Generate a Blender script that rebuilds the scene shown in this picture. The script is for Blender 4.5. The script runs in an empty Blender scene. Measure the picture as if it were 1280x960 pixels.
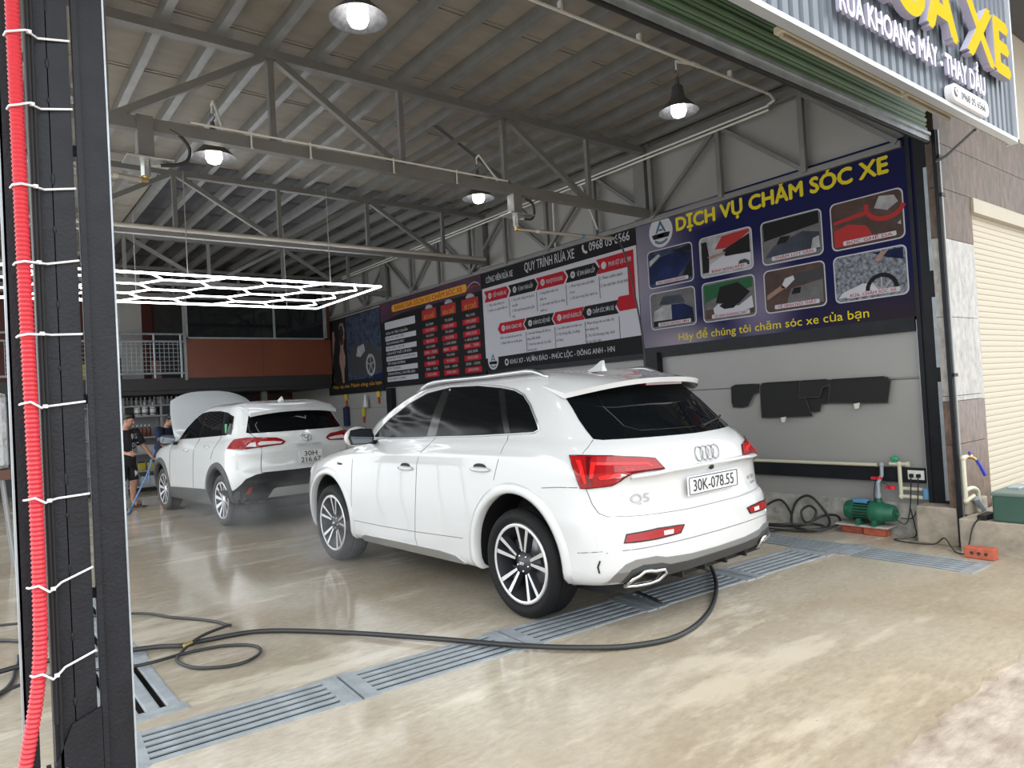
import bpy, bmesh, math, random
from mathutils import Vector, Matrix
from mathutils.bvhtree import BVHTree
from mathutils.geometry import tessellate_polygon

C = bpy.context.scene.collection
SC = bpy.context.scene
R = math.radians
PI = math.pi
random.seed(7)

# ------------------------------------------------------------------ camera
cam_d = bpy.data.cameras.new('camera')
cam = bpy.data.objects.new('camera', cam_d)
C.objects.link(cam)
SC.camera = cam
cam_d.sensor_fit = 'HORIZONTAL'
cam_d.sensor_width = 36.0
cam_d.lens = 875.0 / 1280.0 * 36.0
cam_d.clip_start = 0.05
cam_d.clip_end = 300
YAW, PITCH, ROLL, CAMH = R(51.931), R(1.163), R(-3.273), 1.492
_f = Vector((math.cos(YAW) * math.cos(PITCH), math.sin(YAW) * math.cos(PITCH), math.sin(PITCH)))
_r = Vector((math.sin(YAW), -math.cos(YAW), 0))
_u = _r.cross(_f)
_r2 = _r * math.cos(ROLL) + _u * math.sin(ROLL)
_u2 = -_r * math.sin(ROLL) + _u * math.cos(ROLL)
cam.matrix_world = Matrix(((_r2.x, _u2.x, -_f.x, 0), (_r2.y, _u2.y, -_f.y, 0), (_r2.z, _u2.z, -_f.z, CAMH), (0, 0, 0, 1)))

# ------------------------------------------------------------------ overcast sky, exposure
world = bpy.data.worlds.new('overcast_sky')
SC.world = world
world.use_nodes = True
_nt = world.node_tree
_bg = _nt.nodes['Background']
_tc = _nt.nodes.new('ShaderNodeTexCoord')
_sp = _nt.nodes.new('ShaderNodeSeparateXYZ')
_cr = _nt.nodes.new('ShaderNodeValToRGB')
_nt.links.new(_tc.outputs['Generated'], _sp.inputs[0])
_nt.links.new(_sp.outputs['Z'], _cr.inputs[0])
_cr.color_ramp.elements[0].position = 0.0
_cr.color_ramp.elements[0].color = (0.62, 0.66, 0.70, 1)
_cr.color_ramp.elements[1].position = 0.9
_cr.color_ramp.elements[1].color = (1.0, 1.0, 1.0, 1)
_nt.links.new(_cr.outputs[0], _bg.inputs[0])
_bg.inputs[1].default_value = 1.5
SC.view_settings.view_transform = 'Standard'
SC.view_settings.look = 'None'
SC.view_settings.gamma = 1.0
SC.view_settings.exposure = 1.3
SC.view_settings.use_curve_mapping = False

# ------------------------------------------------------------------ materials
M = {}


def srgb(h):
    c = [int(h[i:i + 2], 16) / 255 for i in (0, 2, 4)]
    return tuple((v / 12.92 if v <= 0.04045 else ((v + 0.055) / 1.055) ** 2.4) for v in c) + (1,)


def mat(name, col, rough=0.5, metal=0.0, var=0.0, scale=8.0, bump=0.0, bscale=60.0, spec=0.5, coat=0.0,
        emit=None, estr=0.0, stretch=(1, 1, 1), col2=None):
    m = bpy.data.materials.new(name)
    m.use_nodes = True
    nt = m.node_tree
    b = nt.nodes['Principled BSDF']
    c = srgb(col) if isinstance(col, str) else col
    b.inputs['Base Color'].default_value = c
    b.inputs['Roughness'].default_value = rough
    b.inputs['Metallic'].default_value = metal
    b.inputs['Specular IOR Level'].default_value = spec
    if coat:
        b.inputs['Coat Weight'].default_value = coat
        b.inputs['Coat Roughness'].default_value = 0.03
    if emit:
        b.inputs['Emission Color'].default_value = srgb(emit)
        b.inputs['Emission Strength'].default_value = estr
    if var or bump:
        tc = nt.nodes.new('ShaderNodeTexCoord')
        mp = nt.nodes.new('ShaderNodeMapping')
        mp.inputs['Scale'].default_value = stretch
        nt.links.new(tc.outputs['Object'], mp.inputs[0])
    if var:
        n = nt.nodes.new('ShaderNodeTexNoise')
        n.inputs['Scale'].default_value = scale
        n.inputs['Detail'].default_value = 6
        n.inputs['Roughness'].default_value = 0.6
        nt.links.new(mp.outputs[0], n.inputs['Vector'])
        r = nt.nodes.new('ShaderNodeValToRGB')
        r.color_ramp.elements[0].position = 0.3
        r.color_ramp.elements[1].position = 0.7
        c2 = (srgb(col2) if isinstance(col2, str) else col2) if col2 else tuple(min(1, v * (1 + var)) for v in c[:3]) + (1,)
        c1 = c if col2 else tuple(v * (1 - var) for v in c[:3]) + (1,)
        r.color_ramp.elements[0].color = c1
        r.color_ramp.elements[1].color = c2
        nt.links.new(n.outputs['Fac'], r.inputs[0])
        nt.links.new(r.outputs[0], b.inputs['Base Color'])
    if bump:
        n2 = nt.nodes.new('ShaderNodeTexNoise')
        n2.inputs['Scale'].default_value = bscale
        n2.inputs['Detail'].default_value = 5
        nt.links.new(mp.outputs[0], n2.inputs['Vector'])
        bp = nt.nodes.new('ShaderNodeBump')
        bp.inputs['Strength'].default_value = bump
        bp.inputs['Distance'].default_value = 0.01
        nt.links.new(n2.outputs['Fac'], bp.inputs['Height'])
        nt.links.new(bp.outputs[0], b.inputs['Normal'])
    M[name] = m
    return m


mat('car_white', (0.61, 0.62, 0.62, 1), 0.22, coat=1.0)
mat('car_pearl', (0.70, 0.72, 0.72, 1), 0.25, coat=1.0)
mat('seam_dark', '2a2b2d', 0.7)
mat('seam_grey', (0.16, 0.16, 0.165, 1), 0.7)
mat('tint_glass', (0.004, 0.005, 0.006, 1), 0.03, spec=0.12)
mat('side_glass', (0.004, 0.005, 0.006, 1), 0.09, spec=0.10)
mat('gloss_black', (0.008, 0.008, 0.009, 1), 0.12)
mat('black_plastic', (0.012, 0.012, 0.013, 1), 0.6, spec=0.3)
mat('grey_plastic', (0.07, 0.072, 0.075, 1), 0.6, var=0.15)
mat('silver_trim', (0.55, 0.56, 0.58, 1), 0.3, metal=0.9)
mat('chrome', (0.75, 0.76, 0.78, 1), 0.08, metal=1.0)
mat('rim_silver', (0.72, 0.73, 0.74, 1), 0.28, metal=0.75)
mat('rim_grey', (0.06, 0.062, 0.068, 1), 0.4, metal=0.5)
mat('tyre', (0.007, 0.007, 0.008, 1), 0.7, spec=0.3, bump=0.15, bscale=90)
mat('tyre_dusty', (0.05, 0.049, 0.047, 1), 0.8, var=0.2)
mat('disc_steel', (0.3, 0.3, 0.31, 1), 0.4, metal=0.8)
mat('tail_red', (0.30, 0.003, 0.006, 1), 0.25, coat=0.2)
mat('tail_bright', (0.70, 0.015, 0.015, 1), 0.25, coat=0.2)
mat('tail_dark', (0.09, 0.003, 0.005, 1), 0.08, coat=1.0)
mat('lamp_clear', (0.7, 0.7, 0.7, 1), 0.15, coat=1.0)
mat('plate_white', (0.74, 0.75, 0.75, 1), 0.4)
mat('plate_ink', (0.03, 0.03, 0.035, 1), 0.5)
mat('mirror_glass', (0.16, 0.175, 0.19, 1), 0.03, metal=1.0)
mat('diffuser_grey', (0.035, 0.036, 0.038, 1), 0.5)


# ------------------------------------------------------------------ object helpers
def tag(o, label=None, cat=None, group=None, kind=None):
    if label:
        o['label'] = label
    if cat:
        o['category'] = cat
    if group:
        o['group'] = group
    if kind:
        o['kind'] = kind
    return o


def thing(name, label, cat, loc=(0, 0, 0), rz=0.0, group=None):
    o = bpy.data.objects.new(name, None)
    C.objects.link(o)
    o.empty_display_size = 0.1
    o.location = loc
    o.rotation_euler = (0, 0, rz)
    return tag(o, label, cat, group)


def kids(o):
    return [c for c in bpy.data.objects if c.parent == o]


_by_parent = {}


def dup(root, loc=None, rz=None, label=None, group=None):
    r = root.copy()
    C.objects.link(r)
    if loc is not None:
        r.location = loc
    if rz is not None:
        r.rotation_euler = (0, 0, rz)
    tag(r, label, None, group)
    for ch in list(root.children):
        c = ch.copy()
        C.objects.link(c)
        c.parent = r
        for g in list(ch.children):
            d = g.copy()
            C.objects.link(d)
            d.parent = c
    return r


_text_cache = {}


def text_tris(s, bold=0.0):
    bold = 0.0  # weight is added by the caller
    """triangulated text in the XY plane with its cap height scaled to 1, left edge at x = 0"""
    k = (s, bold)
    if k not in _text_cache:
        def ev(body, off):
            cu = bpy.data.curves.new('lettering', 'FONT')
            cu.body = body
            cu.size = 1.0
            cu.offset = off
            cu.resolution_u = 3
            ob = bpy.data.objects.new('lettering', cu)
            C.objects.link(ob)
            dg = bpy.context.evaluated_depsgraph_get()
            dg.update()
            oe = ob.evaluated_get(dg)
            me = oe.to_mesh()
            vs = [(v.co.x, v.co.y) for v in me.vertices]
            fs = [tuple(p.vertices) for p in me.polygons]
            oe.to_mesh_clear()
            bpy.data.objects.remove(ob)
            bpy.data.curves.remove(cu)
            return vs, fs
        if 'cap' not in _text_cache:
            v0, _ = ev('H', 0)
            ys = [v[1] for v in v0]
            _text_cache['cap'] = (min(ys), max(ys))
        lo, hi = _text_cache['cap']
        vs, fs = ev(s, bold)
        x0 = min(v[0] for v in vs)
        sc = 1 / (hi - lo)
        vs = [((x - x0) * sc, (y - lo) * sc) for x, y in vs]
        _text_cache[k] = (vs, fs, max(v[0] for v in vs))
    return _text_cache[k]


class MB:
    """collects shapes; build() links them as one mesh object"""

    def __init__(s):
        s.v, s.f, s.m, s.sm = [], [], [], []
        s.mi = 0
        s.smooth = False

    def add(s, vs, fs):
        n = len(s.v)
        s.v += [tuple(v) for v in vs]
        for f in fs:
            s.f.append(tuple(i + n for i in f))
            s.m.append(s.mi)
            s.sm.append(s.smooth)
        return s

    def box(s, c, d, rz=0.0, mx=None):
        x, y, z = d[0] / 2, d[1] / 2, d[2] / 2
        vs = [Vector(p) for p in ((-x, -y, -z), (x, -y, -z), (x, y, -z), (-x, y, -z), (-x, -y, z), (x, -y, z), (x, y, z), (-x, y, z))]
        T = Matrix.Translation(Vector(c)) @ (mx if mx else Matrix.Rotation(rz, 4, 'Z'))
        return s.add([T @ v for v in vs], [(0, 3, 2, 1), (4, 5, 6, 7), (0, 1, 5, 4), (1, 2, 6, 5), (2, 3, 7, 6), (3, 0, 4, 7)])

    def bbox(s, a, b):
        c = [(a[i] + b[i]) / 2 for i in range(3)]
        return s.box(c, [abs(b[i] - a[i]) for i in range(3)])

    def bbev(s, c, d, r=0.01, rz=0.0):
        """box with chamfered edges (all three directions)"""
        bm = bmesh.new()
        bmesh.ops.create_cube(bm, size=1)
        for v in bm.verts:
            v.co = Vector((v.co.x * d[0], v.co.y * d[1], v.co.z * d[2]))
        bmesh.ops.bevel(bm, geom=list(bm.edges), offset=r, segments=2, affect='EDGES', profile=0.6)
        return s.bm(bm, Matrix.Translation(Vector(c)) @ Matrix.Rotation(rz, 4, 'Z'))

    def bm(s, bm, T=None):
        T = T or Matrix.Identity(4)
        bm.verts.index_update()
        s.add([T @ v.co for v in bm.verts], [[v.index for v in f.verts] for f in bm.faces])
        bm.free()
        return s

    def bar(s, a, b, w, h=None, up=(0, 0, 1)):
        """rectangular bar from a to b: w across, h along up"""
        a, b = Vector(a), Vector(b)
        h = h or w
        d = (b - a)
        L = d.length
        d.normalize()
        u = Vector(up)
        r = d.cross(u)
        if r.length < 1e-4:
            r = d.cross(Vector((1, 0, 0)))
        r.normalize()
        u = r.cross(d)
        vs = []
        for p in (a, b):
            for i, j in ((-1, -1), (1, -1), (1, 1), (-1, 1)):
                vs.append(p + r * (i * w / 2) + u * (j * h / 2))
        return s.add(vs, [(0, 1, 2, 3), (7, 6, 5, 4), (0, 4, 5, 1), (1, 5, 6, 2), (2, 6, 7, 3), (3, 7, 4, 0)])

    def tube(s, pts, r, n=8, closed=False, caps=True):
        pts = [Vector(p) for p in pts]
        N = len(pts)
        rs = r if isinstance(r, (list, tuple)) else [r] * N
        prev = None
        base = len(s.v)
        vs = []
        for i, p in enumerate(pts):
            if closed:
                t = pts[(i + 1) % N] - pts[i - 1]
            else:
                t = pts[min(i + 1, N - 1)] - pts[max(i - 1, 0)]
            if t.length < 1e-9:
                t = Vector((0, 0, 1))
            t.normalize()
            if prev is None:
                a = Vector((0, 0, 1)) if abs(t.z) < 0.9 else Vector((1, 0, 0))
                u = t.cross(a).normalized()
            else:
                u = prev - t * prev.dot(t)
                if u.length < 1e-6:
                    u = t.cross(Vector((0.3, 0.5, 0.8)))
                u.normalize()
            prev = u
            w = t.cross(u)
            for k in range(n):
                a = 2 * PI * k / n
                vs.append(p + (u * math.cos(a) + w * math.sin(a)) * rs[i])
        fs = []
        for i in range(N if closed else N - 1):
            j = (i + 1) % N
            for k in range(n):
                l = (k + 1) % n
                fs.append((i * n + k, i * n + l, j * n + l, j * n + k))
        if caps and not closed:
            fs.append(tuple(range(n - 1, -1, -1)))
            fs.append(tuple((N - 1) * n + k for k in range(n)))
        return s.add(vs, fs)

    def cyl(s, a, b, r, r2=None, n=16, caps=True):
        return s.tube([a, b], [r, r if r2 is None else r2], n, caps=caps)

    def lathe(s, prof, T=None, n=24, axis='Z', closed=False):
        """prof: (radius, height) list turned about an axis"""
        T = T or Matrix.Identity(4)
        vs, fs = [], []
        K = len(prof)
        for i in range(n):
            a = 2 * PI * i / n
            for r, h in prof:
                if axis == 'Z':
                    p = Vector((r * math.cos(a), r * math.sin(a), h))
                elif axis == 'Y':
                    p = Vector((r * math.cos(a), h, r * math.sin(a)))
                else:
                    p = Vector((h, r * math.cos(a), r * math.sin(a)))
                vs.append(T @ p)
        for i in range(n):
            j = (i + 1) % n
            for k in range(K if closed else K - 1):
                l = (k + 1) % K
                fs.append((i * K + k, j * K + k, j * K + l, i * K + l))
        return s.add(vs, fs)

    def sphere(s, c, r, n=12, sc=(1, 1, 1)):
        prof = [(max(r * math.sin(PI * i / (n // 2 + 2)), 1e-5), -r * math.cos(PI * i / (n // 2 + 2))) for i in range(n // 2 + 3)]
        T = Matrix.Translation(Vector(c)) @ Matrix.Diagonal(Vector((sc[0], sc[1], sc[2], 1)))
        return s.lathe(prof, T, n)

    def poly(s, pts2, o, u, v, depth=0.0, n=None):
        """flat polygon (2D pts) on a plane at o with axes u, v; depth extrudes backwards along u x v"""
        o, u, v = Vector(o), Vector(u), Vector(v)
        w = u.cross(v).normalized()
        P = [o + u * a + v * b for a, b in pts2]
        if depth == 0:
            return s.add(P, [tuple(range(len(P)))])
        N = len(P)
        fs = [tuple(range(N)), tuple(range(2 * N - 1, N - 1, -1))]
        for i in range(N):
            j = (i + 1) % N
            fs.append((i, i + N, j + N, j))
        return s.add(P + [p - w * depth for p in P], fs)

    def text(s, t, o, u, v, h, width=None, bold=0.0, depth=0.0, center=False):
        """lettering with cap height h, stretched to width if given; u, v unit axes"""
        vs, fs, W = text_tris(t)
        if bold:
            n0 = len(vs)
            k = bold * 0.8
            vs = [(x + dx, y + dy) for dx, dy in ((k, 0), (-k, 0), (0, k), (0, -k)) for x, y in vs]
            fs = [tuple(i + n0 * q for i in f) for q in range(4) for f in fs]
        o, u, v = Vector(o), Vector(u).normalized(), Vector(v).normalized()
        w = u.cross(v)
        sx = (width / W) if width else h
        if center:
            o = o - u * (W * sx / 2)
        P = [o + u * (x * sx) + v * (y * h) for x, y in vs]
        if bold:
            # the copies that thicken the strokes sit a hair apart
            q = len(P) // 4
            P = [p + w * (0.00025 * (i // q)) for i, p in enumerate(P)]
        if depth <= 0:
            return s.add(P, fs)
        N = len(P)
        edges = {}
        for f in fs:
            for i in range(len(f)):
                a, b = f[i], f[(i + 1) % len(f)]
                edges[(a, b)] = edges.get((a, b), 0) + 1
        F = list(fs)
        side = [(a, a + N, b + N, b) for (a, b) in edges if (b, a) not in edges]
        s.add(P + [p - w * depth for p in P], F)
        n0 = len(s.v) - 2 * N
        k = s.mi
        s.mi = getattr(s, 'side_mi', k)
        for q in side:
            s.f.append(tuple(i + n0 for i in q))
            s.m.append(s.mi)
            s.sm.append(False)
        s.mi = k
        return s

    def build(s, name, mats, parent=None, loc=None):
        me = bpy.data.meshes.new(name)
        me.from_pydata(s.v, [], s.f)
        for m in (mats if isinstance(mats, (list, tuple)) else [mats]):
            me.materials.append(M[m] if isinstance(m, str) else m)
        if len(me.polygons) == len(s.m):
            me.polygons.foreach_set('material_index', s.m)
            me.polygons.foreach_set('use_smooth', s.sm)
        me.update()
        o = bpy.data.objects.new(name, me)
        C.objects.link(o)
        if parent:
            o.parent = parent
        if loc is not None:
            o.location = loc
        return o


def recalc(o):
    bm = bmesh.new()
    bm.from_mesh(o.data)
    bmesh.ops.recalc_face_normals(bm, faces=bm.faces)
    bm.to_mesh(o.data)
    bm.free()
    return o


def smooth_by_angle(o, deg=35):
    me = o.data
    bm = bmesh.new()
    bm.from_mesh(me)
    for f in bm.faces:
        f.smooth = True
    for e in bm.edges:
        if len(e.link_faces) == 2 and e.calc_face_angle(0) > R(deg):
            e.smooth = False
    bm.to_mesh(me)
    bm.free()
    return o


def catmull(P, sub=8, closed=False):
    P = [Vector(p) for p in P]
    N = len(P)
    out = []
    rng = range(N) if closed else range(N - 1)
    for i in rng:
        p1, p2 = P[i], P[(i + 1) % N]
        p0 = P[i - 1] if (closed or i > 0) else p1 * 2 - p2
        p3 = P[(i + 2) % N] if (closed or i + 2 < N) else p2 * 2 - p1
        for k in range(sub):
            t = k / sub
            out.append(0.5 * ((2 * p1) + (p2 - p0) * t + (2 * p0 - 5 * p1 + 4 * p2 - p3) * t * t + (3 * p1 - p0 - 3 * p2 + p3) * t ** 3))
    if not closed:
        out.append(P[-1])
    return out


def rrect(x0, y0, x1, y1, r, n=4):
    out = []
    for cx, cy, a0 in ((x1 - r, y1 - r, 0), (x0 + r, y1 - r, 90), (x0 + r, y0 + r, 180), (x1 - r, y0 + r, 270)):
        for k in range(n + 1):
            a = R(a0 + 90 * k / n)
            out.append((cx + r * math.cos(a), cy + r * math.sin(a)))
    return out


def circle2(cx, cy, rx, ry=None, n=24, a0=0, a1=360):
    ry = ry or rx
    full = a1 - a0 >= 360
    return [(cx + rx * math.cos(R(a0 + (a1 - a0) * k / (n if full else n - 1))), cy + ry * math.sin(R(a0 + (a1 - a0) * k / (n if full else n - 1)))) for k in range(n)]



# ------------------------------------------------------------------ setting materials
def floor_material():
    m = bpy.data.materials.new('wet_concrete')
    m.use_nodes = True
    nt = m.node_tree
    N, L = nt.nodes, nt.links
    b = N['Principled BSDF']
    tc = N.new('ShaderNodeTexCoord')

    def noise(sc, det, st=(1, 1, 1), rough=0.6):
        mp = N.new('ShaderNodeMapping')
        mp.inputs['Scale'].default_value = st
        L.new(tc.outputs['Object'], mp.inputs[0])
        n = N.new('ShaderNodeTexNoise')
        n.inputs['Scale'].default_value = sc
        n.inputs['Detail'].default_value = det
        n.inputs['Roughness'].default_value = rough
        L.new(mp.outputs[0], n.inputs['Vector'])
        return n.outputs['Fac']

    def ramp(src, p0, c0, p1, c1):
        r = N.new('ShaderNodeValToRGB')
        r.color_ramp.elements[0].position = p0
        r.color_ramp.elements[0].color = c0
        r.color_ramp.elements[1].position = p1
        r.color_ramp.elements[1].color = c1
        L.new(src, r.inputs[0])
        return r.outputs[0]

    def mix(f, a, c, mode='MIX'):
        x = N.new('ShaderNodeMixRGB')
        x.blend_type = mode
        for i, v in ((0, f), (1, a), (2, c)):
            if hasattr(v, 'links'):
                L.new(v, x.inputs[i])
            elif isinstance(v, (int, float)):
                x.inputs[i].default_value = v
            else:
                x.inputs[i].default_value = v
        return x.outputs[0]
    g = lambda v: (v, v, v, 1)
    base = ramp(noise(0.55, 8, (1, 1.7, 1)), 0.35, (0.285, 0.23, 0.155, 1), 0.65, (0.365, 0.312, 0.228, 1))
    fine = ramp(noise(14, 10, (1, 2.2, 1), 0.7), 0.3, g(0.78), 0.72, g(1.12))
    base = mix(1.0, base, fine, 'MULTIPLY')
    pale = ramp(noise(0.9, 9, (0.5, 1.6, 1), 0.7), 0.53, g(0), 0.60, g(1))
    base = mix(pale, base, (0.42, 0.36, 0.265, 1))
    speck = ramp(noise(38, 3), 0.68, g(0), 0.74, g(1))
    base = mix(speck, base, (0.20, 0.17, 0.13, 1))
    # wetness: soaked inside the bay, drying out towards the street; mask also carries a painted brightening
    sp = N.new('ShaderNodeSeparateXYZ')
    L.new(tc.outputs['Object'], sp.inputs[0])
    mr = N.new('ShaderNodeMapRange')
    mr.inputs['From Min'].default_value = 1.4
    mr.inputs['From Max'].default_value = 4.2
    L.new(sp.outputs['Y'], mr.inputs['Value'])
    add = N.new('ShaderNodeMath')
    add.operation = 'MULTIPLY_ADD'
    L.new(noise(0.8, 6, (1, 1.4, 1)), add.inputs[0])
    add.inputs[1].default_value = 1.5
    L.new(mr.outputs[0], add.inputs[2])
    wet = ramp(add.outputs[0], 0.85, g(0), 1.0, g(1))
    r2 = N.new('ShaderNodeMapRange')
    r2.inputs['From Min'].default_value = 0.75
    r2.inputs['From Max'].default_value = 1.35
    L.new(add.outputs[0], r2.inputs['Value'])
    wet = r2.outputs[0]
    dark = mix(1.0, base, (1.36, 1.45, 1.62, 1), 'MULTIPLY')  # wet zone painted paler and greyer, making up for dim interior light
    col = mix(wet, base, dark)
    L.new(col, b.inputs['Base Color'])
    rr = ramp(wet, 0.0, g(0.55), 1.0, g(0.10))
    L.new(rr, b.inputs['Roughness'])
    b.inputs['Specular IOR Level'].default_value = 0.5
    bp = N.new('ShaderNodeBump')
    bp.inputs['Strength'].default_value = 0.12
    bp.inputs['Distance'].default_value = 0.004
    L.new(noise(9, 8, (1, 2, 1)), bp.inputs['Height'])
    L.new(bp.outputs[0], b.inputs['Normal'])
    M['wet_concrete'] = m


floor_material()
mat('rough_concrete', (0.22, 0.175, 0.135, 1), 0.9, var=0.35, scale=5, bump=1.0, bscale=10, col2=(0.46, 0.40, 0.33, 1), stretch=(1, 2.2, 1))
mat('trench_dark', (0.035, 0.032, 0.028, 1), 0.6, var=0.3)
mat('panel_grey', (0.29, 0.286, 0.274, 1), 0.45, var=0.05, scale=1.2)
mat('plinth_concrete', (0.36, 0.35, 0.32, 1), 0.8, var=0.4, scale=9, bump=0.5, bscale=40)
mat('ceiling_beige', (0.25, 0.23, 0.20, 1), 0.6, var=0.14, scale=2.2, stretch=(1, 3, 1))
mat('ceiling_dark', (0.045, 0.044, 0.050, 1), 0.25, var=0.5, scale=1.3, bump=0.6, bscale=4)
mat('galvanised', (0.27, 0.275, 0.27, 1), 0.42, metal=0.55, var=0.12, scale=5)
mat('galvanised_light', (0.36, 0.405, 0.435, 1), 0.45, metal=0.35, var=0.22, scale=7)
mat('truss_grey', (0.19, 0.19, 0.185, 1), 0.45, metal=0.25, var=0.1, scale=3)
mat('black_steel', (0.010, 0.011, 0.014, 1), 0.5, spec=0.25, var=0.3, scale=6, bump=0.12, bscale=120)
mat('post_black', (0.010, 0.011, 0.015, 1), 0.5, spec=0.3, var=0.3, scale=12, bump=0.25, bscale=90)
mat('rust_board', (0.17, 0.048, 0.022, 1), 0.4, var=0.1, scale=1.5)
mat('dark_red_board', (0.09, 0.018, 0.012, 1), 0.5)
mat('mezz_black', (0.02, 0.02, 0.022, 1), 0.5)
mat('dark_wall', (0.06, 0.058, 0.056, 1), 0.7, var=0.2)
mat('window_dark', (0.012, 0.014, 0.016, 1), 0.06, spec=0.7)
mat('shutter_green', (0.15, 0.26, 0.15, 1), 0.5, var=0.08, scale=3)
mat('shutter_cream', (0.50, 0.455, 0.365, 1), 0.7, spec=0.2)
mat('cream_paint', (0.44, 0.395, 0.32, 1), 0.7, var=0.06, scale=2)
mat('strip_cream', (0.62, 0.56, 0.40, 1), 0.5)
mat('sign_sheet', (0.115, 0.135, 0.16, 1), 0.42, metal=0.3)
mat('sign_trim', (0.55, 0.58, 0.62, 1), 0.35, metal=0.4)
mat('letter_yellow', (0.50, 0.37, 0.0, 1), 0.6, spec=0.05)
mat('letter_white', (0.80, 0.80, 0.82, 1), 0.4)
mat('letter_side', (0.42, 0.40, 0.52, 1), 0.5)
mat('letter_black', (0.02, 0.02, 0.02, 1), 0.5)
mat('granite_brown', (0.05, 0.028, 0.02, 1), 0.4, var=0.6, scale=16, col2=(0.19, 0.125, 0.09, 1), stretch=(1.5, 1.5, 0.6))
mat('granite_band', (0.06, 0.042, 0.030, 1), 0.6, var=0.5, scale=14, col2=(0.15, 0.105, 0.074, 1), stretch=(1.4, 1.4, 0.5))
mat('granite_light', (0.22, 0.205, 0.185, 1), 0.4, var=0.3, scale=14, col2=(0.42, 0.40, 0.36, 1), stretch=(1.4, 1.4, 0.7))
mat('step_concrete', (0.33, 0.29, 0.23, 1), 0.85, var=0.3, scale=7, bump=0.35, bscale=30)
mat('overhang_dark', (0.06, 0.058, 0.055, 1), 0.7)

# ------------------------------------------------------------------ floor, ground, trenches under the gratings
GR_A = Vector((0.50, 3.621, 0))
GR_B = Vector((5.82, 3.295, 0))
GR_D = (GR_B - GR_A).normalized()
GR_ANG = math.atan2(GR_D.y, GR_D.x)


def make_floor():
    mb = MB()
    edge = [(-14, 1.33), (-2, 1.33), (2.0, 1.34)]
    rnd = random.Random(3)
    x = 2.2
    while x < 5.6:
        edge.append((x, 1.33 + rnd.uniform(-0.035, 0.035)))
        x += rnd.uniform(0.05, 0.13)
    edge += [(5.75, 1.42), (6.0, 1.6), (6.42, 1.72), (14, 1.75)]
    top = edge + [(14, 19), (-14, 19)]
    n = len(top)
    mb.add([(a, b, 0) for a, b in top] + [(a, b, -0.3) for a, b in top],
           [tuple(range(n)), tuple(range(2 * n - 1, n - 1, -1))] + [(i, n + i, n + (i + 1) % n, (i + 1) % n) for i in range(n)])
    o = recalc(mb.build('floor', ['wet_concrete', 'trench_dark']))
    cuts = []
    c = (GR_A + GR_B) / 2
    cuts.append((c, ((GR_B - GR_A).length - 0.02, 0.37, 0.28), GR_ANG))
    cuts.append((Vector((6.09, 5.0, 0)), (0.37, 5.9, 0.28), R(-1.5)))
    cuts.append((Vector((0.66, 5.55, 0)), (0.34, 3.2, 0.28), R(0.5)))
    for c, d, a in cuts:
        mb = MB()
        mb.box(c, d, a)
        k = recalc(mb.build('cutter', 'trench_dark'))
        md = o.modifiers.new('cut', 'BOOLEAN')
        md.operation = 'DIFFERENCE'
        md.object = k
        md.solver = 'EXACT'
        dg = bpy.context.evaluated_depsgraph_get()
        dg.update()
        me = bpy.data.meshes.new_from_object(o.evaluated_get(dg))
        o.modifiers.clear()
        o.data = me
        bpy.data.objects.remove(k)
    for p in o.data.polygons:
        if -0.2 < p.center.z < -0.01 and p.center.y > 1.9:
            p.material_index = 1
    tag(o, kind='structure')
    # chipped older concrete in front of the slab
    mb = MB()
    nx, ny = 90, 60
    for j in range(ny + 1):
        for i in range(nx + 1):
            x, y = -9 + 24 * i / nx, -10 + 11.9 * j / ny
            z = -0.024 + 0.008 * math.sin(x * 3.1 + y * 2) * math.sin(y * 4.3 - x) + rnd.uniform(-0.004, 0.004)
            mb.v.append((x, y, z))
    for j in range(ny):
        for i in range(nx):
            a = j * (nx + 1) + i
            mb.f.append((a, a + 1, a + nx + 2, a + nx + 1))
            mb.m.append(0)
            mb.sm.append(True)
    tag(mb.build('ground', 'rough_concrete'), kind='structure')
    mb = MB()
    mb.bbox((-60, -60, -0.5), (60, -9.9, -0.05))
    tag(mb.build('ground', 'rough_concrete'), kind='structure')


make_floor()

# ------------------------------------------------------------------ right wall: grey sheet panels over a concrete plinth
wr = MB()
wr.bbox((6.95, 2.74, 0), (7.05, 18.6, 4.66))
wall_r = tag(wr.build('wall_right', 'dark_wall'), kind='structure')
for (y0, y1) in ((2.745, 5.75), (5.76, 9.25), (9.26, 12.65), (12.66, 16.0), (16.01, 18.55)):
    for (z0, z1) in ((0.30, 1.457), (1.463, 3.05), (3.056, 4.62)):
        mb = MB()
        mb.bbox((6.925, y0, z0), (6.952, y1, z1))
        mb.build('wall_panel', 'panel_grey', wall_r)
mb = MB()
mb.bbox((6.912, 2.745, 0), (6.955, 18.5, 0.30))
mb.build('plinth', 'plinth_concrete', wall_r)
mb = MB()
mb.bbox((6.88, 2.730, 0.33), (6.956, 2.744, 2.0))
mb.build('edge_strip', 'galvanised_light', wall_r)
for (z0, z1, y1) in ((0.50, 0.635, 16.0), (1.90, 2.03, 9.4)):
    mb = MB()
    mb.bbox((6.87, 2.75, z0), (6.926, y1, z1))
    mb.build('wall_rail', 'black_steel', wall_r)
# thin wire along the panel joint
mb = MB()
mb.tube([(6.915, 2.76, 1.478), (6.915, 9.0, 1.458)], 0.005, 5)
mb.build('wire', 'galvanised', wall_r)

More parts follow.
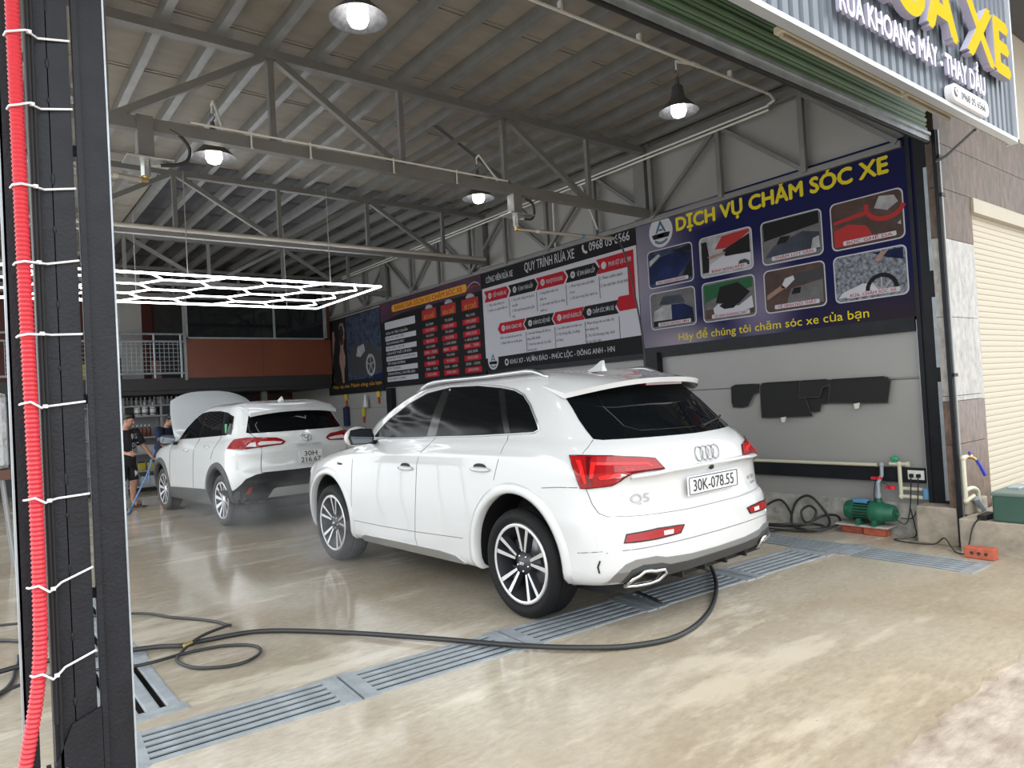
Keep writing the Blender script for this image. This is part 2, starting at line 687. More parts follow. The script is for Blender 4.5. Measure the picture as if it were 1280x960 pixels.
# ------------------------------------------------------------------ ceiling: insulated sheets on purlins
ceil = MB()
ceil.bbox((-1.7, 2.3, 4.70), (7.05, 18.6, 4.76))
ceiling = tag(ceil.build('ceiling', 'dark_wall'), kind='structure')
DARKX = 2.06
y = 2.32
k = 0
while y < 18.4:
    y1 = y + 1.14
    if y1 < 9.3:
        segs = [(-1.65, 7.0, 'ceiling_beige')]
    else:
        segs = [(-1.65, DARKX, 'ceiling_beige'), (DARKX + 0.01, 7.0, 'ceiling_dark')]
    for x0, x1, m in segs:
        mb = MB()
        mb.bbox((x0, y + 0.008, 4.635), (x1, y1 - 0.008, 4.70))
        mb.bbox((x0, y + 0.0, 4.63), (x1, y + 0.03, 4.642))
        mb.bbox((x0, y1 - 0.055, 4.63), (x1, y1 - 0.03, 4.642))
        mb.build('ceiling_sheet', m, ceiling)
    y = y1
pm = None
for i in range(-7, 14):
    x = 1.265 + 0.4105 * i
    if pm is None:
        mb = MB()
        mb.bbox((-0.006, 2.32, 4.525), (0.006, 18.4, 4.634))
        mb.bbox((-0.006, 2.32, 4.521), (0.058, 18.4, 4.527))
        mb.bbox((0.052, 2.32, 4.527), (0.058, 18.4, 4.545))
        mb.bbox((-0.006, 2.32, 4.628), (0.058, 18.4, 4.634))
        o = mb.build('purlin', 'galvanised', ceiling, (x, 0, 0))
        pm = o
    else:
        o = pm.copy()
        C.objects.link(o)
        o.parent = ceiling
        o.location = (x, 0, 0)


# ------------------------------------------------------------------ roof trusses
def truss(name, label, y, z0, z1, x_start, x_end, node0, sp, chord, web):
    T = thing(name, label, 'roof truss', (0, y, 0))
    mb = MB()
    mb.bar((x_start, 0, z1), (x_end, 0, z1), chord, chord * 0.9)
    mb.build('top_chord', 'truss_grey', T)
    mb = MB()
    mb.bar((x_start, 0, z0), (x_end, 0, z0), chord, chord * 1.15)
    mb.build('bottom_chord', 'truss_grey', T)
    k0 = math.ceil((x_start - node0) / sp)
    k1 = math.floor((x_end - node0) / sp)
    for k in range(k0, k1 + 1):
        x = node0 + sp * k
        mb = MB()
        mb.bar((x, 0, z0), (x, 0, z1), web, web)
        mb.build('web_post', 'truss_grey', T)
        if k < k1 or x + sp - 0.1 < x_end:
            a, b = ((x, 0, z1), (x + sp, 0, z0)) if k % 2 == 0 else ((x, 0, z0), (x + sp, 0, z1))
            a, b = Vector(a), Vector(b)
            d = (b - a).normalized()
            mb = MB()
            mb.bar(a + d * 0.06 + Vector((0, -0.012, 0)), b - d * 0.06 + Vector((0, -0.012, 0)), web * 1.1, web * 1.1)
            mb.build('web_diagonal', 'truss_grey', T)
    return T


truss('roof_truss', 'grey steel roof truss nearest the street carrying both wash booms', 5.75, 3.70, 4.485, -1.6, 6.80, 2.11, 1.23, 0.085, 0.05)
truss('roof_truss', 'second grey roof truss, pale tube along its bottom, above the hexagon light', 9.2, 3.745, 4.49, -1.6, 6.80, 2.11, 1.295, 0.08, 0.05)
truss('roof_truss', 'third grey roof truss under the black ceiling, just beyond the hexagon light', 12.65, 3.745, 4.49, -1.6, 6.80, 2.11, 1.295, 0.08, 0.05)
truss('roof_truss', 'farthest roof truss in front of the dark upstairs window', 15.3, 3.95, 4.49, -1.6, 6.80, 2.11, 1.295, 0.07, 0.045)

# truss running along the right wall, above the banners
T = thing('wall_truss', 'long grey zigzag truss on the right wall above the banners', 'wall truss', (6.83, 0, 0))
mb = MB()
mb.bar((0, 2.45, 4.475), (0, 16.0, 4.475), 0.06, 0.09)
mb.build('top_chord', 'truss_grey', T)
mb = MB()
mb.bar((0.02, 2.75, 3.62), (0.02, 16.0, 3.62), 0.05, 0.06)
mb.build('bottom_chord', 'truss_grey', T)
for k in range(13):
    y = 3.68 + 1.0 * k
    mb = MB()
    mb.bar((0, y, 3.62), (0, y, 4.45), 0.055, 0.055, (0, 1, 0))
    mb.build('web_post', 'truss_grey', T)
    a, b = ((0, y, 3.64), (0, y + 1.0, 4.44)) if k % 2 == 0 else ((0, y, 4.44), (0, y + 1.0, 3.64))
    mb = MB()
    mb.bar(a, b, 0.045, 0.045)
    mb.build('web_diagonal', 'truss_grey', T)
mb = MB()
mb.bar((0, 2.75, 4.44), (0, 3.68, 3.64) if False else (0, 2.72, 3.7), 0.04, 0.04)
mb.bar((0, 3.66, 4.42), (0, 2.78, 3.64), 0.045, 0.045)
mb.build('web_diagonal', 'truss_grey', T)

# wall columns
for i, (yy, lab) in enumerate(((5.86, 'black steel column against the right wall between the first two banners'), (9.35, 'black steel column at the joint of the process banner and the price banner'),
                               (12.8, 'black steel wall column beside the small yellow tags'))):
    T = thing('wall_column', lab, 'column', (6.87, yy, 0))
    mb = MB()
    mb.bbox((-0.05, -0.11, 0), (0.05, 0.11, 1.96 if yy < 9 else 1.84))
    mb.build('shaft', 'black_steel', T)
    mb = MB()
    mb.bbox((-0.06, -0.09, 3.71), (0.05, 0.09, 4.5))
    mb.build('upper_shaft', 'truss_grey', T)

# right front column: black built-up steel on a concrete footing
T = thing('front_column', 'black steel column at the right side of the opening, on a concrete block', 'column', (6.9, 2.6, 0))
mb = MB()
mb.bbox((-0.03, -0.14, 0.33), (0.16, 0.125, 4.6))
mb.build('shaft', 'black_steel', T)
mb = MB()
mb.bbox((-0.045, 0.09, 0.33), (-0.028, 0.127, 4.6))
mb.bbox((-0.045, -0.135, 0.33), (-0.028, -0.11, 4.6))
mb.build('flange', 'black_steel', T)
mb = MB()
for z0, z1 in ((2.42, 3.35), (1.55, 2.18), (0.36, 1.42)):
    mb.bbox((-0.05, -0.045, z0), (-0.034, -0.015, z1))
mb.build('bright_strip', 'galvanised_light', T)
mb = MB()
mb.bbox((-0.044, -0.06, 2.18), (-0.026, 0.02, 2.42))
mb.build('joint_plate', 'black_steel', T)
mb = MB()
mb.bbev((-0.075, 0.0, 0.165), (0.33, 0.33, 0.33), 0.012)
mb.build('footing', 'step_concrete', T)

# ------------------------------------------------------------------ roller shutter of the opening, rolled up, with its right guide rail
T = thing('roller_shutter', 'green roller shutter rolled up over the wash bay opening', 'shutter', (0, 2.45, 0))
mb = MB()
mb.bbox((0.35, -0.02, 3.50), (6.62, 0.02, 3.555))
mb.bbox((0.35, -0.035, 3.545), (6.62, 0.02, 3.57))
mb.build('bottom_bar', 'galvanised_light', T)
mb = MB()
mb.tube([(0.35, -0.005, 3.488), (6.62, -0.005, 3.488)], 0.014, 8)
mb.build('rubber_seal', 'black_plastic', T)
sl = None
for k in range(9):
    if sl is None:
        mb = MB()
        mb.smooth = True
        prof = [(0.012, 0), (-0.004, 0.008), (-0.014, 0.026), (-0.012, 0.044), (0.0, 0.056), (0.002, 0.066), (-0.01, 0.072), (-0.01, 0.080), (0.012, 0.082)]
        vs = [(0.36, p[0], p[1]) for p in prof] + [(6.61, p[0], p[1]) for p in prof]
        n = len(prof)
        mb.add(vs, [(i, i + 1, n + i + 1, n + i) for i in range(n - 1)])
        o = mb.build('shutter_slat', 'shutter_green', T, (0, 0, 3.57))
        sl = o
    else:
        o = sl.copy()
        C.objects.link(o)
        o.parent = T
        o.location = (0, 0, 3.57 + 0.083 * k)
mb = MB()
mb.bbox((-3.2, 0.03, 3.60), (6.80, 0.12, 4.50))
mb.build('lintel', 'galvanised', T)
T = thing('guide_rail', 'grey upright shutter guide rail standing beside the granite pillar', 'guide rail', (6.675, 2.41, 0))
mb = MB()
mb.bbox((-0.02, -0.012, 0), (0.015, 0.02, 3.6))
mb.build('channel', 'black_steel', T)
mb = MB()
mb.bbox((0.012, -0.024, 0), (0.034, -0.008, 3.6))
mb.build('edge_strip', 'galvanised', T)
for z in (3.35, 3.02, 1.46):
    mb = MB()
    mb.bbox((-0.01, -0.03, z), (0.07, -0.02, z + 0.03))
    mb.build('clip', 'black_steel', T)

# ------------------------------------------------------------------ shop sign on profiled sheet
T = thing('shop_sign', 'dark profiled metal shop sign with yellow and white raised letters above the opening', 'sign', (0, 1.9, 0))
mb = MB()
x = -3.2
prof = []
while x < 6.9:
    prof += [(x, 0.0), (x + 0.055, 0.0), (x + 0.067, 0.024), (x + 0.093, 0.024)]
    x += 0.105
prof.append((6.905, 0.0))
vs = [(a, b, 3.39) for a, b in prof] + [(a, b, 5.35) for a, b in prof]
n = len(prof)
mb.add(vs, [(i, i + 1, n + i + 1, n + i) for i in range(n - 1)])
mb.build('profiled_sheet', 'sign_sheet', T)
mb = MB()
mb.bbox((-3.2, -0.03, 3.355), (6.92, 0.03, 3.385))
mb.bbox((6.89, -0.03, 3.355), (6.92, 0.06, 5.35))
mb.build('edge_trim', 'sign_trim', T)
mb = MB()
mb.bbox((-3.2, 0.035, 3.38), (6.88, 0.06, 5.35))
mb.bbox((-3.2, 0.035, 5.30), (6.88, 0.75, 5.36))  # unseen cap over the gap behind the sign, added to keep sky light out
mb.build('back_and_light_cap', 'black_steel', T)
U, V = (1, 0, 0), (0, 0, 1)


def letters(s, x0, z, h, W, depth, face, bold, parent, nm='letter'):
    """each character a raised letter of its own"""
    tot = text_tris(s, bold)[2]
    sx = W / tot
    for i, ch in enumerate(s):
        if ch == ' ':
            continue
        pre = text_tris(s[:i] + ch, bold)[2] - text_tris(ch, bold)[2]
        mb = MB()
        mb.side_mi = 1
        mb.text(ch, (x0 + pre * sx, -0.03, z), U, V, h, text_tris(ch, bold)[2] * sx, bold, depth)
        for k in range(len(mb.v)):
            pass
        o = mb.build(nm, [face, 'letter_side'], parent)
        o.location.y = -depth


letters('RỬA XE', 4.16, 3.81, 0.40, 2.46, 0.05, 'letter_yellow', 0.075, T)
letters('RỬA KHOANG MÁY - THAY DẦU', 3.93, 3.565, 0.135, 2.21, 0.022, 'letter_white', 0.05, T)
mb = MB()
mb.poly([(a, b) for a, b in rrect(5.46, 3.392, 6.15, 3.512, 0.055, 6)], (0, -0.06, 0), U, V, 0.05)
pb = mb.build('phone_board', 'letter_white', T)
mb = MB()
mb.text('0968 05 6566', (5.62, -0.062, 3.425), U, V, 0.052, 0.46, 0.012)
mb.poly(circle2(5.525, 3.452, 0.036, n=20), (0, -0.0615, 0), U, V)
mb.build('phone_lettering', 'letter_black', pb)
mb = MB()
mb.tube([(5.512, -0.064, 3.472), (5.508, -0.064, 3.462), (5.52, -0.064, 3.442), (5.535, -0.064, 3.434), (5.542, -0.064, 3.437)], 0.0055, 6)
mb.build('phone_symbol', 'letter_white', pb)
mb = MB()
mb.tube([(6.35, 0.1, 3.4), (6.60, 0.4, 3.33), (6.66, 0.5, 3.32)], 0.012, 6)
mb.build('support_rod', 'galvanised', T)
for x0, x1, lab in ((3.73, 5.31, 'long cream batten light under the sign soffit, nearer the middle of the opening'), (5.36, 6.18, 'short cream batten light under the sign soffit at its right end')):
    T2 = thing('batten_light', lab, 'lamp', (0, 2.11, 3.5))
    mb = MB()
    mb.bbox((x0, -0.03, -0.005), (x1, 0.03, 0.03))
    mb.build('housing', 'strip_cream', T2)
    mb = MB()
    mb.tube([(x0 + 0.03, 0, -0.02), (x1 - 0.03, 0, -0.02)], 0.014, 8)
    mb.build('tube', 'cream_paint', T2)
    mb = MB()
    mb.tube([(x0 + 0.1, 0.0, 0.02), (x0 + 0.05, 0.01, 0.18)], 0.008, 6)
    mb.tube([(x1 - 0.1, 0.0, 0.02), (x1 - 0.05, 0.01, 0.18)], 0.008, 6)
    mb.build('hanger', 'black_steel', T2)
# ------------------------------------------------------------------ house next door: granite pillar and band, cream wall and shutter, raised step
mb = MB()
mb.bbox((7.10, 2.495, 0.0), (14, 3.0, 6.5))
house = tag(mb.build('wall_front', 'cream_paint'), kind='structure')
for (x0, x1, z0, z1, m) in ((6.69, 7.44, 0.22, 0.87, 'granite_brown'), (6.69, 7.44, 0.875, 1.245, 'granite_brown'), (6.69, 7.44, 1.25, 1.29, 'granite_light'), (6.69, 7.44, 1.295, 1.98, 'granite_light'),
                            (6.69, 7.44, 1.985, 2.67, 'granite_light'), (6.69, 7.44, 2.675, 3.11, 'granite_band'), (6.69, 8.25, 3.115, 3.51, 'granite_band'), (8.255, 9.6, 3.115, 3.51, 'granite_band'),
                            (6.69, 8.25, 3.515, 3.91, 'granite_band'), (8.255, 9.6, 3.515, 3.91, 'granite_band'), (9.605, 11, 3.115, 3.91, 'granite_band')):
    mb = MB()
    mb.bbox((x0, 2.42, z0), (x1, 2.496, z1))
    mb.build('granite_slab', m, house)
mb = MB()
mb.bbox((7.445, 2.40, 2.975), (11.5, 2.496, 3.11))
mb.build('shutter_box', 'cream_paint', house)
mb = MB()
mb.bbox((7.1, 1.2, 5.2), (14, 2.49, 5.45))
mb.build('balcony_slab', 'overhang_dark', house)
T = thing('roller_shutter', 'closed cream roller shutter of the house next door', 'shutter', (0, 2.465, 0))
sl = None
for k in range(49):
    z = 0.285 + 0.0555 * k
    if sl is None:
        mb = MB()
        prof = [(0.004, 0), (-0.001, 0.005), (-0.003, 0.026), (-0.001, 0.048), (0.004, 0.0545)]
        vs = [(7.445, p[0], p[1]) for p in prof] + [(11.5, p[0], p[1]) for p in prof]
        n = len(prof)
        mb.add(vs, [(i, i + 1, n + i + 1, n + i) for i in range(n - 1)])
        sl = mb.build('shutter_slat', 'shutter_cream', T, (0, 0, z))
    else:
        o = sl.copy()
        C.objects.link(o)
        o.parent = T
        o.location = (0, 0, z)
mb = MB()
mb.bbev((10.3, 1.95, 0.13), (7.58, 0.84, 0.29), 0.012)
tag(mb.build('trim_1', 'step_concrete'), kind='structure')
mb = MB()
mb.bbev((6.92, 2.385, 0.33), (0.44, 0.06, 0.11), 0.01)
tag(mb.build('trim_2', 'step_concrete'), kind='structure')

# ------------------------------------------------------------------ back of the shop: mezzanine, window, boards
mb = MB()
mb.bbox((-1.7, 18.4, 0), (6.92, 18.6, 4.62))
wb = tag(mb.build('wall_back', 'dark_wall'), kind='structure')
for x0, x1 in ((-1.6, 0.9), (0.92, 2.55), (2.95, 3.6), (4.5, 5.9), (5.92, 6.9)):
    mb = MB()
    z0, z1 = (2.3, 4.6) if x1 < 3.7 else (0.0, 1.9)
    mb.bbox((x0, 18.36, z0), (x1, 18.4, z1))
    mb.build('wall_board', 'dark_red_board', wb)
T = thing('mezzanine', 'upper floor at the back with a rust-red board front', 'mezzanine', (0, 15.5, 0))
mb = MB()
mb.bbox((-1.6, 0.05, 1.98), (6.80, 2.85, 2.30))
mb.build('floor_slab', 'mezz_black', T)
mb = MB()
mb.bbox((-1.6, 0.0, 2.06), (6.80, 0.05, 2.30))
mb.build('edge_beam', 'mezz_black', T)
for x0, x1 in ((3.64, 5.20), (5.205, 6.80)):
    mb = MB()
    mb.bbox((x0, -0.03, 2.29), (x1, 0.02, 3.105))
    mb.build('front_board', 'rust_board', T)
mb = MB()
mb.bbox((6.70, -0.02, 2.3), (6.80, 0.03, 4.5))
mb.build('side_board', 'dark_red_board', T)
for x in (3.62,):
    mb = MB()
    mb.bbox((x - 0.025, -0.05, 2.25), (x + 0.025, 0.0, 4.5))
    mb.build('corner_post', 'galvanised', T)
mb = MB()
mb.bbox((2.55, 0.6, 2.3), (2.95, 0.9, 4.5))
mb.build('pillar', 'panel_grey', T)
for x in (4.55, 5.55):
    mb = MB()
    mb.bbox((x - 0.06, 1.0, 0), (x + 0.06, 1.12, 1.98))
    mb.build('prop_post', 'galvanised', T)
W = MB()
W.bbox((3.66, 15.52, 3.14), (6.70, 15.54, 4.45))
w1 = tag(W.build('window_1', 'window_dark'), kind='structure')
mb = MB()
for a, b in (((3.64, 15.47, 3.10), (6.72, 15.52, 3.14)), ((6.66, 15.47, 3.10), (6.72, 15.52, 4.45)), ((3.64, 15.47, 3.10), (3.69, 15.52, 4.45)), ((5.48, 15.49, 3.14), (5.52, 15.52, 4.45))):
    mb.bbox(a, b)
mb.build('window_frame', 'galvanised_light', w1)
# railing with wire mesh
T = thing('mesh_railing', 'grey pipe railing with square wire mesh on the upper floor', 'railing', (0, 15.52, 0))
for z in (3.20, 3.05, 2.40):
    mb = MB()
    mb.tube([(-1.5, 0, z), (3.6, 0, z)], 0.022, 8)
    mb.build('rail', 'galvanised_light', T)
for x in (-1.4, -0.6, 1.0, 2.2, 3.05, 3.55):
    mb = MB()
    mb.tube([(x, 0, 2.3), (x, 0, 3.2)], 0.02, 8)
    mb.build('rail_post', 'galvanised_light', T)
mb = MB()
x = 0.6
while x < 3.58:
    mb.bar((x, 0.01, 2.42), (x, 0.01, 3.04), 0.008, 0.008)
    x += 0.085
z = 2.48
while z < 3.04:
    mb.bar((0.6, 0.012, z), (3.58, 0.012, z), 0.008, 0.008)
    z += 0.085
tag(mb.build('wire_mesh', 'galvanised_light', T), kind='stuff')

# ------------------------------------------------------------------ printed banners on the right wall
mat('print_white', (0.44, 0.44, 0.48, 1), 0.7, spec=0.15)
mat('print_black', (0.012, 0.012, 0.013, 1), 0.7, spec=0.15)
mat('print_dark', (0.045, 0.047, 0.05, 1), 0.7, spec=0.15)
mat('print_red', (0.34, 0.012, 0.022, 1), 0.7, spec=0.15)
mat('print_yellow', (0.60, 0.50, 0.02, 1), 0.7, spec=0.15)
mat('print_gold', (0.50, 0.27, 0.03, 1), 0.7, spec=0.15)
mat('print_navy', (0.008, 0.008, 0.06, 1), 0.7, spec=0.15, var=0.5, scale=0.5, col2=(0.055, 0.05, 0.12, 1))
mat('print_lilac', (0.30, 0.28, 0.37, 1), 0.7, spec=0.15, var=0.5, scale=2.5, col2=(0.16, 0.15, 0.23, 1))
mat('print_purple', (0.03, 0.018, 0.03, 1), 0.7, spec=0.15, var=0.5, scale=1, col2=(0.09, 0.04, 0.07, 1))
mat('print_logo_teal', (0.02, 0.10, 0.16, 1), 0.7, spec=0.15)
mat('print_skin', (0.25, 0.16, 0.13, 1), 0.7, spec=0.15, var=0.2, scale=4)
mat('print_hair', (0.03, 0.02, 0.02, 1), 0.7, spec=0.15)
mat('print_blue', (0.010, 0.016, 0.060, 1), 0.7, spec=0.15, var=0.6, scale=3)
mat('print_steelblue', (0.045, 0.052, 0.07, 1), 0.7, spec=0.15, var=0.4, scale=2)
mat('print_grey', (0.12, 0.115, 0.12, 1), 0.7, spec=0.15, var=0.3, scale=5)
mat('print_lightgrey', (0.30, 0.30, 0.31, 1), 0.7, spec=0.15, var=0.3, scale=8)
mat('print_brown', (0.07, 0.045, 0.04, 1), 0.7, spec=0.15, var=0.3, scale=5)
mat('print_seatred', (0.33, 0.03, 0.03, 1), 0.7, spec=0.15)
mat('print_green', (0.02, 0.09, 0.04, 1), 0.7, spec=0.15)
mat('print_foam', (0.28, 0.30, 0.34, 1), 0.7, spec=0.15, var=0.9, scale=28, col2=(0.015, 0.02, 0.03, 1))
mat('print_night', (0.012, 0.016, 0.03, 1), 0.7, spec=0.15, var=0.8, scale=7, col2=(0.06, 0.08, 0.13, 1))
BX = 6.868


class Print:
    """a wall banner; drawing coordinates are world y and z, layers rise 0.7 mm each"""

    def __init__(s, name, label, y_left, y_right, z0, z1, base):
        s.T = thing(name, label, 'banner', (BX, 0, 0))
        s.lay = {}
        mb = MB()
        mb.bbox((0, y_right, z0), (0.03, y_left, z1))
        mb.build('backing', base, s.T)
        s.n = 0

    SOLO = ('arrow_heading', 'framed_photo', 'list_cell', 'price_cell', 'price_head', 'caption_strip', 'photo_glow', 'glow_patch', 'divider_line', 'photo_print', 'title_lettering', 'caption_lettering', 'heading_lettering', 'price_lettering', 'list_lettering', 'car_sketch')

    def mb(s, part, m):
        k = (part, m)
        if part in s.SOLO:
            s.n += 1
            k = (part, m, s.n)
        elif part == 'photo_print':
            k = (part, m, s.n)
        if k not in s.lay:
            s.lay[k] = MB()
        return s.lay[k]

    def x(s, L):
        return -0.0008 * L

    def poly(s, part, m, pts, L=1):
        s.mb(part, m).poly([(-y, z) for y, z in pts], (s.x(L), 0, 0), (0, -1, 0), (0, 0, 1))

    def rect(s, part, m, yl, z0, yr, z1, L=1, r=0.0):
        if r:
            s.poly(part, m, [(-a, b) for a, b in rrect(-yl, z0, -yr, z1, r)], L)
        else:
            s.poly(part, m, [(yl, z0), (yr, z0), (yr, z1), (yl, z1)], L)

    def text(s, part, m, t, y, z, h, W=None, bold=0.0, L=3, tilt=0.0):
        s.mb(part, m).text(t, (s.x(L), y, z), (0, -1, tilt), (0, 0, 1), h, W, bold)

    def line(s, part, m, pts, r, L=2, closed=False):
        """flat stroke of width 2r"""
        P = [Vector((0, y, z)) for y, z in pts]
        N = len(P)
        a, b = [], []
        for i in range(N):
            t = (P[(i + 1) % N] - P[i - 1]) if closed else (P[min(i + 1, N - 1)] - P[max(i - 1, 0)])
            t.normalize()
            n = Vector((0, -t.z, t.y))
            a.append(P[i] + n * r + Vector((s.x(L), 0, 0)))
            b.append(P[i] - n * r + Vector((s.x(L), 0, 0)))
        fs = [(i, (i + 1) % N, N + (i + 1) % N, N + i) for i in range(N if closed else N - 1)]
        s.mb(part, m).add(a + b, fs)

    def done(s):
        for k, mb in s.lay.items():
            mb.build(k[0], k[1], s.T)


def drop_logo(p, yc, zc, r, part='logo'):
    """round badge: drop-shaped A over a little car front and a swoosh"""
    p.poly(part, 'print_white', [(-a, b) for a, b in circle2(-yc, zc, r, r * 1.05, 28)], 3)
    k = r / 0.19
    for m, pts in (('print_logo_teal', [(yc, zc + .15 * k), (yc + .085 * k, zc - .01 * k), (yc + .055 * k, zc - .01 * k), (yc, zc + .09 * k)]),
                   ('print_logo_teal', [(yc, zc + .15 * k), (yc, zc + .09 * k), (yc - .055 * k, zc - .01 * k), (yc - .085 * k, zc - .01 * k)]),
                   ('print_dark', [(yc + .03 * k, zc + .01 * k), (yc - .03 * k, zc + .01 * k), (yc - .03 * k, zc + .03 * k), (yc + .03 * k, zc + .03 * k)]),
                   ('print_black', [(yc + .15 * k, zc - .03 * k), (yc + .09 * k, zc - .02 * k), (yc - .09 * k, zc - .02 * k), (yc - .15 * k, zc - .03 * k), (yc - .12 * k, zc - .085 * k), (yc + .12 * k, zc - .085 * k)]),
                   ('print_lightgrey', [(yc + .05 * k, zc - .035 * k), (yc - .05 * k, zc - .035 * k), (yc - .045 * k, zc - .07 * k), (yc + .045 * k, zc - .07 * k)])):
        p.poly(part, m, pts, 4)
    for q, m in ((0, 'print_logo_teal'), (1, 'print_dark')):
        p.line(part, m, [(yc + (.10 - .2 * t / 8) * k, zc + (-.10 - .035 * math.sin(PI * t / 8) - .018 * q) * k) for t in range(9)], .007 * k, 4)


# 1: services banner nearest the street, its ground fading from lilac to navy (print)
def fade_print():
    m = bpy.data.materials.new('print_fade')
    m.use_nodes = True
    nt = m.node_tree
    N, L = nt.nodes, nt.links
    bs = N['Principled BSDF']
    bs.inputs['Roughness'].default_value = 0.7
    bs.inputs['Specular IOR Level'].default_value = 0.15
    tc = N.new('ShaderNodeTexCoord')
    col = None
    for (cy, cz, ry, rz, c) in ((6.05, 2.9, 1.15, 1.6, (0.20, 0.185, 0.24, 1)), (5.45, 2.05, 0.9, 0.35, (0.26, 0.23, 0.27, 1)), (4.3, 2.35, 0.55, 0.8, (0.15, 0.13, 0.20, 1)), (5.0, 3.62, 0.5, 0.3, (0.16, 0.14, 0.2, 1)), (2.9, 2.05, 1.6, 0.5, (0.022, 0.016, 0.024, 1))):
        mp = N.new('ShaderNodeMapping')
        mp.vector_type = 'POINT'
        mp.inputs['Location'].default_value = (0, -cy / ry, -cz / rz)
        mp.inputs['Scale'].default_value = (0, 1 / ry, 1 / rz)
        L.new(tc.outputs['Object'], mp.inputs[0])
        ln = N.new('ShaderNodeVectorMath')
        ln.operation = 'LENGTH'
        L.new(mp.outputs[0], ln.inputs[0])
        r = N.new('ShaderNodeMapRange')
        r.interpolation_type = 'SMOOTHSTEP'
        r.inputs['From Min'].default_value = 1.0
        r.inputs['From Max'].default_value = 0.0
        L.new(ln.outputs['Value'], r.inputs['Value'])
        x = N.new('ShaderNodeMixRGB')
        L.new(r.outputs[0], x.inputs[0])
        if col is None:
            x.inputs[1].default_value = (0.007, 0.008, 0.055, 1)
        else:
            L.new(col, x.inputs[1])
        x.inputs[2].default_value = c
        col = x.outputs[0]
    L.new(col, bs.inputs['Base Color'])
    M['print_fade'] = m


fade_print()
p = Print('wall_banner', 'navy and lilac services banner with eight framed photos, nearest the street', 6.01, 2.67, 2.03, 3.685, 'print_fade')
p.text('title_lettering', 'print_yellow', 'DỊCH VỤ CHĂM SÓC XE', 5.36, 3.405, 0.15, 2.47, 0.07)
p.text('slogan_lettering', 'print_yellow', 'Hãy để chúng tôi chăm sóc xe của bạn', 5.43, 2.075, 0.085, 2.28, 0.006)
drop_logo(p, 5.605, 3.45, 0.185)
caps = [['PHỦ NANO-CERAMIC', 'ĐÁNH BÓNG KÍNH', 'THẢM LÓT SÀN', 'BỌC GHẾ DA'], ['ĐÁNH BÓNG SƠN', 'VỆ SINH KHOANG MÁY', 'VỆ SINH NỘI THẤT', 'RỬA, CHĂM SÓC XE']]
cols = [(5.835, 5.16), (5.04, 4.36), (4.23, 3.565), (3.455, 2.785)]
rows = [(2.775, 3.225), (2.255, 2.695)]
base = [['print_night', 'print_lightgrey', 'print_grey', 'print_brown'], ['print_grey', 'print_grey', 'print_brown', 'print_foam']]
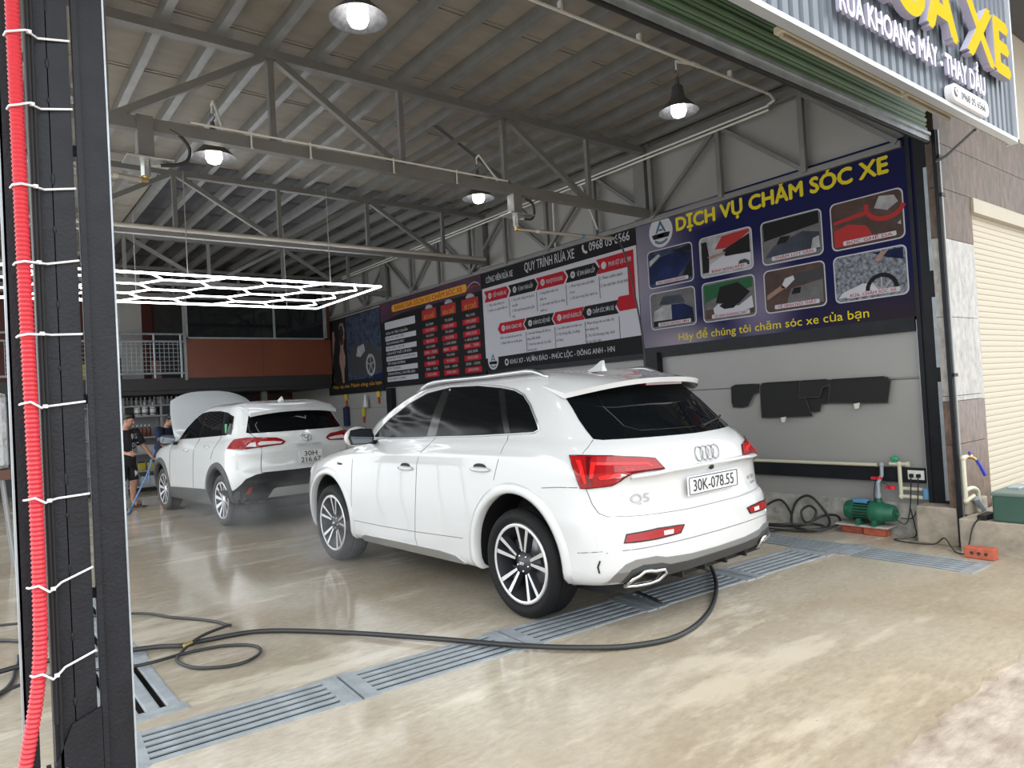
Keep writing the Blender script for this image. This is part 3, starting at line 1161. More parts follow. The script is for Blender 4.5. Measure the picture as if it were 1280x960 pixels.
for r_ in range(2):
    for c_ in range(4):
        yl, yr = cols[c_]
        z0, z1 = rows[r_]
        p.rect('photo_glow', 'print_white', yl + .012, z0 - .012, yr - .012, z1 + .012, 2, 0.055)
        p.rect('framed_photo', base[r_][c_], yl, z0, yr, z1, 3, 0.05)
        P = lambda a, b: (yl + (yr - yl) * a, z0 + (z1 - z0) * b)
        S = lambda m, pts, L=4: p.poly('photo_print', m, [P(a, b) for a, b in pts], L)
        if (r_, c_) == (0, 0):
            S('print_blue', [(.02, .1), (.02, .55), (.3, .8), (.7, .86), (.98, .75), (.98, .6), (.6, .1)])
            S('print_black', [(.55, .9), (.98, .95), (.98, .8), (.7, .83)], 5)
            S('print_black', [(.75, .1), (.98, .62), (.98, .1)], 5)
            S('print_lightgrey', [(.03, .6), (.3, .84), (.25, .9), (.03, .75)], 5)
        if (r_, c_) == (0, 1):
            S('print_seatred', [(.3, .65), (.45, .95), (.97, .98), (.97, .9), (.6, .62)])
            S('print_black', [(.45, .58), (.97, .86), (.97, .4), (.5, .42)], 5)
            S('print_white', [(.15, .1), (.2, .3), (.45, .45), (.97, .38), (.97, .08)], 5)
            S('print_black', [(.03, .1), (.03, .9), (.14, .9), (.18, .5), (.16, .1)], 5)
            S('print_skin', [(.14, .5), (.5, .55), (.5, .5), (.2, .42)], 6)
            S('print_dark', [(.72, .1), (.76, .24), (.86, .26), (.94, .2), (.95, .1)], 6)
        if (r_, c_) == (0, 2):
            S('print_black', [(.03, .55), (.97, .7), (.97, .98), (.03, .98)])
            S('print_steelblue', [(.03, .15), (.2, .4), (.7, .6), (.97, .5), (.97, .12)], 5)
            S('print_black', [(.25, .42), (.32, .58), (.5, .56), (.42, .42)], 6)
            S('print_lightgrey', [(.82, .15), (.86, .38), (.96, .42), (.97, .15)], 6)
        if (r_, c_) == (0, 3):
            S('print_seatred', [(.03, .05), (.03, .42), (.25, .5), (.5, .4), (.62, .05)])
            S('print_seatred', [(.03, .55), (.03, .62), (.55, .72), (.5, .62)], 4)
            p.line('photo_print', 'print_seatred', [P(.77 + .26 * math.cos(t * PI / 12), .76 + .3 * math.sin(t * PI / 12)) for t in range(11, 24)], .022, 5)
            S('print_lightgrey', [(.62, .72), (.7, .95), (.9, .9), (.95, .75), (.8, .62)], 5)
            S('print_lightgrey', [(.92, .3), (.97, .36), (.97, .26)], 5)
        if (r_, c_) == (1, 0):
            S('print_lightgrey', [(.05, .2), (.08, .5), (.3, .62), (.48, .62), (.48, .2)])
            S('print_blue', [(.48, .2), (.48, .62), (.75, .6), (.95, .45), (.97, .2)])
            S('print_steelblue', [(.2, .66), (.3, .88), (.7, .86), (.8, .62)], 5)
            S('print_black', [(.05, .06), (.05, .22), (.97, .2), (.97, .06)], 5)
        if (r_, c_) == (1, 1):
            S('print_green', [(.03, .5), (.03, .95), (.97, .97), (.97, .72), (.6, .62), (.3, .6)])
            S('print_brown', [(.03, .06), (.03, .3), (.97, .34), (.97, .06)])
            S('print_black', [(.25, .45), (.35, .85), (.7, .9), (.92, .6), (.7, .35)], 5)
            S('print_white', [(.22, .14), (.2, .32), (.3, .42), (.5, .34), (.7, .3), (.95, .5), (.97, .2), (.6, .1)], 6)
            S('print_black', [(.32, .36), (.5, .48), (.72, .4), (.6, .26), (.42, .26)], 7)
        if (r_, c_) == (1, 2):
            S('print_grey', [(.35, .1), (.45, .5), (.97, .6), (.97, .08)])
            S('print_dark', [(.4, .62), (.5, .8), (.97, .88), (.97, .62)], 5)
            S('print_skin', [(.03, .3), (.03, .42), (.3, .62), (.36, .54)], 6)
            S('print_white', [(.28, .56), (.36, .76), (.5, .8), (.52, .7), (.36, .52)], 6)
            S('print_black', [(.45, .36), (.5, .5), (.62, .5), (.6, .36)], 6)
        if (r_, c_) == (1, 3):
            S('print_blue', [(.55, .97), (.97, .97), (.97, .72), (.75, .82)])
            S('print_foam', [(.35, .5), (.4, .8), (.55, .86), (.66, .66), (.6, .5)], 5)
            S('print_skin', [(.58, .8), (.68, .97), (.78, .97), (.64, .76)], 6)
            S('print_white', [(.03, .08), (.1, .2), (.4, .34), (.55, .3), (.7, .1)], 5)
            p.line('photo_print', 'print_black', [P(.66 + .2 * math.cos(t * PI / 12), .16 + .3 * math.sin(t * PI / 12)) for t in range(0, 13)], .02, 6)
            p.line('photo_print', 'print_lightgrey', [P(.66, .14), P(.66, .42)], .008, 6)
            p.line('photo_print', 'print_lightgrey', [P(.64, .14), P(.52, .34)], .008, 6)
            p.line('photo_print', 'print_lightgrey', [P(.68, .14), P(.8, .34)], .008, 6)
        yc = (yl + yr) / 2 - 0.02
        p.rect('caption_strip', 'print_white', yc + .25, z0 + .025, yc - .25, z0 + .07, 8, 0.012)
        p.text('caption_lettering', 'print_red', caps[r_][c_], yc + .215, z0 + .033, .028, .43, 0.02, 9)
p.done()

# 2: process banner
p = Print('wall_banner', 'black and white wash process banner with red and black arrow headings', 9.43, 6.015, 1.97, 3.67, 'print_black')
p.poly('white_field', 'print_white', [(9.43, 2.175), (6.02, 2.205), (6.02, 3.37), (9.43, 3.335)], 1)
p.text('title_lettering', 'print_white', 'QUY TRÌNH RỬA XE', 8.29, 3.425, 0.135, 1.12, 0.01)
p.text('title_lettering', 'print_white', 'CÔNG VIÊN RỬA XE', 9.31, 3.415, 0.095, 0.72, 0.008)
p.text('phone_lettering', 'print_white', '0968 05 6566', 6.87, 3.46, 0.115, 0.75, 0.012)
p.line('phone_lettering', 'print_white', [(6.985, 3.57), (6.995, 3.53), (6.975, 3.48), (6.93, 3.455), (6.91, 3.465)], 0.018, 3)
p.text('address_lettering', 'print_white', 'KHU X7 - VƯỜN ĐÀO - PHÚC LỘC - ĐÔNG ANH - HN', 8.78, 2.04, 0.072, 2.28, 0.012)
p.poly('address_lettering', 'print_white', [(-a, b) for a, b in circle2(-8.87, 2.075, 0.05, 0.055, 20)], 3)
p.poly('pin_print', 'print_black', [(8.895, 2.05), (8.845, 2.05), (8.845, 2.095), (8.87, 2.11), (8.895, 2.095)], 4)
drop_logo(p, 9.23, 2.13, 0.145)
heads = [('print_red', 9.38, 8.70, 1), ('print_black', 8.72, 8.00, 1), ('print_red', 8.04, 7.35, 1), ('print_black', 7.38, 6.70, 1)]
ht = ['TIẾP NHẬN XE', 'VỆ SINH THÂN GẦM', 'PHUN BỌT RỬA KHOANG', 'VỆ SINH BÁNH LỐP']
body = [['1. Tiếp nhận thông tin', '2. Kiểm tra ngoại thất xe'], ['1. Xịt nước bằng vòi áp lực', 'cao gầm', '2. Rửa sạch khoang bánh, gầm', 'máy'], ['1. Dùng khăn mềm rửa', 'thân xe', '2. Làm sạch mặt lốp, la zăng', 'vành xe'],
        ['1. Phun bọt toàn bộ thân', 'vỏ xe', '2. Vệ sinh vòng lốp, bánh xe'], ['1. Phun nước sạch', '2. Làm sạch bọt, rửa lại thân xe']]
for i, (m, yl, yr, d) in enumerate(heads):
    z0, z1 = 3.10, 3.285
    p.poly('arrow_heading', m, [(yl, z0), (yr + .07, z0), (yr, (z0 + z1) / 2), (yr + .07, z1), (yl, z1), (yl - .06, (z0 + z1) / 2)], 2)
    p.poly('step_number', 'print_white', [(-a, b) for a, b in circle2(-(yl - .155), 3.195, .048, .05, 18)], 3)
    p.text('step_number', m, '0%d' % (i + 1), yl - .13, 3.172, .045, .05, 0.02, 4)
    p.text('heading_lettering', 'print_white', ht[i], yl - .24, 3.16, .06, .36, 0.012)
    for j, t in enumerate(body[i]):
        p.text('body_lettering', 'print_dark', t, yl - .07, 3.02 - .085 * j - .0 * i, .038, min(.55, .021 * len(t)), 0.012, 2)
p.poly('arrow_heading', 'print_red', [(6.75, 3.115), (6.19, 3.115), (6.19, 2.755), (6.37, 2.755), (6.43, 2.665), (6.37, 2.56), (6.07, 2.56), (6.07, 3.325), (6.75, 3.315), (6.69, 3.215)], 2)
p.poly('step_number', 'print_white', [(-a, b) for a, b in circle2(-6.61, 3.215, .048, .05, 18)], 3)
p.text('heading_lettering', 'print_white', 'PHUN XỊT LẠI CHẠM', 6.52, 3.185, .06, .40, 0.012)
for j, t in enumerate(body[4]):
    p.text('body_lettering', 'print_dark', t, 6.69, 3.03 - .1 * j, .04, min(.55, .024 * len(t)), 0.012, 2)
heads = [('print_red', 9.06, 8.34, '09', 'BÀN GIAO XE'), ('print_black', 8.38, 7.67, '08', 'CHĂM SÓC NỘI THẤT'), ('print_red', 7.71, 7.03, '07', 'LÀM KHÔ VÀ BÓNG LỐP'), ('print_black', 7.09, 6.385, '06', 'CHĂM SÓC SƠN XE')]
body = [['Kiểm tra tổng thể sau khi rửa', '1. Khách kiểm tra và bàn giao'], ['1. Làm sạch khoang nội thất xe', 'bảng điều khiển', '2. Hút bụi toàn bộ nội thất', 'khoang lái'], ['1. Lau khô kính và thân xe', '2. Xịt bóng lốp, la zăng', 'và hàng'],
        ['1. Phun bóng sơn xe bảo vệ', 'sơn bóng mịn', '2. Xịt rửa khoang máy, kính', 'và lau khô máy']]
for i, (m, yl, yr, no, t0) in enumerate(heads):
    z0, z1 = 2.535, 2.715
    p.poly('arrow_heading', m, [(yl - .07, z0), (yr, z0), (yr + .06, (z0 + z1) / 2), (yr, z1), (yl - .07, z1), (yl, (z0 + z1) / 2)], 2)
    p.poly('step_number', 'print_white', [(-a, b) for a, b in circle2(-(yl - .15), 2.625, .046, .048, 18)], 3)
    p.text('step_number', m, no, yl - .125, 2.603, .042, .05, 0.02, 4)
    p.text('heading_lettering', 'print_white', t0, yl - .22, 2.595, .058, .40, 0.012)
    for j, t in enumerate(body[i]):
        p.text('body_lettering', 'print_dark', t, yl - .06, 2.455 - .085 * j, .038, min(.55, .021 * len(t)), 0.012, 2)
    if i < 4:
        p.rect('divider_line', 'print_dark', yr + .008, 2.19, yr - .004, 2.50, 2)
for yy in (8.72, 8.04, 7.38, 6.71):
    p.rect('divider_line', 'print_dark', yy + .006, 2.78, yy - .006, 3.08, 2)
p.done()

# 3: price banner
p = Print('wall_banner', 'dark price list banner with a yellow title bar and three red columns', 13.08, 9.44, 1.86, 3.60, 'print_black')
p.poly('glow_patch', 'print_purple', [(13.07, 3.2), (12.2, 3.3), (9.45, 3.32), (9.45, 3.59), (13.07, 3.59)], 1)
p.rect('title_bar', 'print_gold', 12.57, 3.365, 9.88, 3.505, 2, 0.06)
p.text('title_lettering', 'print_red', 'BẢNG GIÁ DỊCH VỤ CHĂM SÓC XE', 12.44, 3.392, 0.085, 2.42, 0.03)
p.line('car_sketch', 'print_lightgrey', [(9.86, 3.42), (9.78, 3.47), (9.66, 3.5), (9.55, 3.47), (9.48, 3.42)], .007, 2)
p.line('car_sketch', 'print_red', [(9.86, 3.38), (9.74, 3.42), (9.6, 3.43), (9.48, 3.4)], .006, 2)
names = ['RỬA XE TIÊU CHUẨN', 'RỬA XE CAO CẤP', 'RỬA KHOANG MÁY', 'RỬA GẦM CAO ÁP', 'DỌN NỘI THẤT CƠ BẢN', 'DỌN NỘI THẤT CHUYÊN SÂU', 'TẨY NHỰA ĐƯỜNG', 'TẨY Ố KÍNH', 'ĐÁNH BÓNG, CHUYÊN SÂU', 'PHỦ NANO GƯƠNG', 'PHỦ CERAMIC']
p.rect('list_cell', 'print_white', 12.9, 3.04, 11.67, 3.19, 2, 0.02)
for i in range(10):
    z = 3.02 - 0.104 * (i + 1)
    w = i % 2 == 1
    if w:
        p.rect('list_cell', 'print_white', 12.9, z - .01, 11.66, z + .088, 2, 0.01)
    t = names[i]
    p.text('list_lettering', 'print_dark' if w else 'print_white', t, 12.86, z + .02, .045, min(1.15, .052 * len(t)), 0.015)
pr_ = [['50.000', '120.000', '60.000', '80.000', '100.000', '350K - 500K', '80.000', '80.000', '300 - 500', '250.000'],
       ['70.000', '150.000', '70.000', '90.000', '1.200.000', '400K - 600K', '90.000', '90.000', '350K - 450K', '250.000'],
       ['90.000', '170.000', '80.000', '100.000', '1.400.000', '500K - 700K', '400.000', '200.000', '350K - 500K', '250.000']]
for c_, (yl, yr) in enumerate(((11.41, 10.90), (10.74, 10.25), (10.06, 9.56))):
    p.rect('price_head', 'print_seatred', yl, 3.05, yr, 3.24, 2)
    p.text('price_lettering', 'print_gold', 'XE %d CHỖ' % (5 + c_), yl - .07, 3.07, .07, .36, 0.015)
    p.poly('car_sketch', 'print_lightgrey', [(yl - .14, 3.25), (yl - .4, 3.25), (yl - .38, 3.29), (yl - .3, 3.32), (yl - .2, 3.32), (yl - .14, 3.28)], 2)
    for i in range(10):
        z = 3.02 - 0.104 * (i + 1)
        if i % 2 == 1:
            p.rect('price_cell', 'print_red', yl - .0, z - .01, yr, z + .085, 2, 0.01)
        t = pr_[c_][i]
        w = min(.44, .045 * len(t))
        p.text('price_lettering', 'print_lightgrey', t, (yl + yr) / 2 + w / 2, z + .018, .045, w, 0.015)
p.done()

# 4: far banner with a woman and a car at night
p = Print('wall_banner', 'far dark banner showing a woman beside a car at night', 15.85, 13.09, 1.80, 3.55, 'print_black')
p.rect('night_scene', 'print_night', 14.75, 2.1, 13.1, 3.53, 1)
p.poly('car_print', 'print_dark', [(14.6, 2.2), (14.7, 2.6), (14.3, 2.9), (13.6, 2.85), (13.12, 2.6), (13.12, 2.2)], 2)
p.line('car_print', 'print_lightgrey', [(13.62 + .19 * math.cos(t * PI / 8), 2.38 + .21 * math.sin(t * PI / 8)) for t in range(17)], .03, 3)
for a in range(5):
    p.line('car_print', 'print_lightgrey', [(13.62, 2.38), (13.62 + .17 * math.cos(a * 1.257 + .3), 2.38 + .19 * math.sin(a * 1.257 + .3))], .014, 3)
p.poly('car_print', 'print_lightgrey', [(14.3, 2.62), (14.2, 2.82), (13.9, 2.86), (13.85, 2.7), (14.1, 2.58)], 3)
p.poly('car_print', 'print_blue', [(13.55, 2.02), (13.1, 2.05), (13.1, 2.2), (13.55, 2.14)], 3)
p.text('slogan_lettering', 'print_gold', 'Phục vụ cho Thành công của bạn', 15.62, 1.945, .075, 2.45, 0.008)
# the woman: back view with raised arms
for m, pts, L in (('print_skin', [(15.15, 3.30), (15.08, 3.42), (14.92, 3.44), (14.84, 3.28), (14.86, 3.05), (14.90, 3.06), (14.90, 3.24), (14.95, 3.36), (15.05, 3.34)], 3),
                  ('print_skin', [(15.12, 3.14), (14.90, 3.14), (14.92, 2.96), (14.94, 2.84), (14.86, 2.66), (14.88, 2.48), (14.95, 2.36), (14.97, 2.06), (15.06, 2.06), (15.10, 2.30), (15.18, 2.52), (15.18, 2.68), (15.10, 2.84), (15.10, 2.98)], 3),
                  ('print_hair', [(15.10, 3.36), (14.98, 3.40), (14.92, 3.26), (14.94, 2.95), (15.06, 2.92), (15.12, 3.1)], 4),
                  ('print_skin', [(15.52, 3.28), (15.42, 3.30), (15.38, 3.1), (15.50, 2.7), (15.56, 2.1), (15.50, 2.1), (15.60, 2.6), (15.56, 3.0)], 2)):
    p.poly('figure_print', m, pts, L)
p.done()

# ------------------------------------------------------------------ car body toolkit (car space: rear axle at origin, +x forward, +y left)
def pchip(xs, ys, x):
    n = len(xs)
    if x <= xs[0]:
        return ys[0]
    if x >= xs[-1]:
        return ys[-1]
    h = [xs[i + 1] - xs[i] for i in range(n - 1)]
    d = [(ys[i + 1] - ys[i]) / h[i] for i in range(n - 1)]
    m = [d[0]] + [0 if d[i - 1] * d[i] <= 0 else 2 * d[i - 1] * d[i] / (d[i - 1] + d[i]) for i in range(1, n - 1)] + [d[-1]]
    for i in range(n - 1):
        if x <= xs[i + 1]:
            t = (x - xs[i]) / h[i]
            return ((2 * t ** 3 - 3 * t * t + 1) * ys[i] + (t ** 3 - 2 * t * t + t) * h[i] * m[i]
                    + (-2 * t ** 3 + 3 * t * t) * ys[i + 1] + (t ** 3 - t * t) * h[i] * m[i + 1])


def car_shell(levels, sub=3, K=(12, 22, 10)):
    """levels: rows of (xr, zr, zs, zf, w, dr, nr, xf, df, nf) from the sill up; returns verts, faces of the closed shell"""
    NL = len(levels)
    idx = list(range(NL))
    rows = []
    for i in range((NL - 1) * sub + 1):
        t = i / sub
        rows.append([pchip(idx, [lv[k] for lv in levels], t) for k in range(10)])
    rings = []
    for (xr, zr, zs, zf, w, dr, nr, xf, df, nf) in rows:
        half = []
        for k in range(K[0]):
            th = PI / 2 * k / K[0]
            half.append((xr + dr * (1 - math.cos(th) ** (2 / nr)), w * math.sin(th) ** (2 / nr)))
        for k in range(K[1]):
            half.append((xr + dr + (xf - df - xr - dr) * k / K[1], w))
        for k in range(K[2] + 1):
            th = PI / 2 * (1 - k / K[2])
            half.append((xf - df * (1 - max(0, math.cos(th)) ** (2 / nf)), w * max(0, math.sin(th)) ** (2 / nf)))
        ring = []
        for x, y in half:
            t = (x - xr) / (xf - xr)
            ring.append((x, y, pchip([0, 0.24, 0.62, 1.0], [zr, zs, zs + (zf - zs) * 0.12, zf], t)))
        full = ring + [(x, -y, z) for x, y, z in ring[-2:0:-1]]
        rings.append(full)
    n = len(rings[0])
    H = K[0] + K[1] + K[2]
    vs = [p for rg in rings for p in rg]
    fs = []
    for i in range(len(rings) - 1):
        for k in range(n):
            l = (k + 1) % n
            fs.append((i * n + k, (i + 1) * n + k, (i + 1) * n + l, i * n + l))
    for base, flip in ((0, False), ((len(rings) - 1) * n, True)):
        for k in range(H):
            a, b = k, k + 1
            c, d = (n - b) % n, (n - a) % n
            q = [a, b, c, d]
            q = [x for i, x in enumerate(q) if x not in q[:i]]
            q = [base + x for x in q]
            fs.append(tuple(q if not flip else q[::-1]))
    return vs, fs


class Proj:
    """drops drawings onto the body surface along a direction"""

    def __init__(s, vs, fs):
        s.bvh = BVHTree.FromPolygons([Vector(v) for v in vs], fs)

    DIRS = {'L': (Vector((0, -1, 0)), Vector((-1, 0, 0))), 'Rt': (Vector((0, 1, 0)), Vector((1, 0, 0))),
            'B': (Vector((1, 0, 0)), Vector((0, -1, 0))), 'DL': (Vector((1, -1, 0)).normalized(), Vector((-1, -1, 0)).normalized()),
            'DR': (Vector((1, 1, 0)).normalized(), Vector((1, -1, 0)).normalized()),
            'F': (Vector((-1, 0, 0)), Vector((0, 1, 0)))}

    def hit(s, u, z, view):
        d, r = s.DIRS[view]
        o = r * u + Vector((0, 0, z)) - d * 6
        loc, nrm, _, _ = s.bvh.ray_cast(o, d)
        if loc is None:
            # slide towards the body
            loc, nrm, _, _ = s.bvh.find_nearest(o + d * 5.2)
            loc2, n2, _, _ = s.bvh.find_nearest(r * u + Vector((0, 0, z)) - d * 0.6)
            loc, nrm = (loc2, n2)
        if nrm.dot(d) > 0:
            nrm = -nrm
        return loc, nrm

    def line(s, pts, view, step=0.04, off=0.0, closed=False):
        out = []
        P = list(pts) + ([pts[0]] if closed else [])
        for i in range(len(P) - 1):
            (a, b), (c, d) = P[i][:2], P[i + 1][:2]
            L = max(1, int(math.hypot(c - a, d - b) / step))
            for k in range(L):
                t = k / L
                l, n = s.hit(a + (c - a) * t, b + (d - b) * t, view)
                out.append(l + n * off)
        if not closed:
            l, n = s.hit(P[-1][0], P[-1][1], view)
            out.append(l + n * off)
        return out

    def decal(s, mb, pts, view, off=0.004, skirt=0.012, grid=0.07, off_fn=None):
        bm = bmesh.new()
        f = bm.faces.new([bm.verts.new((p[0], p[1], 0)) for p in pts])
        for ax in (0, 1):
            lo, hi = min(p[ax] for p in pts), max(p[ax] for p in pts)
            k = math.ceil(lo / grid + 1e-6)
            while k * grid < hi - 1e-6:
                no = Vector((1, 0, 0)) if ax == 0 else Vector((0, 1, 0))
                bmesh.ops.bisect_plane(bm, geom=bm.verts[:] + bm.edges[:] + bm.faces[:], plane_co=no * (k * grid), plane_no=no)
                k += 1
        bm.verts.index_update()
        vs, lows, low_of = [], [], {}
        for v in bm.verts:
            l, n = s.hit(v.co.x, v.co.y, view)
            o = off_fn(v.co.x, v.co.y) if off_fn else off
            vs.append(l + n * o)
            if any(len(e.link_faces) == 1 for e in v.link_edges):
                low_of[v.index] = len(lows)
                lows.append(l - n * skirt)
        fs = [[v.index for v in f.verts] for f in bm.faces]
        N = len(vs)
        d, r = s.DIRS[view]
        # face the viewer
        f0 = fs[0]
        nn = (vs[f0[1]] - vs[f0[0]]).cross(vs[f0[2]] - vs[f0[0]])
        if nn.dot(d) > 0:
            fs = [f[::-1] for f in fs]
        side = []
        for e in bm.edges:
            if len(e.link_faces) == 1:
                a, b = e.verts[0].index, e.verts[1].index
                side.append((a, b, low_of[b] + N, low_of[a] + N))
        bm.free()
        mb.add(vs + lows, fs + side)
        return mb


def ucoord(p, view):
    d, r = Proj.DIRS[view]
    return r.dot(Vector(p)), p[2]


def wheel(name, parent, loc, side, Rt, Rr, width, spokes, tyre_m='tyre', face='rim_silver', dark='rim_grey'):
    """a wheel as parts of a car: tyre, rim (> brake_disc); side +1 = faces +y"""
    w2 = width / 2
    root = None
    mb = MB()
    mb.smooth = True
    sh = Rr + 0.012
    prof = [(sh, w2 - 0.03), (sh + 0.02, w2 - 0.008), ((sh + Rt) / 2, w2), (Rt - 0.035, w2 - 0.006), (Rt - 0.012, w2 - 0.022), (Rt, w2 - 0.05)]
    for g in range(4):
        y = (w2 - 0.06) * (1 - 2 * (g + 0.5) / 4)
        prof += [(Rt, y + 0.012), (Rt - 0.009, y + 0.007), (Rt - 0.009, y - 0.007), (Rt, y - 0.012)]
    prof += [(Rt, -w2 + 0.05), (Rt - 0.012, -w2 + 0.022), ((sh + Rt) / 2, -w2), (sh, -w2 + 0.03)]
    mb.lathe(prof, Matrix.Scale(side, 4, (0, 1, 0)), 48, 'Y', closed=True)
    t = recalc(mb.build('tyre', tyre_m, parent, loc))
    rb = MB()
    T = Matrix.Scale(side, 4, (0, 1, 0))
    rb.smooth = True
    rb.mi = 0
    rb.lathe([(Rr + 0.014, w2 - 0.03), (Rr + 0.012, w2 - 0.016), (Rr, w2 - 0.014), (Rr - 0.012, w2 - 0.018)], T, 48, 'Y')
    rb.mi = 1
    rb.lathe([(Rr - 0.012, w2 - 0.018), (Rr - 0.02, w2 - 0.05), (Rr - 0.035, 0.0), (Rr - 0.035, -w2 + 0.03), (Rr + 0.01, -w2 + 0.02)], T, 48, 'Y')
    spokes(rb, T, Rr, w2)
    r = recalc(rb.build('rim', [face, dark, 'chrome'], parent, loc))
    db = MB()
    db.smooth = True
    db.lathe([(0.02, -0.03), (0.16, -0.03), (0.165, -0.035), (0.165, -0.055), (0.02, -0.06)], T, 32, 'Y')
    db.box((0.13 * 1, side * -0.04, 0.06), (0.09, 0.07, 0.13))
    d = db.build('brake_disc', 'disc_steel', r)
    return t, r


def spoke_bar(rb, T, a0, r0, w0, a1, r1, w1, y0, y1, thick, facemi=0, darkmi=1):
    """a tapering bar in the wheel plane, silver outside and dark on its flanks"""
    p0 = Vector((r0 * math.cos(a0), 0, r0 * math.sin(a0)))
    p1 = Vector((r1 * math.cos(a1), 0, r1 * math.sin(a1)))
    d = (p1 - p0).normalized()
    n = Vector((-d.z, 0, d.x))
    vs = []
    for p, w, y in ((p0, w0, y0), (p1, w1, y1)):
        for sx in (-1, 1):
            vs.append(T @ (p + n * (sx * w / 2) + Vector((0, y, 0))))
            vs.append(T @ (p + n * (sx * w * 0.75) + Vector((0, y - thick, 0))))
    # 0 a-out 1 a-in 2 b-out 3 b-in | 4..7
    rb.mi = facemi
    rb.smooth = False
    N = len(rb.v)
    rb.add(vs, [(0, 2, 6, 4)])
    rb.mi = darkmi
    rb.add(vs, [(0, 4, 5, 1), (2, 3, 7, 6), (1, 5, 7, 3), (4, 6, 7, 5), (0, 1, 3, 2)])


def cut_arches(o, circles, wy0, wy1, mat_dark, lens=1.0):
    """cuts wheel arches out of a body object; circles: (x, z, r)"""
    for (x, z, r) in circles:
        for s in (1, -1):
            mb = MB()
            n = 40
            pts = [(x + r * math.cos(2 * PI * k / n), z + r * math.sin(2 * PI * k / n)) for k in range(n)]
            a = [(p[0], s * wy0, p[1]) for p in pts]
            b = [(p[0], s * wy1, p[1]) for p in pts]
            mb.add(a + b, [tuple(range(n)), tuple(range(2 * n - 1, n - 1, -1))] + [(k, (k + 1) % n, n + (k + 1) % n, n + k) for k in range(n)])
            c = recalc(mb.build('cutter', mat_dark))
            md = o.modifiers.new('cut', 'BOOLEAN')
            md.operation = 'DIFFERENCE'
            md.object = c
            md.solver = 'EXACT'
            dg = bpy.context.evaluated_depsgraph_get()
            dg.update()
            me = bpy.data.meshes.new_from_object(o.evaluated_get(dg))
            o.modifiers.clear()
            old = o.data
            o.data = me
            bpy.data.meshes.remove(old)
            cd = c.data
            bpy.data.objects.remove(c)
            bpy.data.meshes.remove(cd)
    # dark liner faces: those lying on the cutter
    me = o.data
    if len(me.materials) < 2:
        me.materials.append(M[mat_dark])
    for p in me.polygons:
        c = p.center
        for (x, z, r) in circles:
            d = math.hypot(c.x - x, c.z - z)
            nd = abs(p.normal.y)
            if (abs(d - r) < 0.02 and nd < 0.5 and abs(c.y) > wy0 - 0.02 and p.normal.dot(Vector((x - c.x, 0, z - c.z))) > 0) or (nd > 0.95 and d < r and abs(abs(c.y) - wy0) < 0.01):
                p.material_index = 1
    return o



# ------------------------------------------------------------------ large white SUV in the wash bay
AUDI_LV = [
    # xr    zr     zs     zf    w      dr    nr   xf    df   nf
    (-0.70, 0.34, 0.30, 0.30, 0.78, 0.40, 2.8, 3.40, 0.7, 2.8),
    (-0.88, 0.33, 0.265, 0.26, 0.87, 0.45, 3.0, 3.62, 0.85, 3.0),
    (-0.955, 0.42, 0.33, 0.34, 0.935, 0.50, 3.4, 3.70, 0.9, 3.0),
    (-0.965, 0.54, 0.48, 0.50, 0.942, 0.52, 3.4, 3.75, 0.92, 3.2),
    (-0.965, 0.66, 0.62, 0.60, 0.947, 0.52, 3.1, 3.75, 0.92, 3.2),
    (-0.955, 0.715, 0.70, 0.66, 0.948, 0.52, 3.0, 3.75, 0.92, 3.2),
    (-0.922, 0.75, 0.77, 0.71, 0.947, 0.50, 2.9, 3.74, 0.92, 3.2),
    (-0.915, 0.90, 0.90, 0.80, 0.943, 0.50, 2.8, 3.73, 0.92, 3.1),
    (-0.925, 0.955, 0.98, 0.86, 0.940, 0.50, 2.8, 3.70, 0.92, 3.1),
    (-0.945, 0.98, 1.04, 0.90, 0.936, 0.50, 2.8, 3.66, 0.92, 3.0),
    (-0.920, 1.00, 1.085, 0.94, 0.930, 0.52, 2.8, 3.58, 0.95, 2.7),
    (-0.905, 1.09, 1.13, 0.98, 0.908, 0.55, 2.5, 3.48, 0.95, 2.6),
    (-0.870, 1.15, 1.185, 1.04, 0.884, 0.58, 2.4, 3.15, 0.95, 2.5),
    (-0.825, 1.195, 1.215, 1.12, 0.866, 0.60, 2.3, 2.70, 0.8, 2.5),
    (-0.77, 1.25, 1.26, 1.20, 0.848, 0.60, 2.3, 2.50, 0.75, 3.0),
    (-0.68, 1.34, 1.36, 1.32, 0.812, 0.58, 2.3, 2.38, 0.7, 3.4),
    (-0.57, 1.435, 1.465, 1.43, 0.765, 0.54, 2.4, 2.18, 0.7, 3.5),
    (-0.48, 1.505, 1.555, 1.53, 0.722, 0.50, 2.4, 1.96, 0.7, 3.5),
    (-0.43, 1.545, 1.615, 1.60, 0.680, 0.50, 2.4, 1.76, 0.7, 3.4),
    (-0.38, 1.57, 1.655, 1.645, 0.600, 0.5, 2.4, 1.56, 0.7, 2.9),
    (-0.28, 1.59, 1.675, 1.675, 0.46, 0.5, 2.3, 1.20, 0.6, 2.3),
    (-0.05, 1.61, 1.685, 1.69, 0.20, 0.3, 2.2, 0.90, 0.4, 2.2),
]
AUDI_POS, AUDI_PSI = (3.834, 3.797, 0), R(92.27)
# ---- build


mat('blade_grey', (0.30, 0.305, 0.31, 1), 0.35, metal=0.7)
mat('badge_grey', (0.42, 0.425, 0.43, 1), 0.3, metal=0.6)


def mirror_uv(pts):
    return [(-p[0],) + tuple(p[1:]) for p in pts][::-1]


def both(pr, pts, vL, vR, name, m, parent, **k):
    out = []
    for v, P in ((vL, pts), (vR, mirror_uv(pts))):
        mb = MB()
        pr.decal(mb, P, v, **k)
        out.append(smooth_by_angle(mb.build(name, m, parent), 30))
    return out


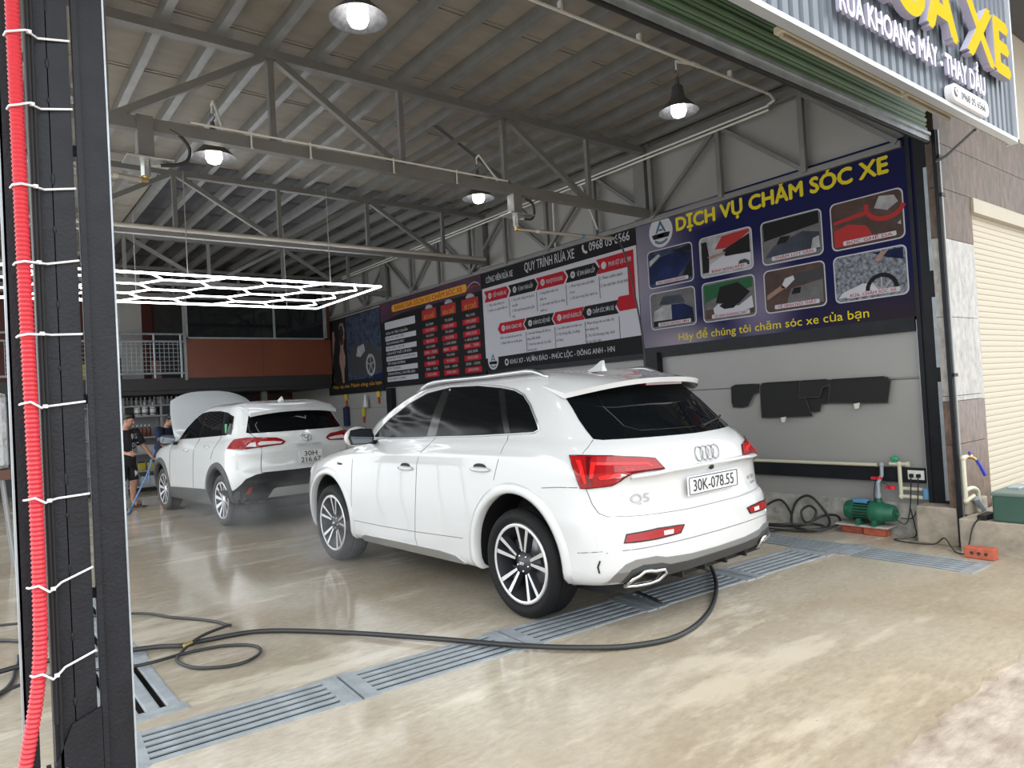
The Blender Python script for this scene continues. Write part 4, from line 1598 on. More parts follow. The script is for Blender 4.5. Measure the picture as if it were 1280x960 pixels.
def seam_part(pr, name, lines, parent, m='seam_dark', r=0.0035, off=0.0):
    mb = MB()
    for view, pts in lines:
        mb.tube(pr.line(pts, view, 0.05, off), r, 5)
    return mb.build(name, m, parent)


def build_audi():
    vs, fs = car_shell(AUDI_LV)
    pr = Proj(vs, fs)
    T = thing('car', 'large white SUV with black windows parked over the floor grating, mist at its front wheel', 'car', AUDI_POS, AUDI_PSI)
    mb = MB()
    mb.smooth = True
    mb.add(vs, fs)
    body = recalc(mb.build('body', ['car_white', 'black_plastic']))
    cut_arches(body, [(0.0, 0.40, 0.455), (2.82, 0.40, 0.455)], 0.60, 1.2, 'black_plastic')
    smooth_by_angle(body, 32)
    body.parent = T
    # arch lips: painted bands round the openings
    for x0 in (0.0, 2.82):
        for v, sg in (('L', -1), ('Rt', 1)):
            mb = MB()
            mb.smooth = True
            inn, out = [], []
            for k in range(41):
                a = R(-18 + 216 * k / 40)
                ring = []
                for rr, off in ((0.452, -0.05), (0.452, 0.010), (0.47, 0.016), (0.505, 0.014), (0.528, -0.004)):
                    px, pz = x0 + rr * math.cos(a), 0.40 + rr * math.sin(a)
                    pz = max(pz, 0.27)
                    l, n = pr.hit(sg * px, pz, v)
                    ring.append(Vector((l.x, l.y, l.z)) + Vector((0, -sg * off, 0)))
                inn.append(ring)
            V = [p for rg in inn for p in rg]
            F = []
            for k in range(40):
                for j in range(4):
                    F.append((k * 5 + j, k * 5 + j + 1, (k + 1) * 5 + j + 1, (k + 1) * 5 + j))
            mb.add(V, F)
            recalc(mb.build('wheel_arch_lip', 'car_white', T))
    # glass
    dlo = [(-2.06, 1.205), (-2.00, 1.235), (-1.80, 1.375), (-1.55, 1.50), (-1.32, 1.578), (-1.0, 1.612), (-0.63, 1.605), (-0.33, 1.576), (-0.157, 1.548),
           (-0.042, 1.508), (0.055, 1.435), (0.151, 1.335), (0.20, 1.272), (0.157, 1.252), (-0.105, 1.242), (-0.429, 1.23), (-0.998, 1.218), (-1.412, 1.206)]
    both(pr, dlo, 'L', 'Rt', 'pillar_trim', 'gloss_black', T, off=0.003)
    fw = [(-2.02, 1.215), (-1.97, 1.25), (-1.79, 1.37), (-1.54, 1.49), (-1.32, 1.565), (-1.10, 1.592), (-1.135, 1.225), (-1.412, 1.212)]
    rw = [(-1.0, 1.225), (-0.985, 1.60), (-0.63, 1.594), (-0.36, 1.567), (-0.155, 1.25), (-0.429, 1.238)]
    qw = [(-0.09, 1.25), (-0.28, 1.556), (-0.15, 1.534), (-0.045, 1.495), (0.045, 1.43), (0.14, 1.335), (0.18, 1.274), (0.15, 1.262)]
    for w in (fw, rw, qw):
        both(pr, w, 'L', 'Rt', 'side_window', 'side_glass', T, off=0.0045)
    for v, sg in (('L', 1), ('Rt', -1)):
        mb = MB()
        mb.smooth = True
        mb.tube(pr.line([(sg * p[0], p[1]) for p in dlo], v, 0.05, 0.004, closed=True), 0.0075, 6, closed=True)
        mb.build('window_trim', 'silver_trim', T)
    ws = [(-0.66, 1.20), (0.66, 1.20), (0.60, 1.38), (0.52, 1.56), (0.0, 1.60), (-0.52, 1.56), (-0.60, 1.38)]
    mb = MB()
    pr.decal(mb, ws, 'F', off=0.004)
    smooth_by_angle(mb.build('windscreen', 'tint_glass', T), 30)
    rg = [(-0.735, 1.205), (-0.70, 1.196), (0.0, 1.188), (0.70, 1.196), (0.735, 1.205), (0.715, 1.33), (0.665, 1.52), (0.4, 1.56), (-0.4, 1.56), (-0.665, 1.52), (-0.715, 1.33)]
    mb = MB()
    pr.decal(mb, rg, 'B', off=0.004)
    smooth_by_angle(mb.build('rear_window', 'tint_glass', T), 30)
    # inner sight pane of the rear window and its wiper
    mb = MB()
    mb.tube(pr.line([(-0.50, 1.50), (-0.54, 1.40), (-0.52, 1.27), (-0.44, 1.235), (0.0, 1.228), (0.44, 1.235), (0.52, 1.27), (0.54, 1.40), (0.50, 1.50)], 'B', 0.05, 0.005), 0.003, 5)
    mb.build('window_print', 'gloss_black', T)
    mb = MB()
    P = pr.line([(0.10, 1.215), (0.25, 1.235), (0.55, 1.262)], 'B', 0.05, 0.02)
    mb.tube(P, [0.016] + [0.008] * (len(P) - 1), 6)
    mb.build('wiper', 'black_plastic', T)
    # spoiler
    mb = MB()
    mb.smooth = True
    ny, nx = 21, 7
    top, bot = [], []
    for i in range(ny):
        y = -0.700 + 1.40 * i / (ny - 1)
        t = abs(y) / 0.700
        rowt, rowb = [], []
        xt = -0.615 + 0.06 * t ** 2 + 0.24 * t ** 5
        zt = 1.577 - 0.055 * t ** 2.4 - 0.022 * t ** 6
        x0 = -0.05 - 0.05 * t ** 3
        h0 = pr.bvh.ray_cast(Vector((x0, y, 3)), Vector((0, 0, -1)))[0]
        loc0 = h0 if h0 and h0.z > 1.4 else Vector((x0, y, 1.53))
        for k in range(nx):
            s = k / (nx - 1)
            x = x0 + (xt - x0) * s
            base = pr.bvh.ray_cast(Vector((x, y, 3)), Vector((0, 0, -1)))[0]
            zz = loc0.z + 0.003 + (zt - loc0.z) * (0.75 * s + 0.25 * s * s)
            if base and s < 0.7 and base.z > 1.4:
                zz = max(zz, base.z + 0.004)
            rowt.append(Vector((x, y, zz)))
            rowb.append(Vector((x + 0.012 * s, y, zz - 0.006 - 0.028 * s)))
        top.append(rowt)
        bot.append(rowb)
    V = [p for r_ in top for p in r_] + [p for r_ in bot for p in r_]
    o = ny * nx
    F = []
    for i in range(ny - 1):
        for k in range(nx - 1):
            a = i * nx + k
            F.append((a, a + 1, a + nx + 1, a + nx))
            F.append((o + a, o + a + nx, o + a + nx + 1, o + a + 1))
        F.append((i * nx + nx - 1, (i + 1) * nx + nx - 1, o + (i + 1) * nx + nx - 1, o + i * nx + nx - 1))
    for i in (0, ny - 1):
        for k in range(nx - 1):
            F.append((i * nx + k, i * nx + k + 1, o + i * nx + k + 1, o + i * nx + k))
    mb.add(V, F)
    sp = smooth_by_angle(recalc(mb.build('spoiler', 'car_white', T)), 40)
    mb = MB()
    mb.bbox((-0.598, -0.2, 1.528), (-0.55, 0.2, 1.544))
    mb.build('brake_lamp', 'tail_dark', sp)
    # roof rails, aerial fin
    for sg in (1, -1):
        pts = []
        for k in range(24):
            s = k / 23
            x = -0.08 + 1.66 * s
            y = sg * (0.655 - 0.03 * math.cos(PI * s) ** 2)
            b = pr.bvh.ray_cast(Vector((x, y, 3)), Vector((0, 0, -1)))[0]
            lift = 0.036 * min(1, math.sin(PI * s) * 3.2)
            pts.append(Vector((x, y, (b.z if b else 1.6) + lift)))
        mb = MB()
        mb.smooth = True
        mb.tube(pts, 0.016, 8)
        mb.build('roof_rail', 'silver_trim', T)
    mb = MB()
    b = pr.bvh.ray_cast(Vector((0.08, 0, 3)), Vector((0, 0, -1)))[0].z
    prof = [(0.15, 0, b - 0.005), (0.05, 0, b + 0.03), (-0.02, 0, b + 0.075), (-0.045, 0, b + 0.077), (-0.04, 0, b + 0.03), (-0.05, 0, b - 0.005)]
    L = [(p[0], 0.006 + 0.02 * (1 - (p[2] - b) / 0.08), p[2]) for p in prof]
    Rr_ = [(p[0], -q[1], p[2]) for p, q in zip(prof, L)]
    n = len(L)
    mb.add(L + Rr_, [tuple(range(n)), tuple(range(2 * n - 1, n - 1, -1))] + [(i, (i + 1) % n, n + (i + 1) % n, n + i) for i in range(n)])
    recalc(mb.build('aerial', 'car_white', T))
    # tail lamps
    tl = [(-0.263, 1.112), (-0.15, 1.107), (0.0, 1.098), (0.17, 1.080), (0.262, 1.066), (0.318, 0.998), (0.20, 0.995), (0.108, 0.992), (0.06, 0.978), (0.03, 0.955), (-0.02, 0.932), (-0.162, 0.920), (-0.206, 0.920), (-0.239, 1.027)]
    bars = [[(-0.225, 1.082), (-0.195, 1.082), (-0.165, 0.95), (-0.18, 0.945)],
            [(-0.135, 1.068), (0.21, 1.048), (0.245, 1.022), (0.225, 1.02), (0.2, 1.034), (-0.11, 1.05), (-0.13, 0.985), (-0.15, 0.98)],
            [(-0.10, 1.028), (0.12, 1.016), (0.115, 1.005), (-0.09, 1.012)],
            [(-0.10, 0.992), (0.04, 0.996), (0.035, 0.984), (-0.09, 0.972)]]
    dk = [(-0.165, 1.10), (-0.128, 1.098), (-0.14, 1.075), (-0.150, 1.0), (-0.128, 0.945), (-0.165, 0.93), (-0.172, 0.96), (-0.16, 1.0)]
    for v, f in (('DL', lambda q: q), ('DR', mirror_uv)):
        mb = MB()
        pr.decal(mb, f(tl), v, off=0.010, grid=0.05)
        lamp = mb.build('tail_lamp', 'tail_red', T)
        mb = MB()
        for q in bars:
            pr.decal(mb, f(q), v, off=0.0125, grid=0.05)
        mb.build('light_strip', 'tail_bright', lamp)
        mb = MB()
        pr.decal(mb, f(dk), v, off=0.0115, grid=0.05)
        mb.build('dark_segment', 'tail_dark', lamp)
        mb = MB()
        mb.tube(pr.line(f(tl), v, 0.04, 0.006, closed=True), 0.006, 5, closed=True)
        mb.build('lamp_frame', 'tail_dark', lamp)
    # rear reflectors
    rf = [(-0.80, 0.592), (-0.78, 0.640), (-0.58, 0.652), (-0.36, 0.645), (-0.40, 0.600), (-0.60, 0.592)]
    for f in (lambda q: q, mirror_uv):
        mb = MB()
        pr.decal(mb, f(rf), 'B', off=0.006)
        o = mb.build('reflector', 'tail_red', T)
        mb = MB()
        pr.decal(mb, f([(-0.54, 0.606), (-0.54, 0.632), (-0.46, 0.632), (-0.465, 0.606)]), 'B', off=0.008)
        mb.build('reverse_lamp', 'lamp_clear', o)
        mb = MB()
        mb.tube(pr.line(f(rf), 'B', 0.05, 0.004, closed=True), 0.005, 5, closed=True)
        mb.build('lamp_frame', 'gloss_black', o)
    # tailgate ledge over the plate
    mb = MB()
    mb.smooth = True
    mb.tube(pr.line([(-0.70, 0.972), (-0.66, 0.978), (-0.4, 0.985), (0.0, 0.987), (0.4, 0.985), (0.66, 0.978), (0.70, 0.972)], 'B', 0.06, 0.004), 0.014, 8)
    mb.build('tailgate_ledge', 'car_white', T)
    # seams
    sl = [[(-0.996, 1.215), (-1.052, 1.166), (-1.14, 1.103), (-1.18, 1.007), (-1.209, 0.749), (-1.25, 0.487), (-1.262, 0.407), (-1.238, 0.345)],
          [(-0.109, 1.235), (-0.101, 1.199), (-0.125, 1.151), (-0.14, 1.071), (-0.194, 0.93)],
          [(-2.20, 1.165), (-2.276, 1.078), (-2.29, 0.932), (-2.321, 0.672), (-2.344, 0.447), (-1.784, 0.447), (-1.254, 0.457), (-0.60, 0.479)],
          [(0.30, 0.905), (0.45, 0.918), (0.60, 0.922)], [(0.585, 0.525), (0.75, 0.545)]]
    lines = []
    for q in sl:
        lines += [('L', q), ('Rt', mirror_uv(q))]
    gs = [(-0.90, 0.925), (-0.886, 0.824), (-0.868, 0.768), (-0.836, 0.745), (-0.664, 0.736), (-0.287, 0.728), (0.287, 0.728), (0.664, 0.736), (0.836, 0.745), (0.868, 0.768), (0.886, 0.824), (0.90, 0.925)]
    lines += [('B', gs), ('B', [(-0.88, 0.535), (-0.805, 0.548), (-0.545, 0.553), (0.0, 0.55), (0.545, 0.553), (0.88, 0.535)])]
    lines += [('B', [(-0.74, 1.20), (-0.80, 1.16), (-0.85, 1.12)]), ('B', [(0.74, 1.20), (0.80, 1.16), (0.85, 1.12)])]
    seam_part(pr, 'panel_seam', lines, T, m='seam_grey', r=0.0028)
    # door handles
    for v, sg in (('L', -1), ('Rt', 1)):
        for x, z in ((1.345, 0.968), (0.34, 0.998)):
            l, n = pr.hit(sg * x, z, v)
            mb = MB()
            mb.smooth = True
            mb.sphere((l.x, l.y - sg * 0.012, l.z), 0.1, 14, (1.15, 0.26, 0.21))
            h = mb.build('door_handle', 'car_white', T)
            mb = MB()
            mb.sphere((l.x + 0.01, l.y - sg * 0.001, l.z + 0.018), 0.075, 12, (1.0, 0.06, 0.34))
            mb.build('handle_recess', 'seam_dark', h)
    # mirrors
    for sg in (1, -1):
        bm = bmesh.new()
        bmesh.ops.create_icosphere(bm, subdivisions=3, radius=1)
        for v in bm.verts:
            x, y, z = v.co
            sx = 0.10 if x > 0 else 0.045
            v.co = Vector((x * sx * (1 - 0.2 * z * z), y * 0.135 * (1 - 0.12 * z), z * 0.088 * (1 + 0.12 * y * sg)))
        mb = MB()
        mb.smooth = True
        mb.bm(bm, Matrix.Translation((1.92, sg * 1.05, 1.235)))
        mm = mb.build('wing_mirror', 'car_white', T)
        mb = MB()
        pts = [(-0.115, -0.06), (-0.06, -0.074), (0.10, -0.066), (0.122, 0.0), (0.10, 0.06), (0.0, 0.07), (-0.1, 0.06), (-0.125, 0.0)]
        mb.poly([(a * sg * -1, b) for a, b in pts][::sg * 1], (1.872, sg * 1.05, 1.235), (0, -1, 0), (0, 0, 1), 0.012)
        recalc(mb.build('mirror_rim', 'gloss_black', mm))
        mb = MB()
        mb.poly([(a * sg * -0.86, b * 0.86) for a, b in pts], (1.869, sg * 1.05, 1.235), (0, -1, 0), (0, 0, 1), 0.004)
        recalc(mb.build('mirror_glass', 'mirror_glass', mm))
        mb = MB()
        mb.bar((1.93, sg * 0.96, 1.18), (1.97, sg * 0.84, 1.165), 0.07, 0.035)
        mb.build('mirror_stalk', 'gloss_black', mm)
    # number plate
    px = -0.945
    mb = MB()
    mb.bbev((px, 0.0, 0.868), (0.012, 0.56, 0.122), 0.005)
    pl = mb.build('number_plate', 'plate_white', T)
    mb = MB()
    pts = [(px - 0.008, y, 0.868 + z) for y, z in rrect(-0.272, -0.053, 0.272, 0.053, 0.01)]
    mb.tube(pts, 0.003, 5, closed=True)
    mb.text('30K-078.55', (px - 0.0085, 0.228, 0.832), (0, -1, 0), (0, 0, 1), 0.072, 0.456, bold=0.012, depth=0.002)
    mb.build('plate_lettering', 'plate_ink', pl)
    # badge of four linked rings, model lettering
    mb = MB()
    mb.smooth = True
    for k in range(4):
        yc = 0.0895 - 0.0597 * k
        pts = []
        for i in range(24):
            a = 2 * PI * i / 24
            l, n = pr.hit(-(yc + 0.042 * math.cos(a)), 1.058 + 0.046 * math.sin(a), 'B')
            pts.append(l + n * (0.007 + 0.002 * (k % 2)))
        mb.tube(pts, 0.0048, 6, closed=True)
    mb.build('badge_rings', 'badge_grey', T)
    for word, y, z, h, W in (('Q5', 0.70, 0.812, 0.052, 0.125), ('45 TFSI', -0.50, 0.822, 0.026, 0.13), ('quattro', -0.55, 0.788, 0.018, 0.085)):
        mb = MB()
        mb.text(word, (-0.92, y, z), (0, -1, 0), (0, 0, 1), h, W, bold=0.03)
        nq = len(mb.v) // 4
        vv = []
        for i, (x, y2, z2) in enumerate(mb.v):
            l, nn = pr.hit(-y2, z2, 'B')
            vv.append(tuple(l + nn * (0.005 + 0.0003 * (i // nq))))
        mb.v = vv
        mb.build('badge_lettering', 'badge_grey', T)
    mb = MB()
    for y in (0.0,):
        l, nn = pr.hit(-y, 0.968, 'B')
        mb.sphere(l, 0.02, 10)
    mb.build('camera_eye', 'gloss_black', T)
    # lower bumper: silver blade, dark diffuser, exhaust tips, sensors, vents
    blade = [(-0.862, 0.30), (-0.862, 0.345), (-0.85, 0.405), (-0.80, 0.465), (-0.74, 0.488), (-0.61, 0.492), (-0.53, 0.472), (-0.3, 0.455), (0.0, 0.45), (0.3, 0.455), (0.53, 0.472), (0.61, 0.492), (0.74, 0.488), (0.80, 0.465), (0.85, 0.405), (0.862, 0.345), (0.862, 0.30)]
    mb = MB()
    pr.decal(mb, blade, 'B', off=0.010, grid=0.06)
    mb.build('bumper_blade', 'blade_grey', T)
    dif = [(-0.80, 0.30), (-0.80, 0.36), (-0.77, 0.43), (-0.70, 0.452), (-0.57, 0.445), (-0.50, 0.425), (-0.25, 0.415), (0.25, 0.415), (0.50, 0.425), (0.57, 0.445), (0.70, 0.452), (0.77, 0.43), (0.80, 0.36), (0.80, 0.30)]
    mb = MB()
    pr.decal(mb, dif, 'B', off=0.014, grid=0.06)
    df = mb.build('diffuser', 'diffuser_grey', T)
    for y in (-0.36, -0.12, 0.12, 0.36):
        mb = MB()
        mb.box((-0.82, y, 0.335), (0.22, 0.018, 0.05))
        mb.build('diffuser_fin', 'black_plastic', df)
    mb = MB()
    mb.bbox((-0.80, -0.75, 0.27), (-0.4, 0.75, 0.33))
    mb.build('diffuser_tray', 'black_plastic', df)
    for f in (lambda q: q, mirror_uv):
        mb = MB()
        mb.smooth = True
        pts = pr.line(f([(-0.77, 0.340), (-0.755, 0.385), (-0.70, 0.418), (-0.56, 0.414), (-0.535, 0.39), (-0.56, 0.350), (-0.60, 0.338)]), 'B', 0.03, 0.024, closed=True)
        mb.tube(pts, 0.011, 6, closed=True)
        ex = mb.build('exhaust_tip', 'chrome', T)
        mb = MB()
        pr.decal(mb, f([(-0.77, 0.340), (-0.755, 0.385), (-0.70, 0.418), (-0.56, 0.414), (-0.535, 0.39), (-0.56, 0.350), (-0.60, 0.338)]), 'B', off=0.018)
        mb.build('exhaust_opening', 'gloss_black', ex)
        mb = MB()
        mb.tube(pr.line(f([(-0.90, 0.415), (-0.905, 0.45), (-0.90, 0.49)]), 'B', 0.02, 0.004), 0.006, 5)
        mb.build('vent_slot', 'gloss_black', T)
    for y in (-0.70, -0.25, 0.25, 0.70):
        l, nn = pr.hit(y, 0.575, 'B')
        T2 = nn.to_track_quat('Z', 'Y').to_matrix().to_4x4()
        mb = MB()
        mb.lathe([(0.0, 0.003), (0.011, 0.003), (0.012, 0.0)], Matrix.Translation(l) @ T2, 12)
        mb.build('parking_sensor', 'plate_white', T)
    for f in (lambda q: q, mirror_uv):
        mb = MB()
        v = 'L' if f([(1, 0)])[0][0] == 1 else 'Rt'
        pr.decal(mb, f([(-2.18, 0.275), (-2.18, 0.318), (-2.10, 0.338), (-0.90, 0.350), (-0.72, 0.338), (-0.62, 0.285)]), v, off=0.012)
        mb.build('sill_trim', 'silver_trim', T)
    l, nn = pr.hit(-2.52, 0.94, 'L')
    mb = MB()
    mb.text('S line', (2.58, l.y + 0.006, 0.955), (-1, 0, 0), (0, 0, 1), 0.022, 0.09, bold=0.01, depth=0.004)
    mb.build('fender_badge', 'seam_dark', T)
    mb = MB()
    mb.bbox((-0.6, -0.7, 0.22), (3.2, 0.7, 0.32))
    mb.tube([(-0.35, 0.0, 0.37), (-0.05, 0.55, 0.37)], 0.05, 8)
    mb.build('underbody', 'black_plastic', T)

    def spokes(rb, TT, Rr, w2):
        y0 = w2 - 0.045
        for k in range(5):
            a = R(90 + 72 * k + 8)
            for s in (-1, 1):
                spoke_bar(rb, TT, a + s * R(9), 0.08, 0.018, a + s * R(12.0), Rr - 0.006, 0.030, y0 + 0.0, w2 - 0.02, 0.05)
            # grey web between the pair
            rb.mi = 1
            r0, r1 = 0.04, Rr * 0.66
            q = [(r0, a - R(25)), (r1, a - R(9)), (r1, a + R(9)), (r0, a + R(25))]
            rb.add([TT @ Vector((r * math.cos(t), y0 - 0.012, r * math.sin(t))) for r, t in q], [(0, 1, 2, 3)])
        rb.smooth = True
        rb.mi = 1
        rb.lathe([(0.0, y0 + 0.012), (0.03, y0 + 0.012), (0.036, y0 + 0.006), (0.07, y0 - 0.004), (0.08, y0 - 0.04)], TT, 24, 'Y')
        rb.mi = 2
        for k in range(5):
            a = R(126 + 72 * k)
            rb.sphere(TT @ Vector((0.055 * math.cos(a), y0 - 0.002, 0.055 * math.sin(a))), 0.009, 8)
        for k in range(4):
            pts = [TT @ Vector((-0.0165 + 0.011 * k + 0.0085 * math.cos(2 * PI * i / 10), y0 + 0.014, 0.0085 * math.sin(2 * PI * i / 10))) for i in range(10)]
            rb.tube(pts, 0.0018, 4, closed=True)

    for x in (0.0, 2.82):
        for sg in (1, -1):
            wheel('wheel', T, (x, sg * 0.80, 0.369), sg, 0.369, 0.262, 0.255, spokes)
    return T


CAR1 = build_audi()

# ------------------------------------------------------------------ smaller white SUV with its bonnet up, further in
TOY_LV = [
    # xr    zr     zs     zf    w      dr    nr   xf    df   nf
    (-0.60, 0.36, 0.28, 0.28, 0.76, 0.40, 2.6, 3.30, 0.7, 2.6),
    (-0.74, 0.34, 0.235, 0.25, 0.83, 0.45, 2.7, 3.45, 0.85, 2.8),
    (-0.80, 0.42, 0.32, 0.33, 0.885, 0.50, 2.8, 3.55, 0.9, 2.8),
    (-0.84, 0.52, 0.46, 0.46, 0.905, 0.52, 2.8, 3.59, 0.95, 2.8),
    (-0.85, 0.62, 0.60, 0.57, 0.912, 0.52, 2.8, 3.60, 0.95, 2.8),
    (-0.84, 0.70, 0.69, 0.65, 0.912, 0.52, 2.8, 3.60, 0.95, 2.8),
    (-0.815, 0.74, 0.76, 0.70, 0.910, 0.50, 2.7, 3.59, 0.95, 2.8),
    (-0.80, 0.86, 0.86, 0.78, 0.905, 0.50, 2.7, 3.57, 0.95, 2.7),
    (-0.81, 0.95, 0.93, 0.84, 0.902, 0.50, 2.7, 3.54, 0.95, 2.7),
    (-0.80, 1.00, 0.98, 0.88, 0.895, 0.52, 2.6, 3.48, 0.95, 2.6),
    (-0.77, 1.06, 1.03, 0.93, 0.875, 0.55, 2.4, 3.38, 0.95, 2.6),
    (-0.735, 1.115, 1.075, 0.98, 0.852, 0.58, 2.4, 3.05, 0.95, 2.5),
    (-0.70, 1.155, 1.105, 1.05, 0.832, 0.58, 2.3, 2.62, 0.8, 2.5),
    (-0.66, 1.20, 1.15, 1.10, 0.812, 0.58, 2.3, 2.42, 0.75, 2.8),
    (-0.59, 1.29, 1.26, 1.21, 0.775, 0.56, 2.3, 2.22, 0.7, 3.0),
    (-0.51, 1.39, 1.38, 1.34, 0.725, 0.54, 2.4, 1.98, 0.7, 3.2),
    (-0.44, 1.47, 1.48, 1.46, 0.68, 0.50, 2.4, 1.74, 0.7, 3.2),
    (-0.40, 1.51, 1.54, 1.53, 0.64, 0.50, 2.4, 1.54, 0.7, 3.0),
    (-0.36, 1.54, 1.575, 1.57, 0.57, 0.5, 2.4, 1.36, 0.7, 2.8),
    (-0.28, 1.56, 1.595, 1.595, 0.43, 0.5, 2.3, 1.15, 0.6, 2.4),
    (-0.05, 1.575, 1.605, 1.605, 0.20, 0.3, 2.2, 0.90, 0.4, 2.2),
]
TOY_LV = [(a, b * 1.035, c * 1.035, d * 1.035, w * 1.02, dr, nr, xf, df, nf) for a, b, c, d, w, dr, nr, xf, df, nf in TOY_LV]
TOY_POS, TOY_PSI = (3.56, 9.93, 0), R(93.73)
# ---- build


def build_toyota():
    vs, fs = car_shell(TOY_LV)
    pr = Proj(vs, fs)
    T = thing('car', 'white SUV with grey wheel arch cladding and raised bonnet, under the hexagon light', 'car', TOY_POS, TOY_PSI)
    mb = MB()
    mb.smooth = True
    mb.add(vs, fs)
    body = recalc(mb.build('body', ['car_pearl', 'black_plastic']))
    cut_arches(body, [(0.0, 0.37, 0.405), (2.64, 0.37, 0.405)], 0.58, 1.2, 'black_plastic')
    smooth_by_angle(body, 32)
    body.parent = T
    for x0 in (0.0, 2.64):
        for v, sg in (('L', -1), ('Rt', 1)):
            mb = MB()
            mb.smooth = True
            rows = []
            for k in range(33):
                a = R(-25 + 230 * k / 32)
                row = []
                for rr, off in ((0.402, -0.05), (0.402, 0.014), (0.44, 0.02), (0.485, 0.016), (0.492, -0.004)):
                    l, n = pr.hit(sg * (x0 + rr * math.cos(a)), max(0.37 + rr * math.sin(a), 0.25), v)
                    row.append(l + Vector((0, -sg * off, 0)))
                rows.append(row)
            mb.add([p for r_ in rows for p in r_], [(k * 5 + j, k * 5 + j + 1, (k + 1) * 5 + j + 1, (k + 1) * 5 + j) for k in range(32) for j in range(4)])
            recalc(mb.build('wheel_arch_cladding', 'grey_plastic', T))
    sill = [(-2.30, 0.25), (-2.25, 0.385), (-2.10, 0.42), (-1.2, 0.45), (-0.55, 0.47), (-0.38, 0.42), (-0.36, 0.26)]
    both(pr, sill, 'L', 'Rt', 'sill_cladding', 'grey_plastic', T, off=0.016)
    dlo = [(-1.98, 1.145), (-1.92, 1.19), (-1.72, 1.32), (-1.45, 1.45), (-1.2, 1.53), (-0.9, 1.55), (-0.45, 1.545), (-0.1, 1.515), (0.12, 1.46), (0.22, 1.30), (0.24, 1.22), (-0.297, 1.20), (-1.3, 1.165)]
    both(pr, dlo, 'L', 'Rt', 'pillar_trim', 'gloss_black', T, off=0.003)
    for w in ([(-1.90, 1.165), (-1.70, 1.315), (-1.44, 1.435), (-1.20, 1.51), (-1.02, 1.525), (-0.98, 1.18), (-1.3, 1.175)],
              [(-0.90, 1.19), (-0.93, 1.535), (-0.45, 1.53), (-0.28, 1.52), (-0.08, 1.215), (-0.297, 1.21)],
              [(0.02, 1.225), (-0.16, 1.50), (0.09, 1.45), (0.19, 1.30), (0.21, 1.235)]):
        both(pr, w, 'L', 'Rt', 'side_window', 'tint_glass', T, off=0.006)
    mb = MB()
    q = [(0.06, 1.24), (-0.06, 1.36), (0.03, 1.36), (0.10, 1.25)]
    pr.decal(mb, q, 'L', off=0.008)
    mb.build('window_sticker', 'sticker_green', T)
    ws = [(-0.64, 1.14), (0.64, 1.14), (0.58, 1.33), (0.50, 1.50), (-0.50, 1.50), (-0.58, 1.33)]
    mb = MB()
    pr.decal(mb, ws, 'F', off=0.004)
    smooth_by_angle(mb.build('windscreen', 'tint_glass', T), 30)
    rg = [(-0.68, 1.235), (-0.63, 1.225), (0.63, 1.225), (0.68, 1.235), (0.60, 1.44), (0.57, 1.49), (-0.57, 1.49), (-0.60, 1.44)]
    mb = MB()
    pr.decal(mb, rg, 'B', off=0.005)
    smooth_by_angle(mb.build('rear_window', 'tint_glass', T), 30)
    # roof spoiler
    mb = MB()
    mb.smooth = True
    top, bot = [], []
    for i in range(15):
        y = -0.62 + 1.24 * i / 14
        t = abs(y) / 0.62
        b = pr.bvh.ray_cast(Vector((0.0, y, 3)), Vector((0, 0, -1)))[0]
        xt, zt = -0.56 + 0.10 * t ** 2.2, 1.535 - 0.05 * t ** 2.4
        top.append([Vector((0.0, y, b.z + 0.004)), Vector((-0.3, y, (b.z * 0.45 + zt * 0.55) + 0.02)), Vector((xt, y, zt))])
        bot.append([Vector((0.0, y, b.z - 0.01)), Vector((-0.3, y, (b.z * 0.45 + zt * 0.55) - 0.02)), Vector((xt + 0.01, y, zt - 0.045))])
    V = [p for r_ in top for p in r_] + [p for r_ in bot for p in r_]
    F = []
    for i in range(14):
        for k in range(2):
            a = i * 3 + k
            F += [(a, a + 1, a + 4, a + 3), (45 + a, 45 + a + 3, 45 + a + 4, 45 + a + 1)]
        F.append((i * 3 + 2, i * 3 + 5, 45 + i * 3 + 5, 45 + i * 3 + 2))
    for i in (0, 14):
        for k in range(2):
            F.append((i * 3 + k, i * 3 + k + 1, 45 + i * 3 + k + 1, 45 + i * 3 + k))
    mb.add(V, F)
    smooth_by_angle(recalc(mb.build('spoiler', 'car_pearl', T)), 40)
    b = pr.bvh.ray_cast(Vector((0.0, 0, 3)), Vector((0, 0, -1)))[0].z
    mb = MB()
    mb.add([(0.1, 0.02, b), (0.1, -0.02, b), (-0.06, 0.025, b), (-0.06, -0.025, b), (-0.05, 0.005, b + 0.07), (-0.05, -0.005, b + 0.07)], [(0, 2, 4), (1, 5, 3), (0, 4, 5, 1), (2, 3, 5, 4), (0, 1, 3, 2)])
    recalc(mb.build('aerial', 'car_pearl', T))
    tl = [(-0.389, 1.042), (-0.35, 1.11), (-0.311, 1.155), (-0.15, 1.168), (-0.029, 1.166), (0.222, 1.148), (0.29, 1.12), (0.33, 1.091), (0.31, 1.062), (0.20, 1.055), (0.057, 1.042), (-0.15, 1.03)]
    for v, f in (('DL', lambda q: q), ('DR', mirror_uv)):
        mb = MB()
        pr.decal(mb, f(tl), v, off=0.010, grid=0.06)
        lamp = mb.build('tail_lamp', 'tail_red', T)
        mb = MB()
        pr.decal(mb, f([(0.03, 1.085), (0.06, 1.11), (0.20, 1.105), (0.30, 1.09), (0.29, 1.07), (0.06, 1.062)]), v, off=0.013, grid=0.06)
        pr.decal(mb, f([(-0.10, 1.055), (-0.06, 1.10), (0.0, 1.105), (0.02, 1.05)]), v, off=0.013, grid=0.06)
        mb.build('clear_segment', 'lamp_clear', lamp)
        mb = MB()
